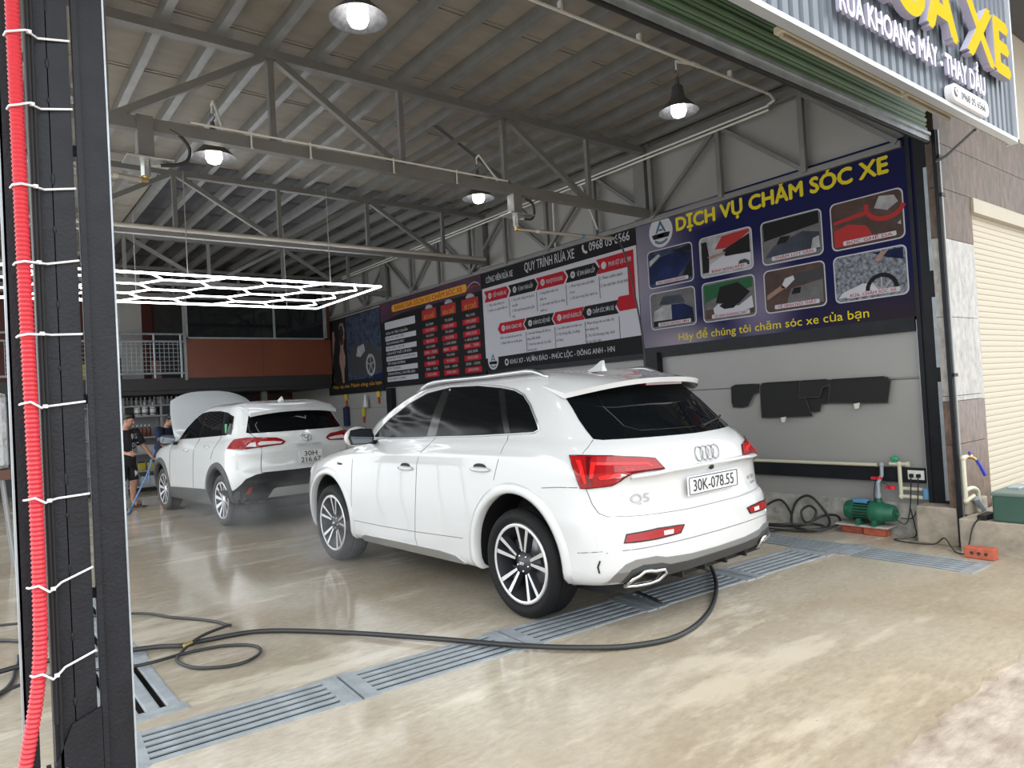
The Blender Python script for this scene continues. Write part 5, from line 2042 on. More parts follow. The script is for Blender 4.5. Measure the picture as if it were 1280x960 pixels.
        mb.tube(pr.line(f(tl), v, 0.05, 0.006, closed=True), 0.006, 5, closed=True)
        mb.build('lamp_frame', 'tail_dark', lamp)
    # black rear bumper band and silver skid plate
    band = [(-0.93, 0.47), (-0.80, 0.655), (-0.70, 0.70), (-0.60, 0.715), (0.60, 0.715), (0.70, 0.70), (0.80, 0.655), (0.93, 0.47), (0.88, 0.33), (0.6, 0.33), (-0.6, 0.33), (-0.88, 0.33)]
    mb = MB()
    pr.decal(mb, band, 'B', off=0.014, grid=0.06)
    bb = mb.build('bumper_cladding', 'black_plastic', T)
    side = [(0.42, 0.30), (0.43, 0.40), (0.55, 0.50), (0.60, 0.50), (0.66, 0.32)]
    both(pr, side, 'L', 'Rt', 'bumper_corner', 'grey_plastic', T, off=0.014)
    skid = [(-0.55, 0.40), (-0.50, 0.50), (-0.46, 0.515), (0.46, 0.515), (0.50, 0.50), (0.55, 0.40)]
    mb = MB()
    pr.decal(mb, skid, 'B', off=0.024, grid=0.08)
    mb.build('skid_plate', 'silver_paint', bb)
    for f in (lambda q: q, mirror_uv):
        mb = MB()
        pr.decal(mb, f([(-0.80, 0.465), (-0.765, 0.55), (-0.725, 0.55), (-0.765, 0.465)]), 'B', off=0.020)
        mb.build('reflector', 'tail_red', bb)
    lines = []
    for q in ([(-0.90, 1.17), (-0.96, 1.05), (-0.99, 0.7), (-1.02, 0.46)], [(-0.05, 1.2), (-0.14, 1.05), (-0.24, 0.9)], [(-2.02, 1.14), (-2.1, 0.95), (-2.12, 0.5)]):
        lines += [('L', q), ('Rt', mirror_uv(q))]
    lines += [('B', [(-0.60, 1.04), (-0.632, 0.72), (0.632, 0.72), (0.60, 1.04)]), ('B', [(-0.66, 1.24), (-0.60, 1.16)])]
    seam_part(pr, 'panel_seam', lines, T, r=0.004, m='seam_dark')
    for v, sg in (('L', -1), ('Rt', 1)):
        for x, z in ((1.29, 1.0), (0.43, 1.06)):
            l, n = pr.hit(sg * x, z, v)
            mb = MB()
            mb.smooth = True
            mb.sphere((l.x, l.y - sg * 0.012, l.z), 0.1, 12, (1.1, 0.24, 0.2))
            mb.build('door_handle', 'car_pearl', T)
        l, n = pr.hit(sg * -0.1, 0.92, v)
    for sg in (1, -1):
        bm = bmesh.new()
        bmesh.ops.create_icosphere(bm, subdivisions=3, radius=1)
        for q in bm.verts:
            x, y, z = q.co
            q.co = Vector((x * (0.10 if x > 0 else 0.05), y * 0.13, z * 0.085 * (1 + 0.12 * y * sg)))
        mb = MB()
        mb.smooth = True
        mb.bm(bm, Matrix.Translation((1.85, sg * 1.03, 1.165)))
        mm = mb.build('wing_mirror', 'gloss_black', T)
        mb = MB()
        mb.poly([(a * 0.9, b_ * 0.9) for a, b_ in rrect(-0.12, -0.065, 0.12, 0.065, 0.05)], (1.795, sg * 1.03, 1.165), (0, -1, 0), (0, 0, 1), 0.004)
        recalc(mb.build('mirror_glass', 'mirror_glass', mm))
        mb = MB()
        mb.bar((1.86, sg * 0.95, 1.10), (1.88, sg * 0.84, 1.09), 0.07, 0.05)
        mb.build('mirror_stalk', 'gloss_black', mm)
    # number plate in two lines, badge, lettering, garnish
    px = -0.875
    mb = MB()
    mb.bbev((px, 0.0, 0.876), (0.012, 0.335, 0.168), 0.006)
    pl = mb.build('number_plate', 'plate_white', T)
    mb = MB()
    mb.text('30H', (px - 0.008, 0.09, 0.886), (0, -1, 0), (0, 0, 1), 0.062, 0.18, bold=0.02, depth=0.001)
    mb.text('216.67', (px - 0.008, 0.14, 0.806), (0, -1, 0), (0, 0, 1), 0.062, 0.28, bold=0.02, depth=0.001)
    mb.build('plate_lettering', 'plate_ink', pl)
    mb = MB()
    mb.smooth = True
    def ell(cy, cz, a, b_):
        out = []
        for i in range(24):
            t = 2 * PI * i / 24
            l, n = pr.hit(-(cy + a * math.cos(t)), cz + b_ * math.sin(t), 'B')
            out.append(l + n * 0.008)
        return out
    for e in ((0.0, 1.125, 0.078, 0.052), (0.0, 1.125, 0.026, 0.048), (0.0, 1.147, 0.052, 0.026)):
        mb.tube(ell(*e), 0.007, 6, closed=True)
    mb.build('badge', 'chrome', T)
    mb = MB()
    mb.text('COROLLA CROSS', (-0.83, 0.16, 1.012), (0, -1, 0), (0, 0, 1), 0.028, 0.34, bold=0.02)
    nq = len(mb.v) // 4
    vv = []
    for i, (x, y, z) in enumerate(mb.v):
        l, n = pr.hit(-y, z, 'B')
        vv.append(tuple(l + n * (0.022 + 0.0003 * (i // nq))))
    mb.v = vv
    mb.build('badge_lettering', 'badge_grey', T)
    mb = MB()
    pr.decal(mb, [(-0.34, 1.0), (-0.30, 1.05), (0.30, 1.05), (0.34, 1.0)], 'B', off=0.018)
    mb.build('garnish', 'car_pearl', T)
    # bonnet standing open on its strut, engine bay below
    mb = MB()
    mb.smooth = True
    nx, ny = 10, 14
    ang = R(52)
    rows = []
    for i in range(nx + 1):
        s = i / nx
        row = []
        for j in range(ny + 1):
            t = -1 + 2 * j / ny
            w = 0.735 - 0.10 * s ** 3
            cut = 1 - 0.16 * abs(t) ** 3.0
            u = 1.02 * s * cut
            h = 0.05 * math.sin(PI * min(1, s * 0.9)) + 0.035 * (1 - t * t) - 0.10 * max(0, s - 0.8) ** 1.0
            row.append(Vector((2.42 + u * math.cos(ang) - h * math.sin(ang), t * w, 1.10 + u * math.sin(ang) + h * math.cos(ang))))
        rows.append(row)
    V = [p for r_ in rows for p in r_]
    dn = Vector((math.sin(ang), 0, -math.cos(ang))) * 0.025
    n = len(V)
    F = []
    for i in range(nx):
        for j in range(ny):
            a = i * (ny + 1) + j
            F += [(a, a + 1, a + ny + 2, a + ny + 1), (n + a, n + a + ny + 1, n + a + ny + 2, n + a + 1)]
    rim = [j for j in range(ny + 1)] + [i * (ny + 1) + ny for i in range(1, nx + 1)] + [nx * (ny + 1) + j for j in range(ny - 1, -1, -1)] + [i * (ny + 1) for i in range(nx - 1, 0, -1)]
    for k in range(len(rim)):
        a, b2 = rim[k], rim[(k + 1) % len(rim)]
        F.append((a, b2, n + b2, n + a))
    mb.add(V + [p + dn for p in V], F)
    hood = smooth_by_angle(recalc(mb.build('bonnet', 'bonnet_paint', T)), 40)
    mb = MB()
    mb.tube([(2.95, 0.5, 1.0), (2.90, 0.55, 1.60)], 0.01, 6)
    mb.build('bonnet_strut', 'black_plastic', hood)
    mb = MB()
    mb.bbev((2.98, 0, 0.98), (0.7, 1.2, 0.14), 0.03)
    mb.build('engine_cover', 'black_plastic', T)
    mb = MB()
    mb.bbox((-0.5, -0.7, 0.2), (3.1, 0.7, 0.30))
    mb.build('underbody', 'black_plastic', T)

    def spokes(rb, TT, Rr, w2):
        y0 = w2 - 0.04
        for k in range(10):
            a = R(36 * k + 5)
            spoke_bar(rb, TT, a, 0.05, 0.03, a + R(4), Rr - 0.006, 0.05, y0, w2 - 0.018, 0.03)
        rb.smooth = True
        rb.mi = 0
        rb.lathe([(0.0, y0 + 0.01), (0.04, y0 + 0.008), (0.07, y0 - 0.004), (0.075, y0 - 0.04)], TT, 20, 'Y')

    for x in (0.0, 2.64):
        for sg in (1, -1):
            wheel('wheel', T, (x, sg * 0.79, 0.345), sg, 0.345, 0.238, 0.225, spokes, 'tyre_dusty')
    return T


mat('sticker_green', (0.05, 0.35, 0.16, 1), 0.5)
mat('silver_paint', (0.42, 0.43, 0.43, 1), 0.4, metal=0.3)
mat('bonnet_paint', (0.60, 0.64, 0.65, 1), 0.12, coat=1.0)
CAR2 = build_toyota()

# ------------------------------------------------------------------ loose objects: materials
mat('conduit_red', (0.55, 0.03, 0.045, 1), 0.4)
mat('tie_white', (0.75, 0.76, 0.78, 1), 0.4)
mat('hose_black', (0.022, 0.023, 0.025, 1), 0.45)
mat('brass', (0.55, 0.40, 0.15, 1), 0.35, metal=0.8)
mat('pvc_cream', (0.58, 0.56, 0.42, 1), 0.4)
mat('pvc_grey', (0.30, 0.34, 0.38, 1), 0.45)
mat('pvc_white', (0.66, 0.66, 0.62, 1), 0.4)
mat('pump_green', (0.012, 0.11, 0.062, 1), 0.4, var=0.3, scale=15)
mat('pump_plate_blue', (0.10, 0.25, 0.42, 1), 0.4)
mat('brick_red', (0.46, 0.11, 0.06, 1), 0.8, var=0.25, scale=18, bump=0.4, bscale=60)
mat('board_pale', (0.42, 0.40, 0.36, 1), 0.7)
mat('valve_red', (0.60, 0.02, 0.04, 1), 0.4)
mat('valve_green', (0.02, 0.33, 0.16, 1), 0.4)
mat('valve_blue', (0.04, 0.05, 0.45, 1), 0.4)
mat('box_green', (0.032, 0.085, 0.062, 1), 0.45, var=0.1, scale=3)
mat('box_lid', (0.12, 0.17, 0.15, 1), 0.45)
mat('mat_black', (0.010, 0.010, 0.011, 1), 0.8)
mat('mat_binding', (0.05, 0.05, 0.052, 1), 0.7)
mat('clip_white', (0.62, 0.60, 0.56, 1), 0.4)
mat('reflector_alu', (0.05, 0.052, 0.06, 1), 0.5, metal=0.0, var=0.5, scale=30)
mat('lamp_body', (0.13, 0.13, 0.13, 1), 0.45, metal=0.5)
mat('bulb_glow', (1, 1, 1, 1), 0.5, emit='fffaf0', estr=9.0)
mat('tube_glow', (1, 1, 1, 1), 0.5, emit='f6faff', estr=4.5)
mat('tube_hanger', (0.3, 0.3, 0.3, 1), 0.5)
mat('steel_bright', (0.50, 0.51, 0.50, 1), 0.3, metal=0.8)
mat('boom_tube', (0.45, 0.42, 0.38, 1), 0.35, metal=0.5)
mat('bottle_white', (0.66, 0.66, 0.66, 1), 0.35)
mat('bottle_grey', (0.36, 0.37, 0.38, 1), 0.35, var=0.2, scale=9)
mat('bottle_brown', (0.12, 0.04, 0.02, 1), 0.3)
mat('can_yellow', (0.40, 0.34, 0.05, 1), 0.45)
mat('band_dark', (0.03, 0.03, 0.035, 1), 0.5)
mat('shelf_grey', (0.30, 0.31, 0.32, 1), 0.5)
mat('carton_black', (0.02, 0.02, 0.022, 1), 0.5)
mat('skin', (0.46, 0.25, 0.17, 1), 0.55)
mat('hair_black', (0.010, 0.009, 0.009, 1), 0.5)
mat('cloth_black', (0.012, 0.012, 0.014, 1), 0.85)
mat('cloth_navy', (0.012, 0.02, 0.06, 1), 0.85)
mat('cloth_white', (0.60, 0.60, 0.60, 1), 0.85)
mat('eye_dark', (0.01, 0.008, 0.008, 1), 0.3)
mat('lip', (0.36, 0.12, 0.10, 1), 0.5)
mat('sandal_brown', (0.06, 0.048, 0.04, 1), 0.7)
mat('hose_blue', (0.16, 0.32, 0.62, 1), 0.3)
mat('tag_yellow', (0.55, 0.42, 0.03, 1), 0.5)
mat('tag_red', (0.40, 0.05, 0.03, 1), 0.5)
mat('foil_silver', (0.45, 0.46, 0.47, 1), 0.3, metal=0.6, bump=1.0, bscale=22)
mat('bench_brown', (0.13, 0.06, 0.04, 1), 0.5)
mat('socket_white', (0.68, 0.68, 0.66, 1), 0.4)
mat('lamp_warm', (1, 0.4, 0.2, 1), 0.5, emit='ff5a30', estr=6.0)


# ------------------------------------------------------------------ left post: two channels welded to a box column, guide rail, red conduit, ties
T = thing('welded_post', 'black welded steel post at the left of the picture, seam down its middle', 'post', (0.25, 2.5, 0))
for x0, x1 in ((-0.071, -0.0195), (-0.0165, 0.039)):
    mb = MB()
    mb.bbox((x0, 0.0, 0.0), (x1, 0.09, 4.6))
    mb.build('channel', 'post_black', T)
mb = MB()
rnd = random.Random(11)
z = 0.66
while z < 3.2:
    mb.smooth = True
    h = rnd.uniform(0.012, 0.04)
    mb.sphere((-0.018 + rnd.uniform(-0.002, 0.002), -0.001, z), 0.5, 8, (rnd.uniform(0.007, 0.012), 0.006, h))
    z += rnd.uniform(0.10, 0.30)
tag(mb.build('weld_bead', 'post_black', T), kind='stuff')
mb = MB()
mb.poly([(-0.09, 0.0), (0.05, 0.0), (0.05, 0.63), (-0.028, 0.60), (-0.09, 0.45)], (0, -0.012, 0), (1, 0, 0), (0, 0, 1), 0.012)
mb.bbox((-0.09, -0.012, 0), (-0.078, 0.1, 0.46))
mb.bbox((-0.06, -0.012, 0.44), (-0.052, 0.05, 0.62))
mb.build('gusset_plate', 'post_black', T)
mb = MB()
mb.lathe([(0.0, 0.012), (0.010, 0.012), (0.012, 0.0)], Matrix.Translation((-0.05, -0.012, 0.47)) @ Matrix.Rotation(PI / 2, 4, 'X'), 6)
mb.build('bolt', 'galvanised', T)
mb = MB()
mb.bbox((-0.16, -0.16, 0), (0.2, 0.2, 0.012))
mb.build('base_plate', 'post_black', T)
T = thing('guide_rail', 'black shutter guide rail with a bright edge beside the welded post', 'guide rail', (0.3445, 2.5, 0))
mb = MB()
mb.bbox((-0.040, 0.0, 0), (0.040, 0.006, 4.1))
mb.bbox((-0.040, 0.006, 0), (-0.034, 0.07, 4.1))
mb.bbox((0.034, 0.006, 0), (0.040, 0.07, 4.1))
mb.bbox((-0.046, -0.012, 0), (-0.030, 0.0, 4.1))
mb.build('channel', 'post_black', T)
mb = MB()
mb.bbox((0.0402, -0.002, 0), (0.0455, 0.03, 4.1))
mb.build('edge_strip', 'galvanised_light', T)
mb = MB()
for z in (0.95, 1.55, 2.33, 2.9):
    mb.bbox((-0.08, 0.03, z), (-0.04, 0.045, z + 0.03))
mb.build('bracket', 'post_black', T)
T = thing('guide_rail', 'narrow black guide rail with a bright left edge at the far left of the picture', 'guide rail', (0.131, 2.54, 0))
mb = MB()
mb.bbox((-0.022, 0.0, 0), (0.012, 0.008, 4.1))
mb.bbox((-0.022, 0.0, 0), (-0.016, 0.07, 4.1))
mb.build('channel', 'post_black', T)
mb = MB()
mb.bbox((-0.0275, -0.002, 0), (-0.0222, 0.03, 4.1))
mb.build('edge_strip', 'galvanised_light', T)
# corrugated conduit
cpath = [(0.150, 3.6), (0.148, 3.0), (0.148, 2.5), (0.149, 2.0), (0.151, 1.68), (0.153, 1.43), (0.154, 1.24), (0.153, 1.06), (0.150, 0.877), (0.139, 0.744), (0.118, 0.615), (0.098, 0.50), (0.082, 0.36), (0.075, 0.2), (0.072, 0.0)]
P = catmull([(x, 2.452 + (0.0 if z > 0.6 else 0.03 * (0.6 - z)), z) for x, z in cpath], 6)
dense, rad = [], []
acc = 0
pitch = 0.0135
tot = sum((P[i + 1] - P[i]).length for i in range(len(P) - 1))
nseg = int(tot / pitch * 4)
cum = [0]
for i in range(len(P) - 1):
    cum.append(cum[-1] + (P[i + 1] - P[i]).length)
j = 0
for k in range(nseg + 1):
    s = tot * k / nseg
    while j < len(P) - 2 and cum[j + 1] < s:
        j += 1
    t = (s - cum[j]) / max(1e-9, cum[j + 1] - cum[j])
    dense.append(P[j].lerp(P[j + 1], min(1, t)))
    rad.append([0.0178, 0.0195, 0.0178, 0.0155][k % 4])
mb = MB()
mb.tube(dense, rad, 14)
cond = tag(mb.build('conduit', 'conduit_red'), 'red corrugated conduit strapped up the left of the black post with white ties', 'conduit')
mb = MB()
mb.tube([(0.182, 2.472, 0.62), (0.183, 2.472, 3.5)], 0.007, 8)
mb.tube([(0.193, 2.474, 0.62), (0.194, 2.474, 3.5)], 0.005, 8)
tag(mb.build('cable_pair', 'black_plastic'), 'thin dark cables beside the red corrugated conduit', 'cable')
tz = [(2.636, 2.674), (2.42, 2.461), (2.19, 2.214), (1.965, 1.991), (1.755, 1.764), (1.56, 1.557), (1.285, 1.275), (1.035, 1.052), (0.785, 0.80)]
words = ['topmost', 'second', 'third', 'fourth', 'fifth', 'sixth', 'seventh', 'eighth', 'lowest']
for i, (za, zb) in enumerate(tz):
    xl = 0.125 if i < 7 else 0.124
    kx = 0.192
    zk = za + (0.018 if i < 2 else 0.004 if i < 5 else -0.014 if i < 7 else -0.02)
    T = thing('zip_tie', words[i] + ' white zip tie from the top, round the red conduit and the black post', 'zip tie', (0, 0, 0), 0, 'white zip ties on the left post')
    mb = MB()
    pts = [(xl, 2.46, za - 0.006), (xl + 0.004, 2.436, za - 0.004), (0.15, 2.4265, za), (0.176, 2.436, zk - 0.004), (kx, 2.462, zk), (0.21, 2.49, zk + (zb - zk) * 0.2), (0.293, 2.496, zb)]
    mb.tube(pts, 0.0034, 6)
    mb.build('strap', 'tie_white', T)
    mb = MB()
    mb.bbev((kx - 0.006, 2.452, zk), (0.013, 0.010, 0.011), 0.002)
    mb.build('head', 'tie_white', T)


# ------------------------------------------------------------------ floor gratings
def grating_mesh(L, W, slats, fill=0.56):
    """slat, end plate"""
    mb = MB()
    w = W / slats * fill
    mb.smooth = False
    h = 0.014
    prof = [(-w / 2, -0.004), (-w / 2, 0.003), (-w * 0.36, 0.006), (w * 0.36, 0.006), (w / 2, 0.003), (w / 2, -0.004)]
    a = [(-L / 2 + 0.03, y, z) for y, z in prof]
    b = [(L / 2 - 0.03, y, z) for y, z in prof]
    n = len(prof)
    mb.add(a + b, [(i, n + i, n + i + 1, i + 1) for i in range(n - 1)] + [tuple(range(n)), tuple(range(2 * n - 1, n - 1, -1))])
    s = mb
    e = MB()
    e.bbox((-0.045, -W / 2, -0.006), (0.045, W / 2, 0.007))
    e.bbox((-0.045, -W / 2, 0.0065), (-0.025, W / 2, 0.010))
    return s, e


def grating(label, c, L, W, ang, slats, meshes):
    T = thing('drain_grating', label, 'grating', (c[0], c[1], 0.0), ang, 'galvanised drain gratings in the floor')
    for k in range(slats):
        y = W * ((k + 0.5) / slats - 0.5)
        o = bpy.data.objects.new('slat', meshes[0])
        C.objects.link(o)
        o.parent = T
        o.location = (0, y, 0.0)
    for s in (-1, 1):
        o = bpy.data.objects.new('end_plate', meshes[1])
        C.objects.link(o)
        o.parent = T
        o.location = (s * (L / 2 - 0.046), 0, 0.0)
        if s > 0:
            o.rotation_euler = (0, 0, PI)
    return T


def gmeshes(L, W, n, fill=0.56):
    a, b = grating_mesh(L, W, n, fill)
    oa, ob = a.build('slat', 'galvanised_light'), b.build('end_plate', 'galvanised_light')
    recalc(oa)
    recalc(ob)
    r = (oa.data, ob.data)
    bpy.data.objects.remove(oa)
    bpy.data.objects.remove(ob)
    return r


Ltot = (GR_B - GR_A).length
n = 5
Lg = Ltot / n
ms = gmeshes(Lg - 0.012, 0.40, 6)
for k, lab in enumerate(('floor grating section of the long row nearest the black post', 'floor grating section crossed by the black hose, second from the black post', 'floor grating section under the rear wheel of the large white SUV',
                         'floor grating section beneath the rear bumper of the large SUV', 'last floor grating section of the long row, right of the large SUV')):
    c = GR_A + GR_D * (Lg * (k + 0.5))
    grating(lab, c, Lg - 0.012, 0.40, GR_ANG, 6, ms)
ms2 = gmeshes(1.03, 0.40, 6, 0.5)
for k, lab in enumerate(('right side floor grating nearest the street, beside the loose brick', 'second right side floor grating in front of the green pump', 'third right side floor grating in front of the coiled hose', 'right side floor grating half hidden behind the large SUV',
                         'right side floor grating farthest in, behind the large SUV')):
    y = 2.56 + 1.05 * k
    grating(lab, (6.04 + (y - 2.56) * 0.03, y), 1.03, 0.40, R(88.3), 6, ms2)
ms3 = gmeshes(1.05, 0.40, 4, 0.68)
for k, lab in enumerate(('short floor grating running inwards just behind the black post', 'inner left floor grating under the thin looped hose', 'left floor grating farthest inwards, mostly behind the post')):
    y = 4.46 + 1.06 * k
    grating(lab, (0.655, y), 1.05, 0.40, R(90.5), 4, ms3)

# ------------------------------------------------------------------ hoses on the floor
h2 = [(6.35, 3.95), (5.9, 4.25), (5.35, 4.2), (5.0, 3.95), (4.88, 3.74), (4.70, 3.53), (4.26, 3.17), (3.78, 2.89), (3.32, 2.76), (3.0, 2.85), (2.74, 3.04), (2.51, 3.35), (2.24, 3.81), (1.91, 4.39), (1.54, 4.84), (1.21, 4.95), (1.06, 4.91), (0.9, 5.03), (0.5, 5.2), (0.2, 5.3), (-0.4, 5.1)]
mb = MB()
mb.smooth = True
mb.tube(catmull([(x, y, 0.030 if 2.9 < y < 4.0 or x < 1.1 else 0.018) for x, y in h2], 8), 0.0155, 10)
tag(mb.build('hose', 'hose_black'), 'long thick black hose curving over the gratings in front of the large SUV', 'hose')
h1 = [(-0.6, 6.9), (0.16, 6.5), (0.92, 6.05), (1.16, 5.73), (1.34, 5.41), (1.41, 5.18), (1.36, 5.05), (1.16, 4.94), (1.01, 4.81), (0.97, 4.65), (1.04, 4.45), (1.23, 4.34), (1.38, 4.43), (1.40, 4.60), (1.26, 4.75), (1.04, 4.80), (0.75, 4.74), (0.3, 4.95), (-0.3, 4.6)]
mb = MB()
mb.smooth = True
mb.tube(catmull([(x, y, 0.05 if (i in (6, 7)) else (0.03 if x < 0.95 else 0.014)) for i, (x, y) in enumerate(h1)], 8), 0.010, 10)
o = tag(mb.build('hose', 'hose_black'), 'thinner black hose lying in a loop on the wet floor beside the post', 'hose')
mb = MB()
mb.tube([(1.10, 4.90, 0.042), (1.05, 4.87, 0.04)], 0.0135, 8)
mb.build('coupling', 'brass', o)
mb = MB()
mb.smooth = True
mb.tube(catmull([(3.85, 3.72, 0.034), (3.80, 3.5, 0.032), (3.73, 3.24, 0.03)], 6), 0.013, 8)
tag(mb.build('rubber_strip', 'hose_black'), 'short black rubber strip lying across the grating under the SUV bumper', 'strip')
for pts, lab in (([(-0.2, 6.4), (0.15, 6.1), (0.28, 5.95), (0.5, 5.9)], 'thin black hose at the left edge behind the post, upper of two'), ([(-0.3, 4.6), (0.1, 4.9), (0.2, 5.35), (0.22, 5.6)], 'black hose end at the left edge behind the post, lower of two')):
    mb = MB()
    mb.smooth = True
    mb.tube(catmull([(x, y, 0.014) for x, y in pts], 8), 0.012, 8)
    tag(mb.build('hose', 'hose_black'), lab, 'hose')
# coil by the wall
pts = [(6.40, 4.30, 0.02), (6.42, 3.9, 0.02), (6.6, 3.62, 0.03), (6.82, 3.66, 0.10), (6.86, 3.86, 0.30), (6.86, 4.02, 0.24), (6.80, 4.06, 0.06), (6.6, 3.9, 0.03), (6.5, 3.64, 0.03), (6.72, 3.52, 0.07), (6.84, 3.58, 0.13), (6.84, 3.72, 0.12),
       (6.74, 3.86, 0.05), (6.78, 3.93, 0.15), (6.82, 3.86, 0.21), (6.80, 3.78, 0.15), (6.70, 3.84, 0.04), (6.5, 4.1, 0.03), (6.6, 4.4, 0.05), (6.82, 4.36, 0.17), (6.85, 4.2, 0.24), (6.80, 4.06, 0.12), (6.55, 3.9, 0.045), (6.45, 3.7, 0.04), (6.6, 3.6, 0.05), (6.7, 3.75, 0.05), (6.5, 4.05, 0.05), (6.55, 4.5, 0.02)]
mb = MB()
mb.smooth = True
mb.tube(catmull(pts, 8), 0.0125, 8)
tag(mb.build('hose', 'hose_black'), 'tangled coil of black hose on the floor against the grey wall', 'hose')

# ------------------------------------------------------------------ pump on bricks
for k, (x, y, lab) in enumerate(((6.84, 3.40, 'red brick under the inner end of the green pump board'), (6.80, 3.17, 'red brick under the street end of the green pump board'))):
    mb = MB()
    mb.bbev((0, 0, 0.04), (0.10, 0.205, 0.075), 0.004)
    o = tag(mb.build('brick', 'brick_red', None, (x - 0.03, y, 0.0)), lab, 'brick')
mb = MB()
mb.bbev((6.785, 3.28, 0.087), (0.21, 0.50, 0.018), 0.004)
tag(mb.build('board', 'board_pale'), 'thin pale board lying on two bricks under the green pump', 'board')
T = thing('water_pump', 'green electric water pump on a board and bricks by the wall', 'pump', (6.76, 3.2, 0.096))
mb = MB()
mb.smooth = True
A = Matrix.Translation((0, 0, 0.125))
mb.lathe([(0.0, 0.245), (0.055, 0.245), (0.085, 0.232), (0.095, 0.21), (0.096, 0.15)], A, 24, 'Y')
mb.lathe([(0.0, 0.16), (0.090, 0.16), (0.090, -0.02), (0.0, -0.02)], A, 24, 'Y')
smooth_by_angle(recalc(mb.build('motor', 'pump_green', T)))
mb = MB()
for k in range(20):
    a = 2 * PI * k / 20
    mb.bar((0.092 * math.cos(a), 0.14, 0.125 + 0.092 * math.sin(a)), (0.092 * math.cos(a), 0.0, 0.125 + 0.092 * math.sin(a)), 0.008, 0.014, (math.cos(a), 0, math.sin(a)))
tag(mb.build('cooling_fin', 'black_plastic', T), kind='stuff')
mb = MB()
mb.bbev((0.0, 0.09, 0.222), (0.10, 0.13, 0.04), 0.008)
mb.build('terminal_box', 'pump_plate_blue', T)
mb = MB()
mb.smooth = True
mb.lathe([(0.0, 0.0), (0.10, 0.0), (0.104, -0.02), (0.10, -0.09), (0.085, -0.12), (0.078, -0.20), (0.07, -0.215), (0.0, -0.215)], A, 24, 'Y')
smooth_by_angle(recalc(mb.build('pump_head', 'pump_green', T)))
mb = MB()
mb.cyl((0, -0.07, 0.2), (0, -0.07, 0.255), 0.032, n=16)
mb.build('outlet', 'pump_green', T)
mb = MB()
for y in (-0.05, 0.10):
    mb.add([(-0.1, y - 0.02, 0), (0.1, y - 0.02, 0), (0.1, y + 0.02, 0), (-0.1, y + 0.02, 0), (-0.06, y - 0.02, 0.09), (0.06, y - 0.02, 0.09), (0.06, y + 0.02, 0.09), (-0.06, y + 0.02, 0.09)], [(0, 1, 5, 4), (2, 3, 7, 6), (1, 2, 6, 5), (3, 0, 4, 7), (4, 5, 6, 7), (3, 2, 1, 0)])
mb.build('foot', 'pump_green', T)
mb = MB()
mb.sphere((-0.02, -0.235, 0.125), 0.016, 10, (1, 2.0, 1))
mb.build('plug', 'pump_green', T)

# pipes on the wall
T = thing('water_pipe', 'cream plastic water pipe run along the grey wall behind the pump', 'pipe', (6.865, 0, 0))
mb = MB()
mb.tube([(0, 6.2, 0.652), (0, 3.17, 0.655)], 0.017, 10)
mb.build('long_pipe', 'pvc_cream', T)
mb = MB()
mb.tube([(-0.01, 3.05, 0.672), (-0.01, 2.88, 0.672)], 0.017, 10)
mb.tube([(-0.012, 2.962, 0.68), (-0.012, 2.962, 0.35)], 0.018, 10)
mb.tube([(-0.012, 2.97, 0.372), (-0.012, 2.745, 0.372)], 0.018, 10)
mb.tube([(-0.004, 2.96, 0.445), (-0.004, 2.745, 0.445)], 0.016, 10)
for p in ((-0.01, 2.962, 0.672), (-0.012, 2.962, 0.372)):
    mb.sphere(p, 0.026, 10)
mb.tube([(-0.01, 2.90, 0.672), (-0.01, 2.87, 0.672)], 0.024, 10)
mb.build('branch', 'pvc_cream', T)
mb = MB()
mb.tube([(-0.105, 3.13, 0.34), (-0.105, 3.125, 0.50), (-0.03, 3.12, 0.56), (-0.02, 3.12, 0.66)], 0.017, 10)
mb.sphere((-0.02, 3.12, 0.66), 0.024, 10)
mb.tube([(-0.105, 3.13, 0.40), (-0.105, 3.13, 0.36)], 0.023, 10)
mb.build('riser', 'pvc_grey', T)
mb = MB()
mb.bbev((-0.07, 3.165, 0.535), (0.03, 0.075, 0.028), 0.008)
mb.cyl((-0.07, 3.13, 0.525), (-0.07, 3.13, 0.55), 0.026)
mb.build('valve_handle', 'valve_red', T)
mb = MB()
mb.bbev((-0.04, 3.045, 0.455), (0.03, 0.085, 0.032), 0.010)
mb.cyl((-0.04, 3.03, 0.435), (-0.04, 3.03, 0.47), 0.026)
mb.build('valve_handle', 'valve_red', T)
mb = MB()
mb.sphere((-0.012, 3.0, 0.722), 0.03, 12, (1, 1.3, 0.8))
mb.cyl((-0.012, 3.0, 0.68), (-0.012, 3.0, 0.71), 0.012)
mb.build('valve_handle', 'valve_green', T)
mb = MB()
mb.tube([(-0.012, 2.75, 0.46), (-0.012, 2.75, 0.36)], 0.026, 10)
mb.build('sleeve', 'pump_plate_blue', T)
T = thing('power_socket', 'white double power socket on the black wall rail above the pump cables', 'socket', (6.863, 2.825, 0.575))
mb = MB()
mb.bbev((0, 0, 0), (0.014, 0.14, 0.085), 0.004)
mb.build('plate', 'socket_white', T)
for y in (0.033, -0.028):
    mb = MB()
    mb.bbev((-0.02, y, -0.005), (0.028, 0.034, 0.034), 0.006)
    mb.build('plug', 'black_plastic', T)
    mb = MB()
    mb.tube(catmull([(-0.03, y, -0.01), (-0.035, y + 0.005, -0.12), (-0.02, y + 0.03, -0.30), (-0.04, y + 0.07, -0.42 - y), (-0.07, y + 0.16, -0.40)], 6), 0.005, 6)
    mb.build('flex', 'hose_black', T)
mb = MB()
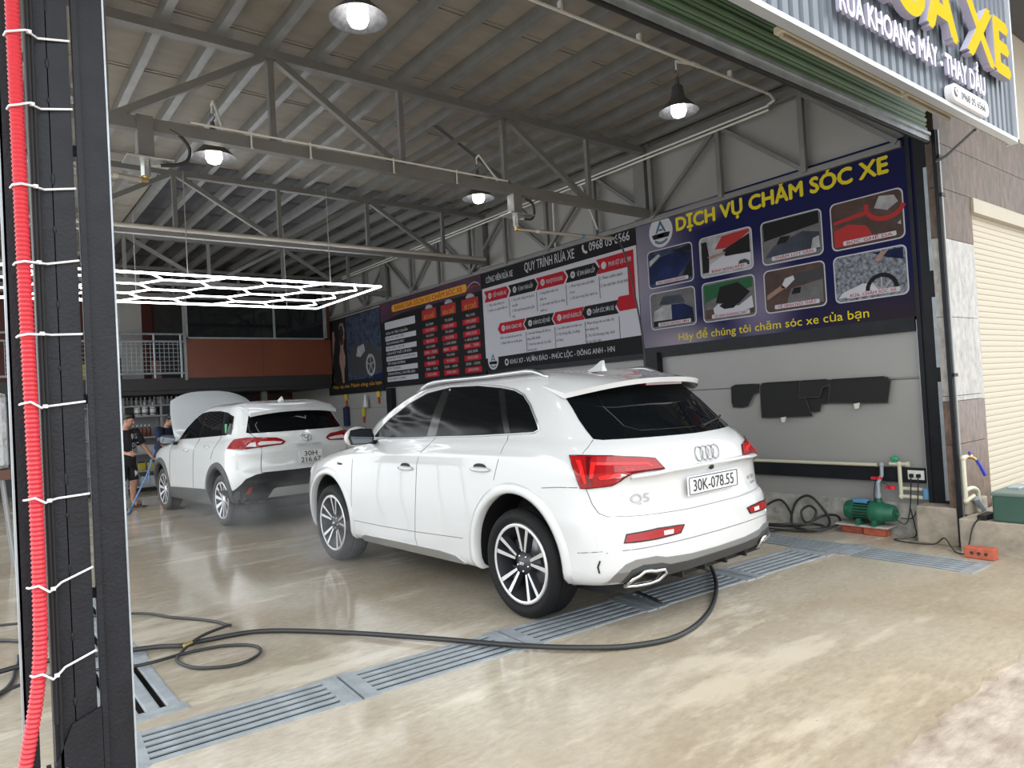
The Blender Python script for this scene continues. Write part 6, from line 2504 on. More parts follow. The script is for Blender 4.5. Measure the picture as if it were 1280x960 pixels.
mb.tube(catmull([(6.78, 2.86, 0.28), (6.80, 2.84, 0.12), (6.74, 2.82, 0.03), (6.62, 2.95, 0.012), (6.56, 2.78, 0.012), (6.58, 2.60, 0.02), (6.54, 2.5, 0.09), (6.47, 2.42, 0.03), (6.40, 2.36, 0.012), (6.44, 2.30, 0.02), (6.49, 2.26, 0.22), (6.52, 2.2, 0.295), (6.64, 2.1, 0.32), (6.8, 1.9, 0.57), (7.0, 1.7, 0.60)], 8), 0.006, 6)
tag(mb.build('cable', 'hose_black'), 'thin dark cable along the footing block up to the step and the green box', 'cable')
mb = MB()
mb.tube(catmull([(6.74, 3.16, 0.30), (6.77, 3.17, 0.42), (6.79, 3.14, 0.53), (6.82, 3.04, 0.46)], 6), 0.005, 6)
tag(mb.build('cable', 'hose_black'), 'short dark cable from the green pump to the red valves', 'cable')

# ------------------------------------------------------------------ right end: tap, green box, loose brick, adapter
T = thing('outdoor_tap', 'cream standpipe with a blue lever tap beside the granite pillar', 'tap', (6.67, 2.36, 0))
mb = MB()
mb.tube([(0, 0, 0.40), (-0.005, 0, 0.765)], 0.018, 10)
mb.sphere((0, 0, 0.40), 0.024, 10)
mb.sphere((-0.005, 0, 0.765), 0.024, 10)
mb.tube([(-0.005, 0, 0.77), (0.05, -0.01, 0.775)], 0.017, 10)
mb.tube(catmull([(0.0, 0.0, 0.49), (0.10, -0.02, 0.50), (0.18, -0.03, 0.46), (0.19, -0.03, 0.36), (0.19, -0.03, 0.29)], 5), 0.018, 10)
mb.tube([(0.0, 0.0, 0.40), (0.12, -0.02, 0.43)], 0.018, 10)
mb.build('standpipe', 'pvc_cream', T)
mb = MB()
mb.tube([(0.12, -0.03, 0.41), (0.22, -0.05, 0.30)], 0.026, 10)
mb.build('waste_pipe', 'pvc_grey', T)
mb = MB()
mb.tube([(0.05, -0.01, 0.775), (0.10, -0.03, 0.765), (0.13, -0.05, 0.74)], 0.013, 10)
mb.sphere((0.085, -0.025, 0.77), 0.022, 10)
mb.build('tap_body', 'brass', T)
mb = MB()
mb.bbev((0.075, -0.03, 0.805), (0.05, 0.02, 0.022), 0.006)
mb.build('lever', 'valve_blue', T)
mb = MB()
mb.tube(catmull([(0.135, -0.055, 0.735), (0.165, -0.07, 0.68), (0.21, -0.085, 0.60)], 5), 0.014, 10)
mb.build('spout_hose', 'valve_blue', T)
T = thing('storage_box', 'dark green lidded box on the concrete step at the right edge', 'box', (6.80, 1.74, 0.276))
mb = MB()
mb.bbev((0, 0, 0.105), (0.58, 0.76, 0.21), 0.015)
mb.build('tub', 'box_green', T)
mb = MB()
mb.bbev((0, 0, 0.222), (0.60, 0.78, 0.03), 0.012)
mb.build('lid', 'box_lid', T)
mb = MB()
mb.bbev((0.06, 0.30, 0.243), (0.20, 0.09, 0.02), 0.008)
mb.build('label_film', 'galvanised_light', T)
mb = MB()
mb.bbev((-0.05, 0.02, 0.245), (0.14, 0.05, 0.022), 0.008)
mb.build('lid_handle', 'black_plastic', T)
mb = MB()
mb.bbev((6.62, 2.20, 0.297), (0.22, 0.07, 0.04), 0.008)
tag(mb.build('adapter', 'black_plastic'), 'flat black power adapter lying on the concrete step under the tap', 'adapter')
mb = MB()
mb.bbev((0, 0, 0.045), (0.10, 0.21, 0.085), 0.006)
o = mb.build('brick', 'brick_red', None, (6.36, 2.17, 0.0))
tag(o, 'loose red brick on the ground against the concrete step', 'brick')
mb = MB()
for y in (-0.05, 0.0, 0.05):
    mb.cyl((-0.051, y, 0.045), (-0.0495, y, 0.045), 0.014, n=12)
mb.build('brick_hole', 'band_dark', o)

# ------------------------------------------------------------------ rubber mats drying on the wire
MATS = [('leftmost black rubber car mat on the wire, with a stepped corner', [(4.76, 1.30), (4.755, 1.475), (4.72, 1.492), (4.40, 1.495), (4.42, 1.40), (4.47, 1.385), (4.53, 1.29), (4.55, 1.255), (4.62, 1.238), (4.74, 1.245)], 0.0),
        ('large black rubber car mat, second from the left on the wire', [(4.38, 1.12), (4.38, 1.46), (4.35, 1.50), (3.93, 1.50), (3.90, 1.48), (3.86, 1.32), (3.80, 1.13)], -0.014),
        ('small black mat with a zigzag edge, above another between the two large ones', [(3.93, 1.325), (3.90, 1.50), (3.56, 1.495), (3.58, 1.45), (3.63, 1.43), (3.67, 1.415), (3.68, 1.37), (3.70, 1.325)], -0.028),
        ('black mat hanging lowest behind the zigzag mat', [(3.93, 1.40), (3.56, 1.42), (3.59, 1.30), (3.62, 1.26), (3.70, 1.25), (3.72, 1.18), (3.78, 1.17), (3.84, 1.19), (3.90, 1.33)], 0.0),
        ('rightmost black rubber car mat on the wire, with two eyelets', [(3.62, 1.26), (3.585, 1.46), (3.55, 1.495), (3.03, 1.49), (3.00, 1.455), (3.04, 1.245), (3.30, 1.25)], -0.014)]
for lab, pts, dx in MATS:
    T = thing('car_mat', lab, 'car mat', (6.895 + dx, 0, 0), 0, 'black car mats drying on the wire')
    mb = MB()
    mb.poly([(-y, z) for y, z in pts], (0, 0, 0), (0, -1, 0), (0, 0, 1), 0.009)
    recalc(mb.build('mat_body', 'mat_black', T))
    mb = MB()
    mb.tube([(-0.001, y, z) for y, z in pts], 0.0045, 5, closed=True)
    mb.build('binding', 'mat_binding', T)
    mb = MB()
    ys = [p[0] for p in pts]
    zt = max(p[1] for p in pts)
    mb.bbox((-0.006, min(ys) + 0.06, zt - 0.01), (0.016, max(ys) - 0.06, zt + 0.006))
    mb.build('hooked_edge', 'mat_black', T)
for y, z, lab in ((4.12, 1.12, 'white clip at the bottom of the large mat, left'), (3.33, 1.245, 'white clip at the bottom of the rightmost mat')):
    mb = MB()
    mb.poly([(-0.03, 0.0), (0.03, 0.01), (0.016, -0.045), (-0.02, -0.05)], (6.872, y, z), (0, -1, 0), (0, 0, 1), 0.012)
    tag(recalc(mb.build('clip', 'clip_white')), lab, 'clip')

# ------------------------------------------------------------------ pendant lamps and conduits
LAMPS = [((5.13, 3.90, 4.02), 4.43, 'bell lamp glowing near the right end of the front conduit'), ((1.99, 3.87, 3.93), 4.43, 'bell lamp cut by the top edge of the picture'),
         ((1.72, 6.08, 3.70), 4.50, 'bell lamp behind the first truss, near the left boom'), ((4.50, 6.15, 3.74), 4.50, 'bell lamp behind the first truss, near the right boom')]
proto = None
for li_, (p, zt, lab) in enumerate(LAMPS):
    if proto is None:
        T = thing('pendant_lamp', lab, 'lamp', p, 0, 'bell lamps under the roof')
        mb = MB()
        mb.smooth = True
        mb.lathe([(0.022, 0.20), (0.05, 0.18), (0.058, 0.09), (0.085, 0.05), (0.175, -0.04), (0.180, -0.048)], None, 28)
        mb.build('shade', 'lamp_body', T)
        mb = MB()
        mb.smooth = True
        mb.lathe([(0.0, 0.085), (0.052, 0.085), (0.08, 0.045), (0.170, -0.043), (0.180, -0.048)], None, 28)
        mb.build('reflector', 'reflector_alu', T)
        mb = MB()
        mb.cyl((0, 0, 0.18), (0, 0, 0.26), 0.024, 0.018, 12)
        mb.tube([(0, 0, 0.26), (0.02, 0.0, 0.30), (0.0, 0.0, 0.335), (-0.015, 0, 0.30)], 0.006, 6)
        mb.build('lamp_holder', 'lamp_body', T)
        mb = MB()
        mb.smooth = True
        mb.lathe([(0.03, 0.07), (0.062, 0.02), (0.066, -0.05), (0.05, -0.085), (0.02, -0.098), (0.0, -0.1)], None, 18)
        mb.build('bulb', 'bulb_glow', T)
        mb = MB()
        mb.cyl((0, 0, 0.33), (0, 0, 0.41), 0.008, n=8)
        mb.build('stem', 'pvc_white', T)
        proto = T
    else:
        T = dup(proto, p, None, lab)
    if li_ > 1:
        mb = MB()
        mb.tube([(0, 0, 0.40), (0, -0.05, 0.42), (0, p[1] * -1 + 5.78, 3.78 - p[2])], 0.011, 8)
        mb.build('arm', 'pvc_white', T)
T = thing('conduit', 'white conduit crossing under the ceiling with a tee to the front bell lamp', 'conduit', (0, 3.87, 4.45))
mb = MB()
mb.tube([(-1.4, 0, 0), (6.60, 0, 0), (6.76, 0.05, -0.005), (6.80, 0.15, -0.01)], 0.014, 8)
mb.build('pipe', 'pvc_white', T)
mb = MB()
mb.tube([(5.38, 0, 0), (5.13, 0.03, -0.02)], 0.013, 8)
mb.tube([(5.43, 0, 0), (5.33, 0, 0)], 0.021, 8)
mb.tube([(2.24, 0, 0), (1.99, 0.0, -0.1)], 0.013, 8)
mb.build('tee', 'pvc_white', T)
mb = MB()
for x in (1.0, 1.9, 2.8, 3.7, 4.6, 5.9):
    mb.bbox((x, -0.02, 0.0), (x + 0.025, 0.02, 0.075))
mb.build('clip', 'pvc_white', T)
for dz, x, lab in ((0.0, 6.775, 'white conduit along the top of the right wall, upper of the pair'), (-0.045, 6.775, 'white conduit along the top of the right wall, lower of the pair')):
    mb = MB()
    mb.tube([(x, 4.0, 4.42 + dz), (x, 14.6, 4.42 + dz)], 0.013, 8)
    tag(mb.build('conduit', 'pvc_white'), lab, 'conduit')
T = thing('conduit', 'thin white conduit clipped on the lower beam of the first truss', 'conduit', (0, 5.69, 3.765))
mb = MB()
mb.tube([(1.45, 0, 0), (4.55, 0, 0), (4.62, 0.1, 0.0), (5.6, 0.3, 0.0), (6.5, 0.3, 0.0)], 0.009, 8)
mb.tube([(4.02, 0.0, 0), (4.32, 0.35, 0.12)], 0.01, 8)
mb.build('pipe', 'pvc_white', T)
mb = MB()
for x in (1.9, 2.4, 3.2, 3.9):
    mb.bbox((x, -0.012, -0.12), (x + 0.012, -0.006, 0.015))
    mb.bbox((x, -0.012, -0.124), (x + 0.02, 0.0, -0.116))
mb.build('clip', 'pvc_white', T)
mb = MB()
mb.tube([(-1.5, 9.13, 3.775), (6.75, 9.13, 3.775)], 0.028, 10)
tag(mb.build('pipe', 'board_pale'), 'pale pipe along the lower beam of the second truss', 'pipe')
mb = MB()
mb.tube([(6.80, 6.62, 3.7), (6.80, 6.9, 4.40)], 0.012, 8)
mb.tube([(6.86, 7.55, 3.62), (6.86, 7.55, 4.3)], 0.014, 8)
tag(mb.build('conduit', 'pvc_white'), 'short upright white conduit on the wall between the first two trusses', 'conduit')


# ------------------------------------------------------------------ swinging wash booms under the first truss
def boom(label, x, arm, hose_loop):
    T = thing('wash_boom', label, 'wash boom', (x, 5.75, 0))
    mb = MB()
    mb.bbox((-0.055, -0.055, 3.44), (0.055, 0.055, 3.76))
    mb.bbox((-0.062, -0.062, 3.70), (-0.055, 0.062, 3.76))
    mb.build('bracket', 'truss_grey', T)
    mb = MB()
    mb.bbev((0.02, 0, 3.43), (0.32, 0.22, 0.012), 0.003)
    mb.build('mounting_plate', 'steel_bright', T)
    mb = MB()
    mb.cyl((0, 0, 3.425), (0, 0, 3.31), 0.035, n=14)
    mb.tube([(0.05, 0, 3.40), (0.12, -0.02, 3.405)], 0.012, 8)
    mb.build('swivel', 'steel_bright', T)
    mb = MB()
    mb.tube([(0, 0, 3.33), (0, 0, 3.285), (arm[0][0] * 0.06, arm[0][1] * 0.06, 3.28)], 0.022, 10)
    mb.build('elbow', 'brass', T)
    mb = MB()
    mb.tube([(0, 0, 3.285)] + [tuple(p) for p in arm], 0.018, 10)
    a = mb.build('arm', 'boom_tube', T)
    mb = MB()
    q = Vector((0, 0, 3.285)).lerp(Vector(arm[0]), 0.28)
    q2 = Vector((0, 0, 3.285)).lerp(Vector(arm[0]), 0.33)
    mb.tube([q, q2], 0.0195, 10)
    mb.build('label_band', 'clip_white', a)
    mb = MB()
    mb.smooth = True
    mb.tube(catmull(hose_loop, 6), 0.014, 8)
    mb.build('feed_hose', 'hose_black', T)
    return T


boom('wash boom hanging under the left part of the first truss, arm towards the post', 1.13, [(-0.75, -0.35, 3.20)], [(0.10, -0.02, 3.405), (0.20, -0.03, 3.42), (0.29, -0.03, 3.47), (0.31, -0.03, 3.56), (0.25, -0.03, 3.65), (0.17, -0.03, 3.69)])
b2 = boom('wash boom hanging under the right part of the first truss, hose falling to the SUV', 4.68, [(0.85, -0.12, 3.27), (1.30, -0.18, 3.27)], [(0.10, -0.02, 3.40), (0.2, -0.03, 3.41), (0.24, -0.03, 3.48), (0.22, -0.03, 3.58), (0.13, -0.03, 3.62)])
mb = MB()
mb.smooth = True
mb.tube(catmull([(1.30, -0.18, 3.27), (1.40, -0.19, 3.21), (1.48, -0.2, 3.0), (1.55, -0.2, 2.75), (1.66, -0.2, 2.2), (1.69, -0.2, 1.7), (1.70, -0.2, 1.0), (1.68, -0.2, 0.3), (1.55, -0.3, 0.02), (1.2, -0.6, 0.015)], 6), 0.011, 8)
mb.build('pressure_hose', 'hose_black', b2)
mb = MB()
mb.tube([(0.84, -0.12, 3.27), (0.88, -0.125, 3.27)], 0.02, 10)
mb.build('joint_collar', 'pump_plate_blue', b2)
# dark brace rod under the ceiling
mb = MB()
mb.bar((4.15, 6.42, 4.53), (4.88, 5.9, 3.76), 0.035, 0.035)
mb.bar((4.8, 6.0, 3.72), (5.0, 5.9, 3.5), 0.02, 0.02)
tag(mb.build('brace_rod', 'lamp_body'), 'dark slanting brace rod by the right boom under the ceiling', 'rod')

# ------------------------------------------------------------------ hexagon light frame above the smaller SUV
T = thing('hexagon_light', 'large white honeycomb light frame hung above the smaller SUV', 'lamp', (0, 0, 3.2))
X0, X1, Y0, Y1 = -0.15, 4.76, 9.0, 11.32
a = 0.43
hh = a * math.sqrt(3) / 2
edges = set()
for i in range(-1, 11):
    for j in range(-1, 4):
        cx = X1 - 0.62 - 1.5 * a * i
        cy = Y0 + 0.40 + 2 * hh * j + (hh if i % 2 else 0)
        pts = [(round(cx + a * math.cos(R(60 * k)), 3), round(cy + a * math.sin(R(60 * k)), 3)) for k in range(6)]
        for k in range(6):
            p, q = pts[k], pts[(k + 1) % 6]
            if all(X0 + 0.02 < u[0] < X1 - 0.0 and Y0 + 0.0 < u[1] < Y1 - 0.0 for u in (p, q)):
                edges.add(tuple(sorted((p, q))))
edges = sorted(edges)
for p, q in edges:
    mb = MB()
    mb.tube([(p[0], p[1], 0), (q[0], q[1], 0)], 0.0115, 8)
    mb.build('light_tube', 'tube_glow', T)
for p, q in (((X0, Y0), (X1, Y0)), ((X1, Y0), (X1, Y1)), ((X1, Y1), (X0, Y1)), ((X0, Y1), (X0, Y0))):
    mb = MB()
    mb.tube([(p[0], p[1], 0), (q[0], q[1], 0)], 0.014, 8)
    mb.build('frame_tube', 'tube_glow', T)
for x, y in ((4.0, 9.0), (2.2, 9.1), (4.2, 11.2), (2.0, 11.2), (0.5, 10.0)):
    mb = MB()
    mb.tube([(x, y, 0.02), (x, y, 1.30)], 0.006, 6)
    mb.build('hanging_wire', 'tube_hanger', T)

# ------------------------------------------------------------------ shelves and bottles under the upper floor
T = thing('storage_shelf', 'grey metal shelf rack of bottles against the back, under the upper floor', 'shelf', (0, 16.35, 0))
for x in (1.6, 2.55, 3.25, 4.2):
    mb = MB()
    mb.bbox((x - 0.02, -0.22, 0), (x + 0.02, -0.18, 1.95))
    mb.bbox((x - 0.02, 0.18, 0), (x + 0.02, 0.22, 1.95))
    mb.build('upright', 'shelf_grey', T)
for z in (0.12, 0.44, 0.80, 1.13, 1.57, 1.78):
    mb = MB()
    mb.bbox((1.58, -0.24, z - 0.03), (4.22, 0.24, z))
    mb.build('shelf_board', 'shelf_grey', T)
mb = MB()
mb.bbox((1.58, 0.24, 0.1), (4.22, 0.25, 1.9))
mb.build('back_panel', 'shelf_grey', T)


def bottle(name, label, x, z, h, r, m, cap, group, band=None):
    T = thing(name, label, 'bottle', (x, 16.24, z), 0, group)
    mb = MB()
    mb.smooth = True
    mb.lathe([(0.0, 0), (r, 0.002), (r, h * 0.62), (r * 0.85, h * 0.70), (r * 0.42, h * 0.80), (r * 0.40, h * 0.86), (0, h * 0.86)], None, 12)
    mb.build('flask', m, T)
    mb = MB()
    mb.cyl((0, 0, h * 0.84), (0, 0, h), r * 0.42, n=10)
    mb.build('cap', cap, T)
    if band:
        mb = MB()
        mb.lathe([(r * 1.02, h * 0.12), (r * 1.02, h * 0.2)], None, 12)
        mb.lathe([(r * 1.02, h * 0.5), (r * 1.02, h * 0.54)], None, 12)
        mb.build('label_band', band, T)
    return T


for x, lab in ((2.82, 'left white jug of three on the shelf behind the man in black'), (2.96, 'middle white jug of three on the shelf behind the man in black'), (3.11, 'right white jug of three, beside the raised bonnet')):
    bottle('bottle', lab, x, 1.57, 0.27, 0.062, 'bottle_white', 'bottle_white', 'white jugs on the shelf', 'band_dark')
b0 = None
for k in range(16):
    x = 2.30 + 0.085 * k
    if b0 is None:
        b0 = bottle('bottle', 'small grey bottle in the row on the top shelf', x, 1.78, 0.17, 0.034, 'bottle_grey', 'bottle_white', 'small grey bottles on the top shelf')
    else:
        dup(b0, (x, 16.24 + 0.02 * (k % 3), 1.78))
b1 = None
for k in range(7):
    x = 2.58 + 0.075 * k
    if b1 is None:
        b1 = bottle('bottle', 'brown bottle in the row on the middle shelf', x, 1.13, 0.25, 0.032, 'bottle_brown', 'bottle_white', 'brown bottles on the middle shelf')
    else:
        dup(b1, (x, 16.24, 1.13))
for x, lab in ((2.85, 'yellow can on the low shelf behind the blue hose'), (3.02, 'yellow can on the low shelf beside the front wheel')):
    T = thing('can', lab, 'can', (x, 16.24, 0.44), 0, 'yellow cans on the low shelf')
    mb = MB()
    mb.bbev((0, 0, 0.075), (0.13, 0.12, 0.15), 0.012)
    mb.build('body', 'can_yellow', T)
    mb = MB()
    mb.bbev((0, 0, 0.165), (0.11, 0.10, 0.035), 0.008)
    mb.build('lid', 'band_dark', T)
for x, z, d, m, lab in ((2.48, 1.57, (0.16, 0.2, 0.24), 'carton_black', 'black carton on the shelf left of the white jugs'), (3.35, 1.57, (0.2, 0.25, 0.18), 'carton_black', 'black carton on the shelf right of the white jugs'),
                        (2.95, 0.80, (0.3, 0.2, 0.16), 'bottle_grey', 'grey carton on the shelf above the yellow cans'), (3.0, 0.12, (0.34, 0.3, 0.2), 'bottle_grey', 'grey tub on the lowest shelf')):
    mb = MB()
    mb.bbev((0, 0, d[2] / 2), d, 0.01)
    tag(mb.build('carton', m, None, (x, 16.28, z)), lab, 'carton')
# stored goods behind the mesh railing, little red lamp
for x, d, m, lab in ((2.0, (0.35, 0.3, 0.35), 'can_yellow', 'yellowish sack on the upper floor behind the mesh railing'), (2.35, (0.22, 0.3, 0.5), 'bottle_white', 'pale carton on the upper floor behind the mesh railing'), (3.2, (0.2, 0.3, 0.4), 'bottle_brown', 'brown carton on the upper floor beside the grey pillar')):
    mb = MB()
    mb.bbev((0, 0, d[2] / 2), d, 0.02)
    tag(mb.build('carton', m, None, (x, 16.2, 2.301)), lab, 'carton')
T = thing('warning_lamp', 'tiny red lamp glowing on the upper floor above the mesh railing', 'lamp', (2.72, 16.6, 3.28))
mb = MB()
mb.sphere((0, 0, 0), 0.03, 10)
mb.build('bulb', 'lamp_warm', T)
mb = MB()
mb.cyl((0, 0.02, -0.98), (0, 0.02, 0.0), 0.012, n=8)
mb.build('stand', 'shelf_grey', T)
# things hung under the far banner
for y, z, lab in ((15.0, 1.74, 'yellow and red hanging tag under the far banner, farthest of three'), (13.4, 1.76, 'yellow and red hanging tag under the far banner, nearest of three'), (14.15, 1.36, 'yellow and red hanging tag on the grey wall, lowest of three')):
    T = thing('hanging_tag', lab, 'tag', (6.90, y, z), 0, 'yellow tags on the far wall')
    mb = MB()
    mb.bbox((-0.01, -0.07, -0.08), (0.01, 0.07, 0.10))
    mb.build('card', 'tag_yellow', T)
    mb = MB()
    mb.bbox((-0.008, -0.03, -0.22), (0.008, 0.03, -0.08))
    mb.build('tail', 'tag_red', T)
mb = MB()
mb.add([(0, -0.1, 0), (0, 0.1, 0), (-0.02, 0.14, -0.45), (-0.02, -0.14, -0.45), (0.02, 0, 0)], [(0, 1, 2, 3), (0, 3, 2, 1)])
mb.bbox((-0.03, -0.12, -0.44), (0.01, 0.12, -0.02))
tag(mb.build('towel', 'cloth_navy', None, (6.89, 15.0, 1.52)), 'dark navy towel hung on the far grey wall', 'towel')
mb = MB()
mb.lathe([(0.0, 0.14), (0.02, 0.12), (0.05, -0.05), (0.06, -0.14), (0.0, -0.15)], None, 12)
tag(mb.build('cloth', 'cloth_white', None, (6.84, 13.9, 1.62)), 'small white cloth hung on the far grey wall between yellow tags', 'cloth')
# bench with silver foil rolls at far left
T = thing('workbench', 'brown topped bench with thin legs glimpsed at the left edge', 'bench', (-0.25, 9.3, 0))
mb = MB()
mb.bbox((-0.6, -0.35, 0.95), (0.62, 0.35, 1.05))
mb.build('top', 'bench_brown', T)
for sx in (-1, 1):
    for sy in (-1, 1):
        mb = MB()
        mb.tube([(sx * 0.54, sy * 0.3, 0.95), (sx * 0.62, sy * 0.34, 0.0)], 0.016, 8)
        mb.build('leg', 'shelf_grey', T)
mb = MB()
mb.bbev((-0.25, 9.3, 1.45), (1.2, 0.6, 0.80), 0.05)
tag(mb.build('foil_bale', 'foil_silver'), 'silver foil faced bale on the brown bench at the left edge', 'bale')
# stray wires down the cream wall right of the sign
for pts, m, lab in (([(8.75, 2.47, 5.15), (8.85, 2.46, 4.75), (9.05, 2.46, 4.5), (8.95, 2.46, 4.15), (8.80, 2.45, 3.95)], 'hose_black', 'thin black wire hanging on the cream wall right of the sign'),
                    ([(8.95, 2.47, 5.15), (9.0, 2.46, 4.6), (9.08, 2.46, 4.3), (8.85, 2.45, 3.85), (9.05, 2.45, 3.7), (9.6, 2.45, 3.62)], 'valve_red', 'thin red wire hanging on the cream wall right of the sign')):
    mb = MB()
    mb.tube(catmull(pts, 8), 0.005, 5)
    tag(mb.build('wire', m), lab, 'wire')

# ------------------------------------------------------------------ people
def skin_mesh(name, chains, m, parent=None, sub=2, root=0):
    """chains: lists of (id, (x, y, z), radius); ids join chains at shared joints"""
    ids, vs, rs, es = {}, [], [], []
    for ch in chains:
        prev = None
        for i, p, r in ch:
            if i not in ids:
                ids[i] = len(vs)
                vs.append(p)
                rs.append(r if isinstance(r, tuple) else (r, r))
            if prev is not None:
                es.append((prev, ids[i]))
            prev = ids[i]
    me = bpy.data.meshes.new(name)
    me.from_pydata(vs, es, [])
    o = bpy.data.objects.new(name, me)
    C.objects.link(o)
    md = o.modifiers.new('skin', 'SKIN')
    md.branch_smoothing = 0.4
    lay = me.skin_vertices[0] if me.skin_vertices else None
    if lay is None:
        bpy.context.view_layer.objects.active = o
        bpy.ops.mesh.customdata_skin_add()
        lay = me.skin_vertices[0]
    for k, d in enumerate(lay.data):
        d.radius = rs[k]
        d.use_root = (k == root)
    o.modifiers.new('sub', 'SUBSURF').levels = sub
    dg = bpy.context.evaluated_depsgraph_get()
    dg.update()
    nm = bpy.data.meshes.new_from_object(o.evaluated_get(dg))
    nm.name = name
    o.modifiers.clear()
    o.data = nm
    bpy.data.meshes.remove(me)
    nm.materials.clear()
    nm.materials.append(M[m])
    for p in nm.polygons:
        p.use_smooth = True
    if parent:
        o.parent = parent
    return o


def hand(side, wrist, d, n, curl, tag_):
    """palm and five finger chains from the wrist along d; n is the thumb side"""
    w, d, n = Vector(wrist), Vector(d).normalized(), Vector(n).normalized()
    pn = d.cross(n).normalized() * side
    pc = w + d * 0.055
    ch = [[('w' + tag_, tuple(w), (0.026, 0.022)), ('p' + tag_, tuple(pc), (0.036, 0.02))]]
    for k, (off, L) in enumerate(((0.028, 0.070), (0.010, 0.078), (-0.009, 0.072), (-0.026, 0.056))):
        b = pc + n * off + d * 0.032
        m1 = b + (d * math.cos(curl) + pn * math.sin(curl)) * L * 0.5
        m2 = m1 + (d * math.cos(curl * 2.2) + pn * math.sin(curl * 2.2)) * L * 0.5
        ch.append([('p' + tag_, tuple(pc), (0.036, 0.02)), ('k%d' % k + tag_, tuple(b), 0.0095), ('m%d' % k + tag_, tuple(m1), 0.0085), ('t%d' % k + tag_, tuple(m2), 0.007)])
    b = w + d * 0.03 + n * 0.03
    m1 = b + (d * 0.7 + n * 0.6).normalized() * 0.035
    m2 = m1 + (d * 0.9 + pn * 0.5).normalized() * 0.03
    ch.append([('p' + tag_, tuple(pc), (0.036, 0.02)), ('th0' + tag_, tuple(b), 0.012), ('th1' + tag_, tuple(m1), 0.0095), ('th2' + tag_, tuple(m2), 0.008)])
    return ch


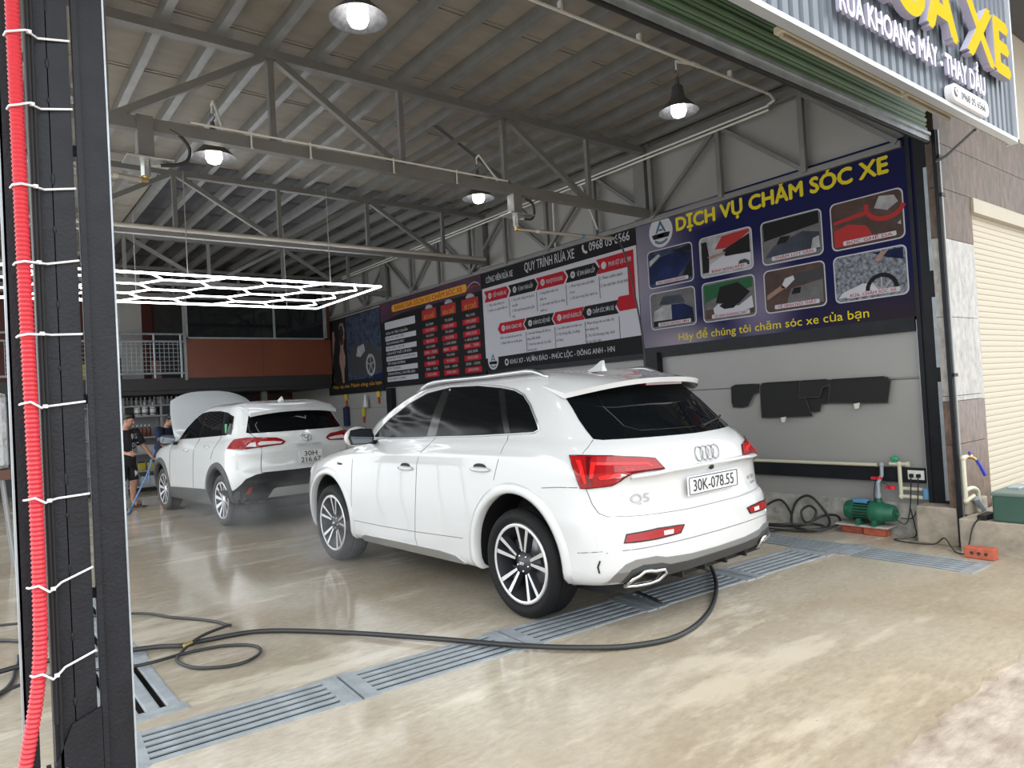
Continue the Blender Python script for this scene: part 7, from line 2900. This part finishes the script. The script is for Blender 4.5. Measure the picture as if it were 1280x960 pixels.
def person(label, loc, rz, lean, head_d, arms, legs, shirt, short, print_fn=None, shoes=True):
    """local +x is where the person faces; lean tips the trunk forward"""
    T = thing('person', label, 'person', loc, rz)
    hip = Vector((0, 0, 0.83))

    def up(h, f=0.0, y=0.0):
        return Vector((hip.x + math.sin(lean) * h + math.cos(lean) * f, y, hip.z + math.cos(lean) * h - math.sin(lean) * f))
    ch = [[('hip', tuple(hip), (0.122, 0.118)), ('belly', tuple(up(0.16, 0.01)), (0.114, 0.112)), ('chest', tuple(up(0.36, 0.01)), (0.124, 0.115)), ('neck0', tuple(up(0.50)), (0.06, 0.058)), ('neck1', tuple(up(0.555, 0.01)), 0.052)]]
    n1 = up(0.555, 0.01)
    hd = Vector(head_d).normalized()
    hu = (Vector((0, 0, 1)) - hd * hd.z).normalized()
    hc = n1 + hu * 0.115 + hd * 0.025
    ch.append([('neck1', tuple(n1), 0.052), ('jaw', tuple(n1 + hu * 0.045 + hd * 0.03), (0.062, 0.072)), ('head', tuple(hc), (0.078, 0.094)), ('crown', tuple(hc + hu * 0.07 - hd * 0.01), (0.066, 0.078))])
    sh = {}
    for s in (1, -1):
        q = 'L' if s > 0 else 'R'
        S = up(0.455, 0.0, s * 0.17)
        el, wr, hdir, thumb = arms[0 if s > 0 else 1]
        sh[s] = S
        ch.append([('chest', tuple(up(0.36, 0.01)), (0.124, 0.115)), ('s' + q, tuple(S), 0.062), ('e' + q, el, 0.042), ('w' + q, wr, (0.026, 0.022))])
        ch += hand(s, wr, hdir, thumb, 0.55, q)
        kn, an, to = legs[0 if s > 0 else 1]
        hj = (hip.x, s * 0.09, hip.z - 0.05)
        ch.append([('hip', tuple(hip), (0.122, 0.118)), ('h' + q, hj, 0.098), ('k' + q, kn, 0.060), ('c' + q, tuple(Vector(kn).lerp(Vector(an), 0.35) + Vector((-0.012, 0, 0))), 0.056), ('a' + q, an, 0.036), ('to' + q, to, (0.036, 0.020))])
    # the first wrist entry shares its radius with the arm
    body = skin_mesh('body', ch, 'skin', T)
    # shirt and shorts follow the trunk and limbs
    mb = MB()
    mb.smooth = True
    rows = []
    for h, ry, rx in ((-0.12, 0.172, 0.140), (-0.115, 0.178, 0.146), (0.0, 0.172, 0.140), (0.16, 0.166, 0.136), (0.34, 0.180, 0.140), (0.43, 0.168, 0.118), (0.475, 0.115, 0.090), (0.50, 0.072, 0.070)):
        rows.append([up(h, rx * math.cos(2 * PI * k / 20), ry * math.sin(2 * PI * k / 20)) for k in range(20)])
    mb.add([p for r_ in rows for p in r_], [(a * 20 + k, a * 20 + (k + 1) % 20, (a + 1) * 20 + (k + 1) % 20, (a + 1) * 20 + k) for a in range(len(rows) - 1) for k in range(20)])
    for s in (1, -1):
        el = Vector(arms[0 if s > 0 else 1][0])
        A = up(0.435, 0.0, s * 0.10)
        mb.tube([A, sh[s] + Vector((0, s * 0.005, 0.0)), sh[s].lerp(el, 0.45), sh[s].lerp(el, 0.80)], [0.075, 0.082, 0.078, 0.074], 14)
    st = mb.build('t_shirt', shirt, T)
    cs = [[('waist', tuple(hip + Vector((0, 0, 0.10))), (0.132, 0.128)), ('hip', tuple(hip), (0.138, 0.134))]]
    for s in (1, -1):
        q = 'L' if s > 0 else 'R'
        kn = Vector(legs[0 if s > 0 else 1][0])
        hj = Vector((hip.x, s * 0.095, hip.z - 0.06))
        cs.append([('hip', tuple(hip), (0.138, 0.134)), ('h' + q, tuple(hj), 0.118), ('k' + q, tuple(hj.lerp(kn, 1.02)), 0.094)])
    skin_mesh('shorts', cs, short, T, root=1)
    # hair, ears, eyes, nose, mouth
    hl = hd.cross(hu)
    Hm = Matrix(((hd.x, hl.x, hu.x, hc.x), (hd.y, hl.y, hu.y, hc.y), (hd.z, hl.z, hu.z, hc.z), (0, 0, 0, 1)))
    bm = bmesh.new()
    bmesh.ops.create_icosphere(bm, subdivisions=3, radius=1)
    for v in bm.verts:
        x, y, z = v.co
        lowz = 0.42 if x > 0.45 else (0.0 if x > 0.1 else -0.55)
        if z < lowz:
            z = lowz - 0.02
            x *= 0.86
            y *= 0.90
        v.co = Vector((x * 0.100 - 0.012, y * 0.086, z * 0.098 + 0.045))
    mb = MB()
    mb.smooth = True
    mb.bm(bm, Hm)
    mb.build('hair', 'hair_black', T)
    mb = MB()
    mb.smooth = True
    mb.sphere((0.092, 0, 0.0), 0.016, 8, (1.0, 0.8, 1.4))
    mb.v = [tuple(Hm @ Vector(v)) for v in mb.v]
    mb.build('nose', 'skin', T)
    for nm, m, fn in (('eye', 'eye_dark', lambda s: ((0.080, s * 0.032, 0.022), (0.5, 1.3, 0.6), 0.010)), ('ear', 'skin', lambda s: ((-0.005, s * 0.080, 0.0), (0.6, 0.4, 1.0), 0.028))):
        for s in (1, -1):
            c, sc, r = fn(s)
            mb = MB()
            mb.smooth = True
            mb.sphere(c, r, 8, sc)
            mb.v = [tuple(Hm @ Vector(v)) for v in mb.v]
            mb.build(nm, m, T)
    mb = MB()
    mb.smooth = True
    mb.sphere((0.080, 0, -0.045), 0.022, 8, (0.35, 1.0, 0.3))
    mb.v = [tuple(Hm @ Vector(v)) for v in mb.v]
    mb.build('mouth', 'lip', T)
    for s in (0, 1):
        an, to = Vector(legs[s][1]), Vector(legs[s][2])
        d = to - an
        a = math.atan2(d.y, d.x)
        c = (an + to) / 2 + Vector((0.02 * math.cos(a), 0.02 * math.sin(a), 0))
        mb = MB()
        mb.bbev((c.x, c.y, 0.014), (0.27, 0.10, 0.028), 0.012, a)
        so = mb.build('sandal', 'sandal_brown', T)
        mb = MB()
        u = Vector((-math.sin(a), math.cos(a), 0))
        f = to - Vector((0.03 * math.cos(a), 0.03 * math.sin(a), 0))
        mb.tube(catmull([tuple(Vector((f.x, f.y, 0.02)) + u * 0.05), tuple(Vector((f.x, f.y, 0.075)) + u * 0.02), tuple(Vector((f.x, f.y, 0.075)) - u * 0.02), tuple(Vector((f.x, f.y, 0.02)) - u * 0.05)], 4), 0.016, 6)
        mb.build('sandal_strap', 'sandal_brown', so)
    return T, st


P1, shirt1 = person('man in black printed t-shirt and shorts holding a blue hose, half behind the post', (2.12, 13.45, 0), R(-62), 0.06, (0.85, 0.25, -0.35),
                    [((0.12, 0.27, 1.02), (0.28, 0.30, 0.83), (0.75, 0.1, -0.45), (0.3, -0.6, 0.3)), ((0.10, -0.27, 1.02), (0.30, -0.20, 0.94), (0.9, 0.2, -0.1), (0.2, 0.5, 0.7))],
                    [((0.05, 0.10, 0.44), (0.02, 0.10, 0.085), (0.15, 0.13, 0.045)), ((0.03, -0.11, 0.44), (-0.06, -0.12, 0.085), (0.07, -0.15, 0.045))], 'cloth_black', 'cloth_black')
bv = BVHTree.FromPolygons([v.co for v in shirt1.data.vertices], [tuple(p.vertices) for p in shirt1.data.polygons])
mb = MB()
for t, z, h, W in (('RS', 1.17, 0.085, 0.13), ('ONCE', 1.03, 0.075, 0.15), ('VE', 0.93, 0.075, 0.11)):
    mb.text(t, (0.6, 0.02, z), (0, 1, 0), (0, 0, 1), h, W, 0.03)
vv = []
for x, y, z in mb.v:
    h = bv.ray_cast(Vector((1.0, y, z)), Vector((-1, 0, 0)))
    vv.append((h[0].x + 0.004, y, z) if h[0] else (0.13, y, z))
mb.v = vv
mb.build('shirt_print', 'cloth_white', P1)
sho = [c for c in P1.children if c.name.startswith('shorts')][0]
bs = BVHTree.FromPolygons([v.co for v in sho.data.vertices], [tuple(p.vertices) for p in sho.data.polygons])
mb = MB()
vv = []
for a, b in [(-0.045, -0.05), (-0.01, -0.01), (0.03, -0.055), (0.05, -0.03), (0.015, 0.01), (0.05, 0.05), (0.01, 0.05), (-0.01, 0.02), (-0.03, 0.06), (-0.05, 0.04)]:
    h = bs.ray_cast(Vector((1.0, 0.12 + a, 0.58 + b)), Vector((-1, 0, 0)))
    vv.append((h[0].x + 0.006 if h[0] else 0.10, 0.12 + a, 0.58 + b))
mb.add(vv, [tuple(range(len(vv)))])
mb.build('shorts_print', 'cloth_white', P1)
P2, _ = person('man in navy t-shirt leaning behind the raised bonnet with his back to the shelf', (2.92, 14.45, 0), R(-60), 0.22, (0.7, 0.0, -0.6),
               [((0.30, 0.25, 1.05), (0.42, 0.16, 0.86), (0.9, -0.2, -0.2), (0.2, 0.2, 0.8)), ((0.24, -0.26, 1.04), (0.36, -0.14, 0.86), (0.9, 0.3, -0.2), (0.2, -0.2, 0.8))],
               [((0.04, 0.10, 0.44), (-0.02, 0.11, 0.085), (0.11, 0.13, 0.045)), ((0.06, -0.10, 0.44), (0.02, -0.11, 0.085), (0.15, -0.13, 0.045))], 'cloth_navy', 'cloth_navy')
# blue hose from the hand to the floor
mb = MB()
mb.smooth = True
mb.tube(catmull([(2.56, 13.35, 0.95), (2.53, 13.36, 0.86), (2.48, 13.34, 0.70), (2.38, 13.30, 0.48), (2.26, 13.25, 0.26), (2.16, 13.18, 0.08), (2.08, 13.0, 0.02), (2.0, 12.6, 0.015), (1.8, 12.3, 0.015)], 6), 0.013, 8)
mb.tube(catmull([(2.50, 13.40, 0.80), (2.47, 13.42, 0.60), (2.46, 13.42, 0.40)], 5), 0.013, 8)
bh = tag(mb.build('hose', 'hose_blue'), 'thin blue hose hanging from the hand of the man in black', 'hose')

# ------------------------------------------------------------------ drifting water mist near the floor
def mist(label, c, r, dens):
    m = bpy.data.materials.new('water_mist')
    m.use_nodes = True
    nt = m.node_tree
    for n in list(nt.nodes):
        nt.nodes.remove(n)
    out = nt.nodes.new('ShaderNodeOutputMaterial')
    vol = nt.nodes.new('ShaderNodeVolumeScatter')
    vol.inputs['Color'].default_value = (0.95, 0.96, 0.97, 1)
    tc = nt.nodes.new('ShaderNodeTexCoord')
    ln = nt.nodes.new('ShaderNodeVectorMath')
    ln.operation = 'LENGTH'
    nt.links.new(tc.outputs['Object'], ln.inputs[0])
    fall = nt.nodes.new('ShaderNodeMapRange')
    fall.interpolation_type = 'SMOOTHSTEP'
    fall.inputs['From Min'].default_value = 1.0
    fall.inputs['From Max'].default_value = 0.1
    fall.inputs['To Min'].default_value = 0.0
    fall.inputs['To Max'].default_value = 1.0
    nt.links.new(ln.outputs['Value'], fall.inputs['Value'])
    nz = nt.nodes.new('ShaderNodeTexNoise')
    nz.inputs['Scale'].default_value = 2.2
    nz.inputs['Detail'].default_value = 4
    nt.links.new(tc.outputs['Object'], nz.inputs['Vector'])
    mr = nt.nodes.new('ShaderNodeMapRange')
    mr.inputs['From Min'].default_value = 0.38
    mr.inputs['From Max'].default_value = 0.65
    nt.links.new(nz.outputs['Fac'], mr.inputs['Value'])
    mu = nt.nodes.new('ShaderNodeMath')
    mu.operation = 'MULTIPLY'
    nt.links.new(fall.outputs[0], mu.inputs[0])
    nt.links.new(mr.outputs[0], mu.inputs[1])
    m2 = nt.nodes.new('ShaderNodeMath')
    m2.operation = 'MULTIPLY'
    m2.inputs[1].default_value = dens
    nt.links.new(mu.outputs[0], m2.inputs[0])
    nt.links.new(m2.outputs[0], vol.inputs['Density'])
    nt.links.new(vol.outputs[0], out.inputs['Volume'])
    bm = bmesh.new()
    bmesh.ops.create_icosphere(bm, subdivisions=2, radius=1)
    mb = MB()
    mb.bm(bm)
    o = mb.build('water_mist', m, None, c)
    o.scale = r
    return tag(o, label, 'mist', None, 'stuff')


mist('faint water mist at the front wheel of the large white SUV', (3.0, 6.4, 0.30), (1.1, 1.0, 0.55), 1.3)
mist('faint water mist behind and under the smaller white SUV', (3.1, 9.3, 0.35), (1.6, 1.5, 0.65), 0.7)


# ------------------------------------------------------------------ pieces that came out of one loop become parts of their own
def split_pieces(names):
    for o in list(bpy.data.objects):
        if o.type != 'MESH' or o.name.split('.')[0] not in names or o.parent is None or o.get('kind'):
            continue
        me = o.data
        n = len(me.vertices)
        p = list(range(n))

        def f(x):
            while p[x] != x:
                p[x] = p[p[x]]
                x = p[x]
            return x
        for e in me.edges:
            p[f(e.vertices[0])] = f(e.vertices[1])
        roots = sorted({f(i) for i in range(n)})
        if not 1 < len(roots) < 40:
            continue
        base = o.name.split('.')[0]
        for k, r in enumerate(roots):
            idx = [i for i in range(n) if f(i) == r]
            mp = {i: j for j, i in enumerate(idx)}
            polys = [q for q in me.polygons if f(q.vertices[0]) == r]
            nm = bpy.data.meshes.new(base)
            nm.from_pydata([me.vertices[i].co[:] for i in idx], [], [[mp[v] for v in q.vertices] for q in polys])
            for m in me.materials:
                nm.materials.append(m)
            for a, q in zip(nm.polygons, polys):
                a.material_index, a.use_smooth = q.material_index, q.use_smooth
            if k == 0:
                first = nm
            else:
                c = bpy.data.objects.new(base, nm)
                C.objects.link(c)
                c.parent = o.parent
                c.matrix_local = o.matrix_local.copy() if False else c.matrix_local
                c.location, c.rotation_euler, c.scale = o.location, o.rotation_euler, o.scale
        o.data = first


split_pieces({'clip', 'upright', 'bright_strip', 'flange', 'brick_hole', 'hanger', 'foot', 'window_frame', 'step_number', 'label_band', 'panel_seam', 'web_diagonal', 'clear_segment', 'light_strip', 'reflector'})
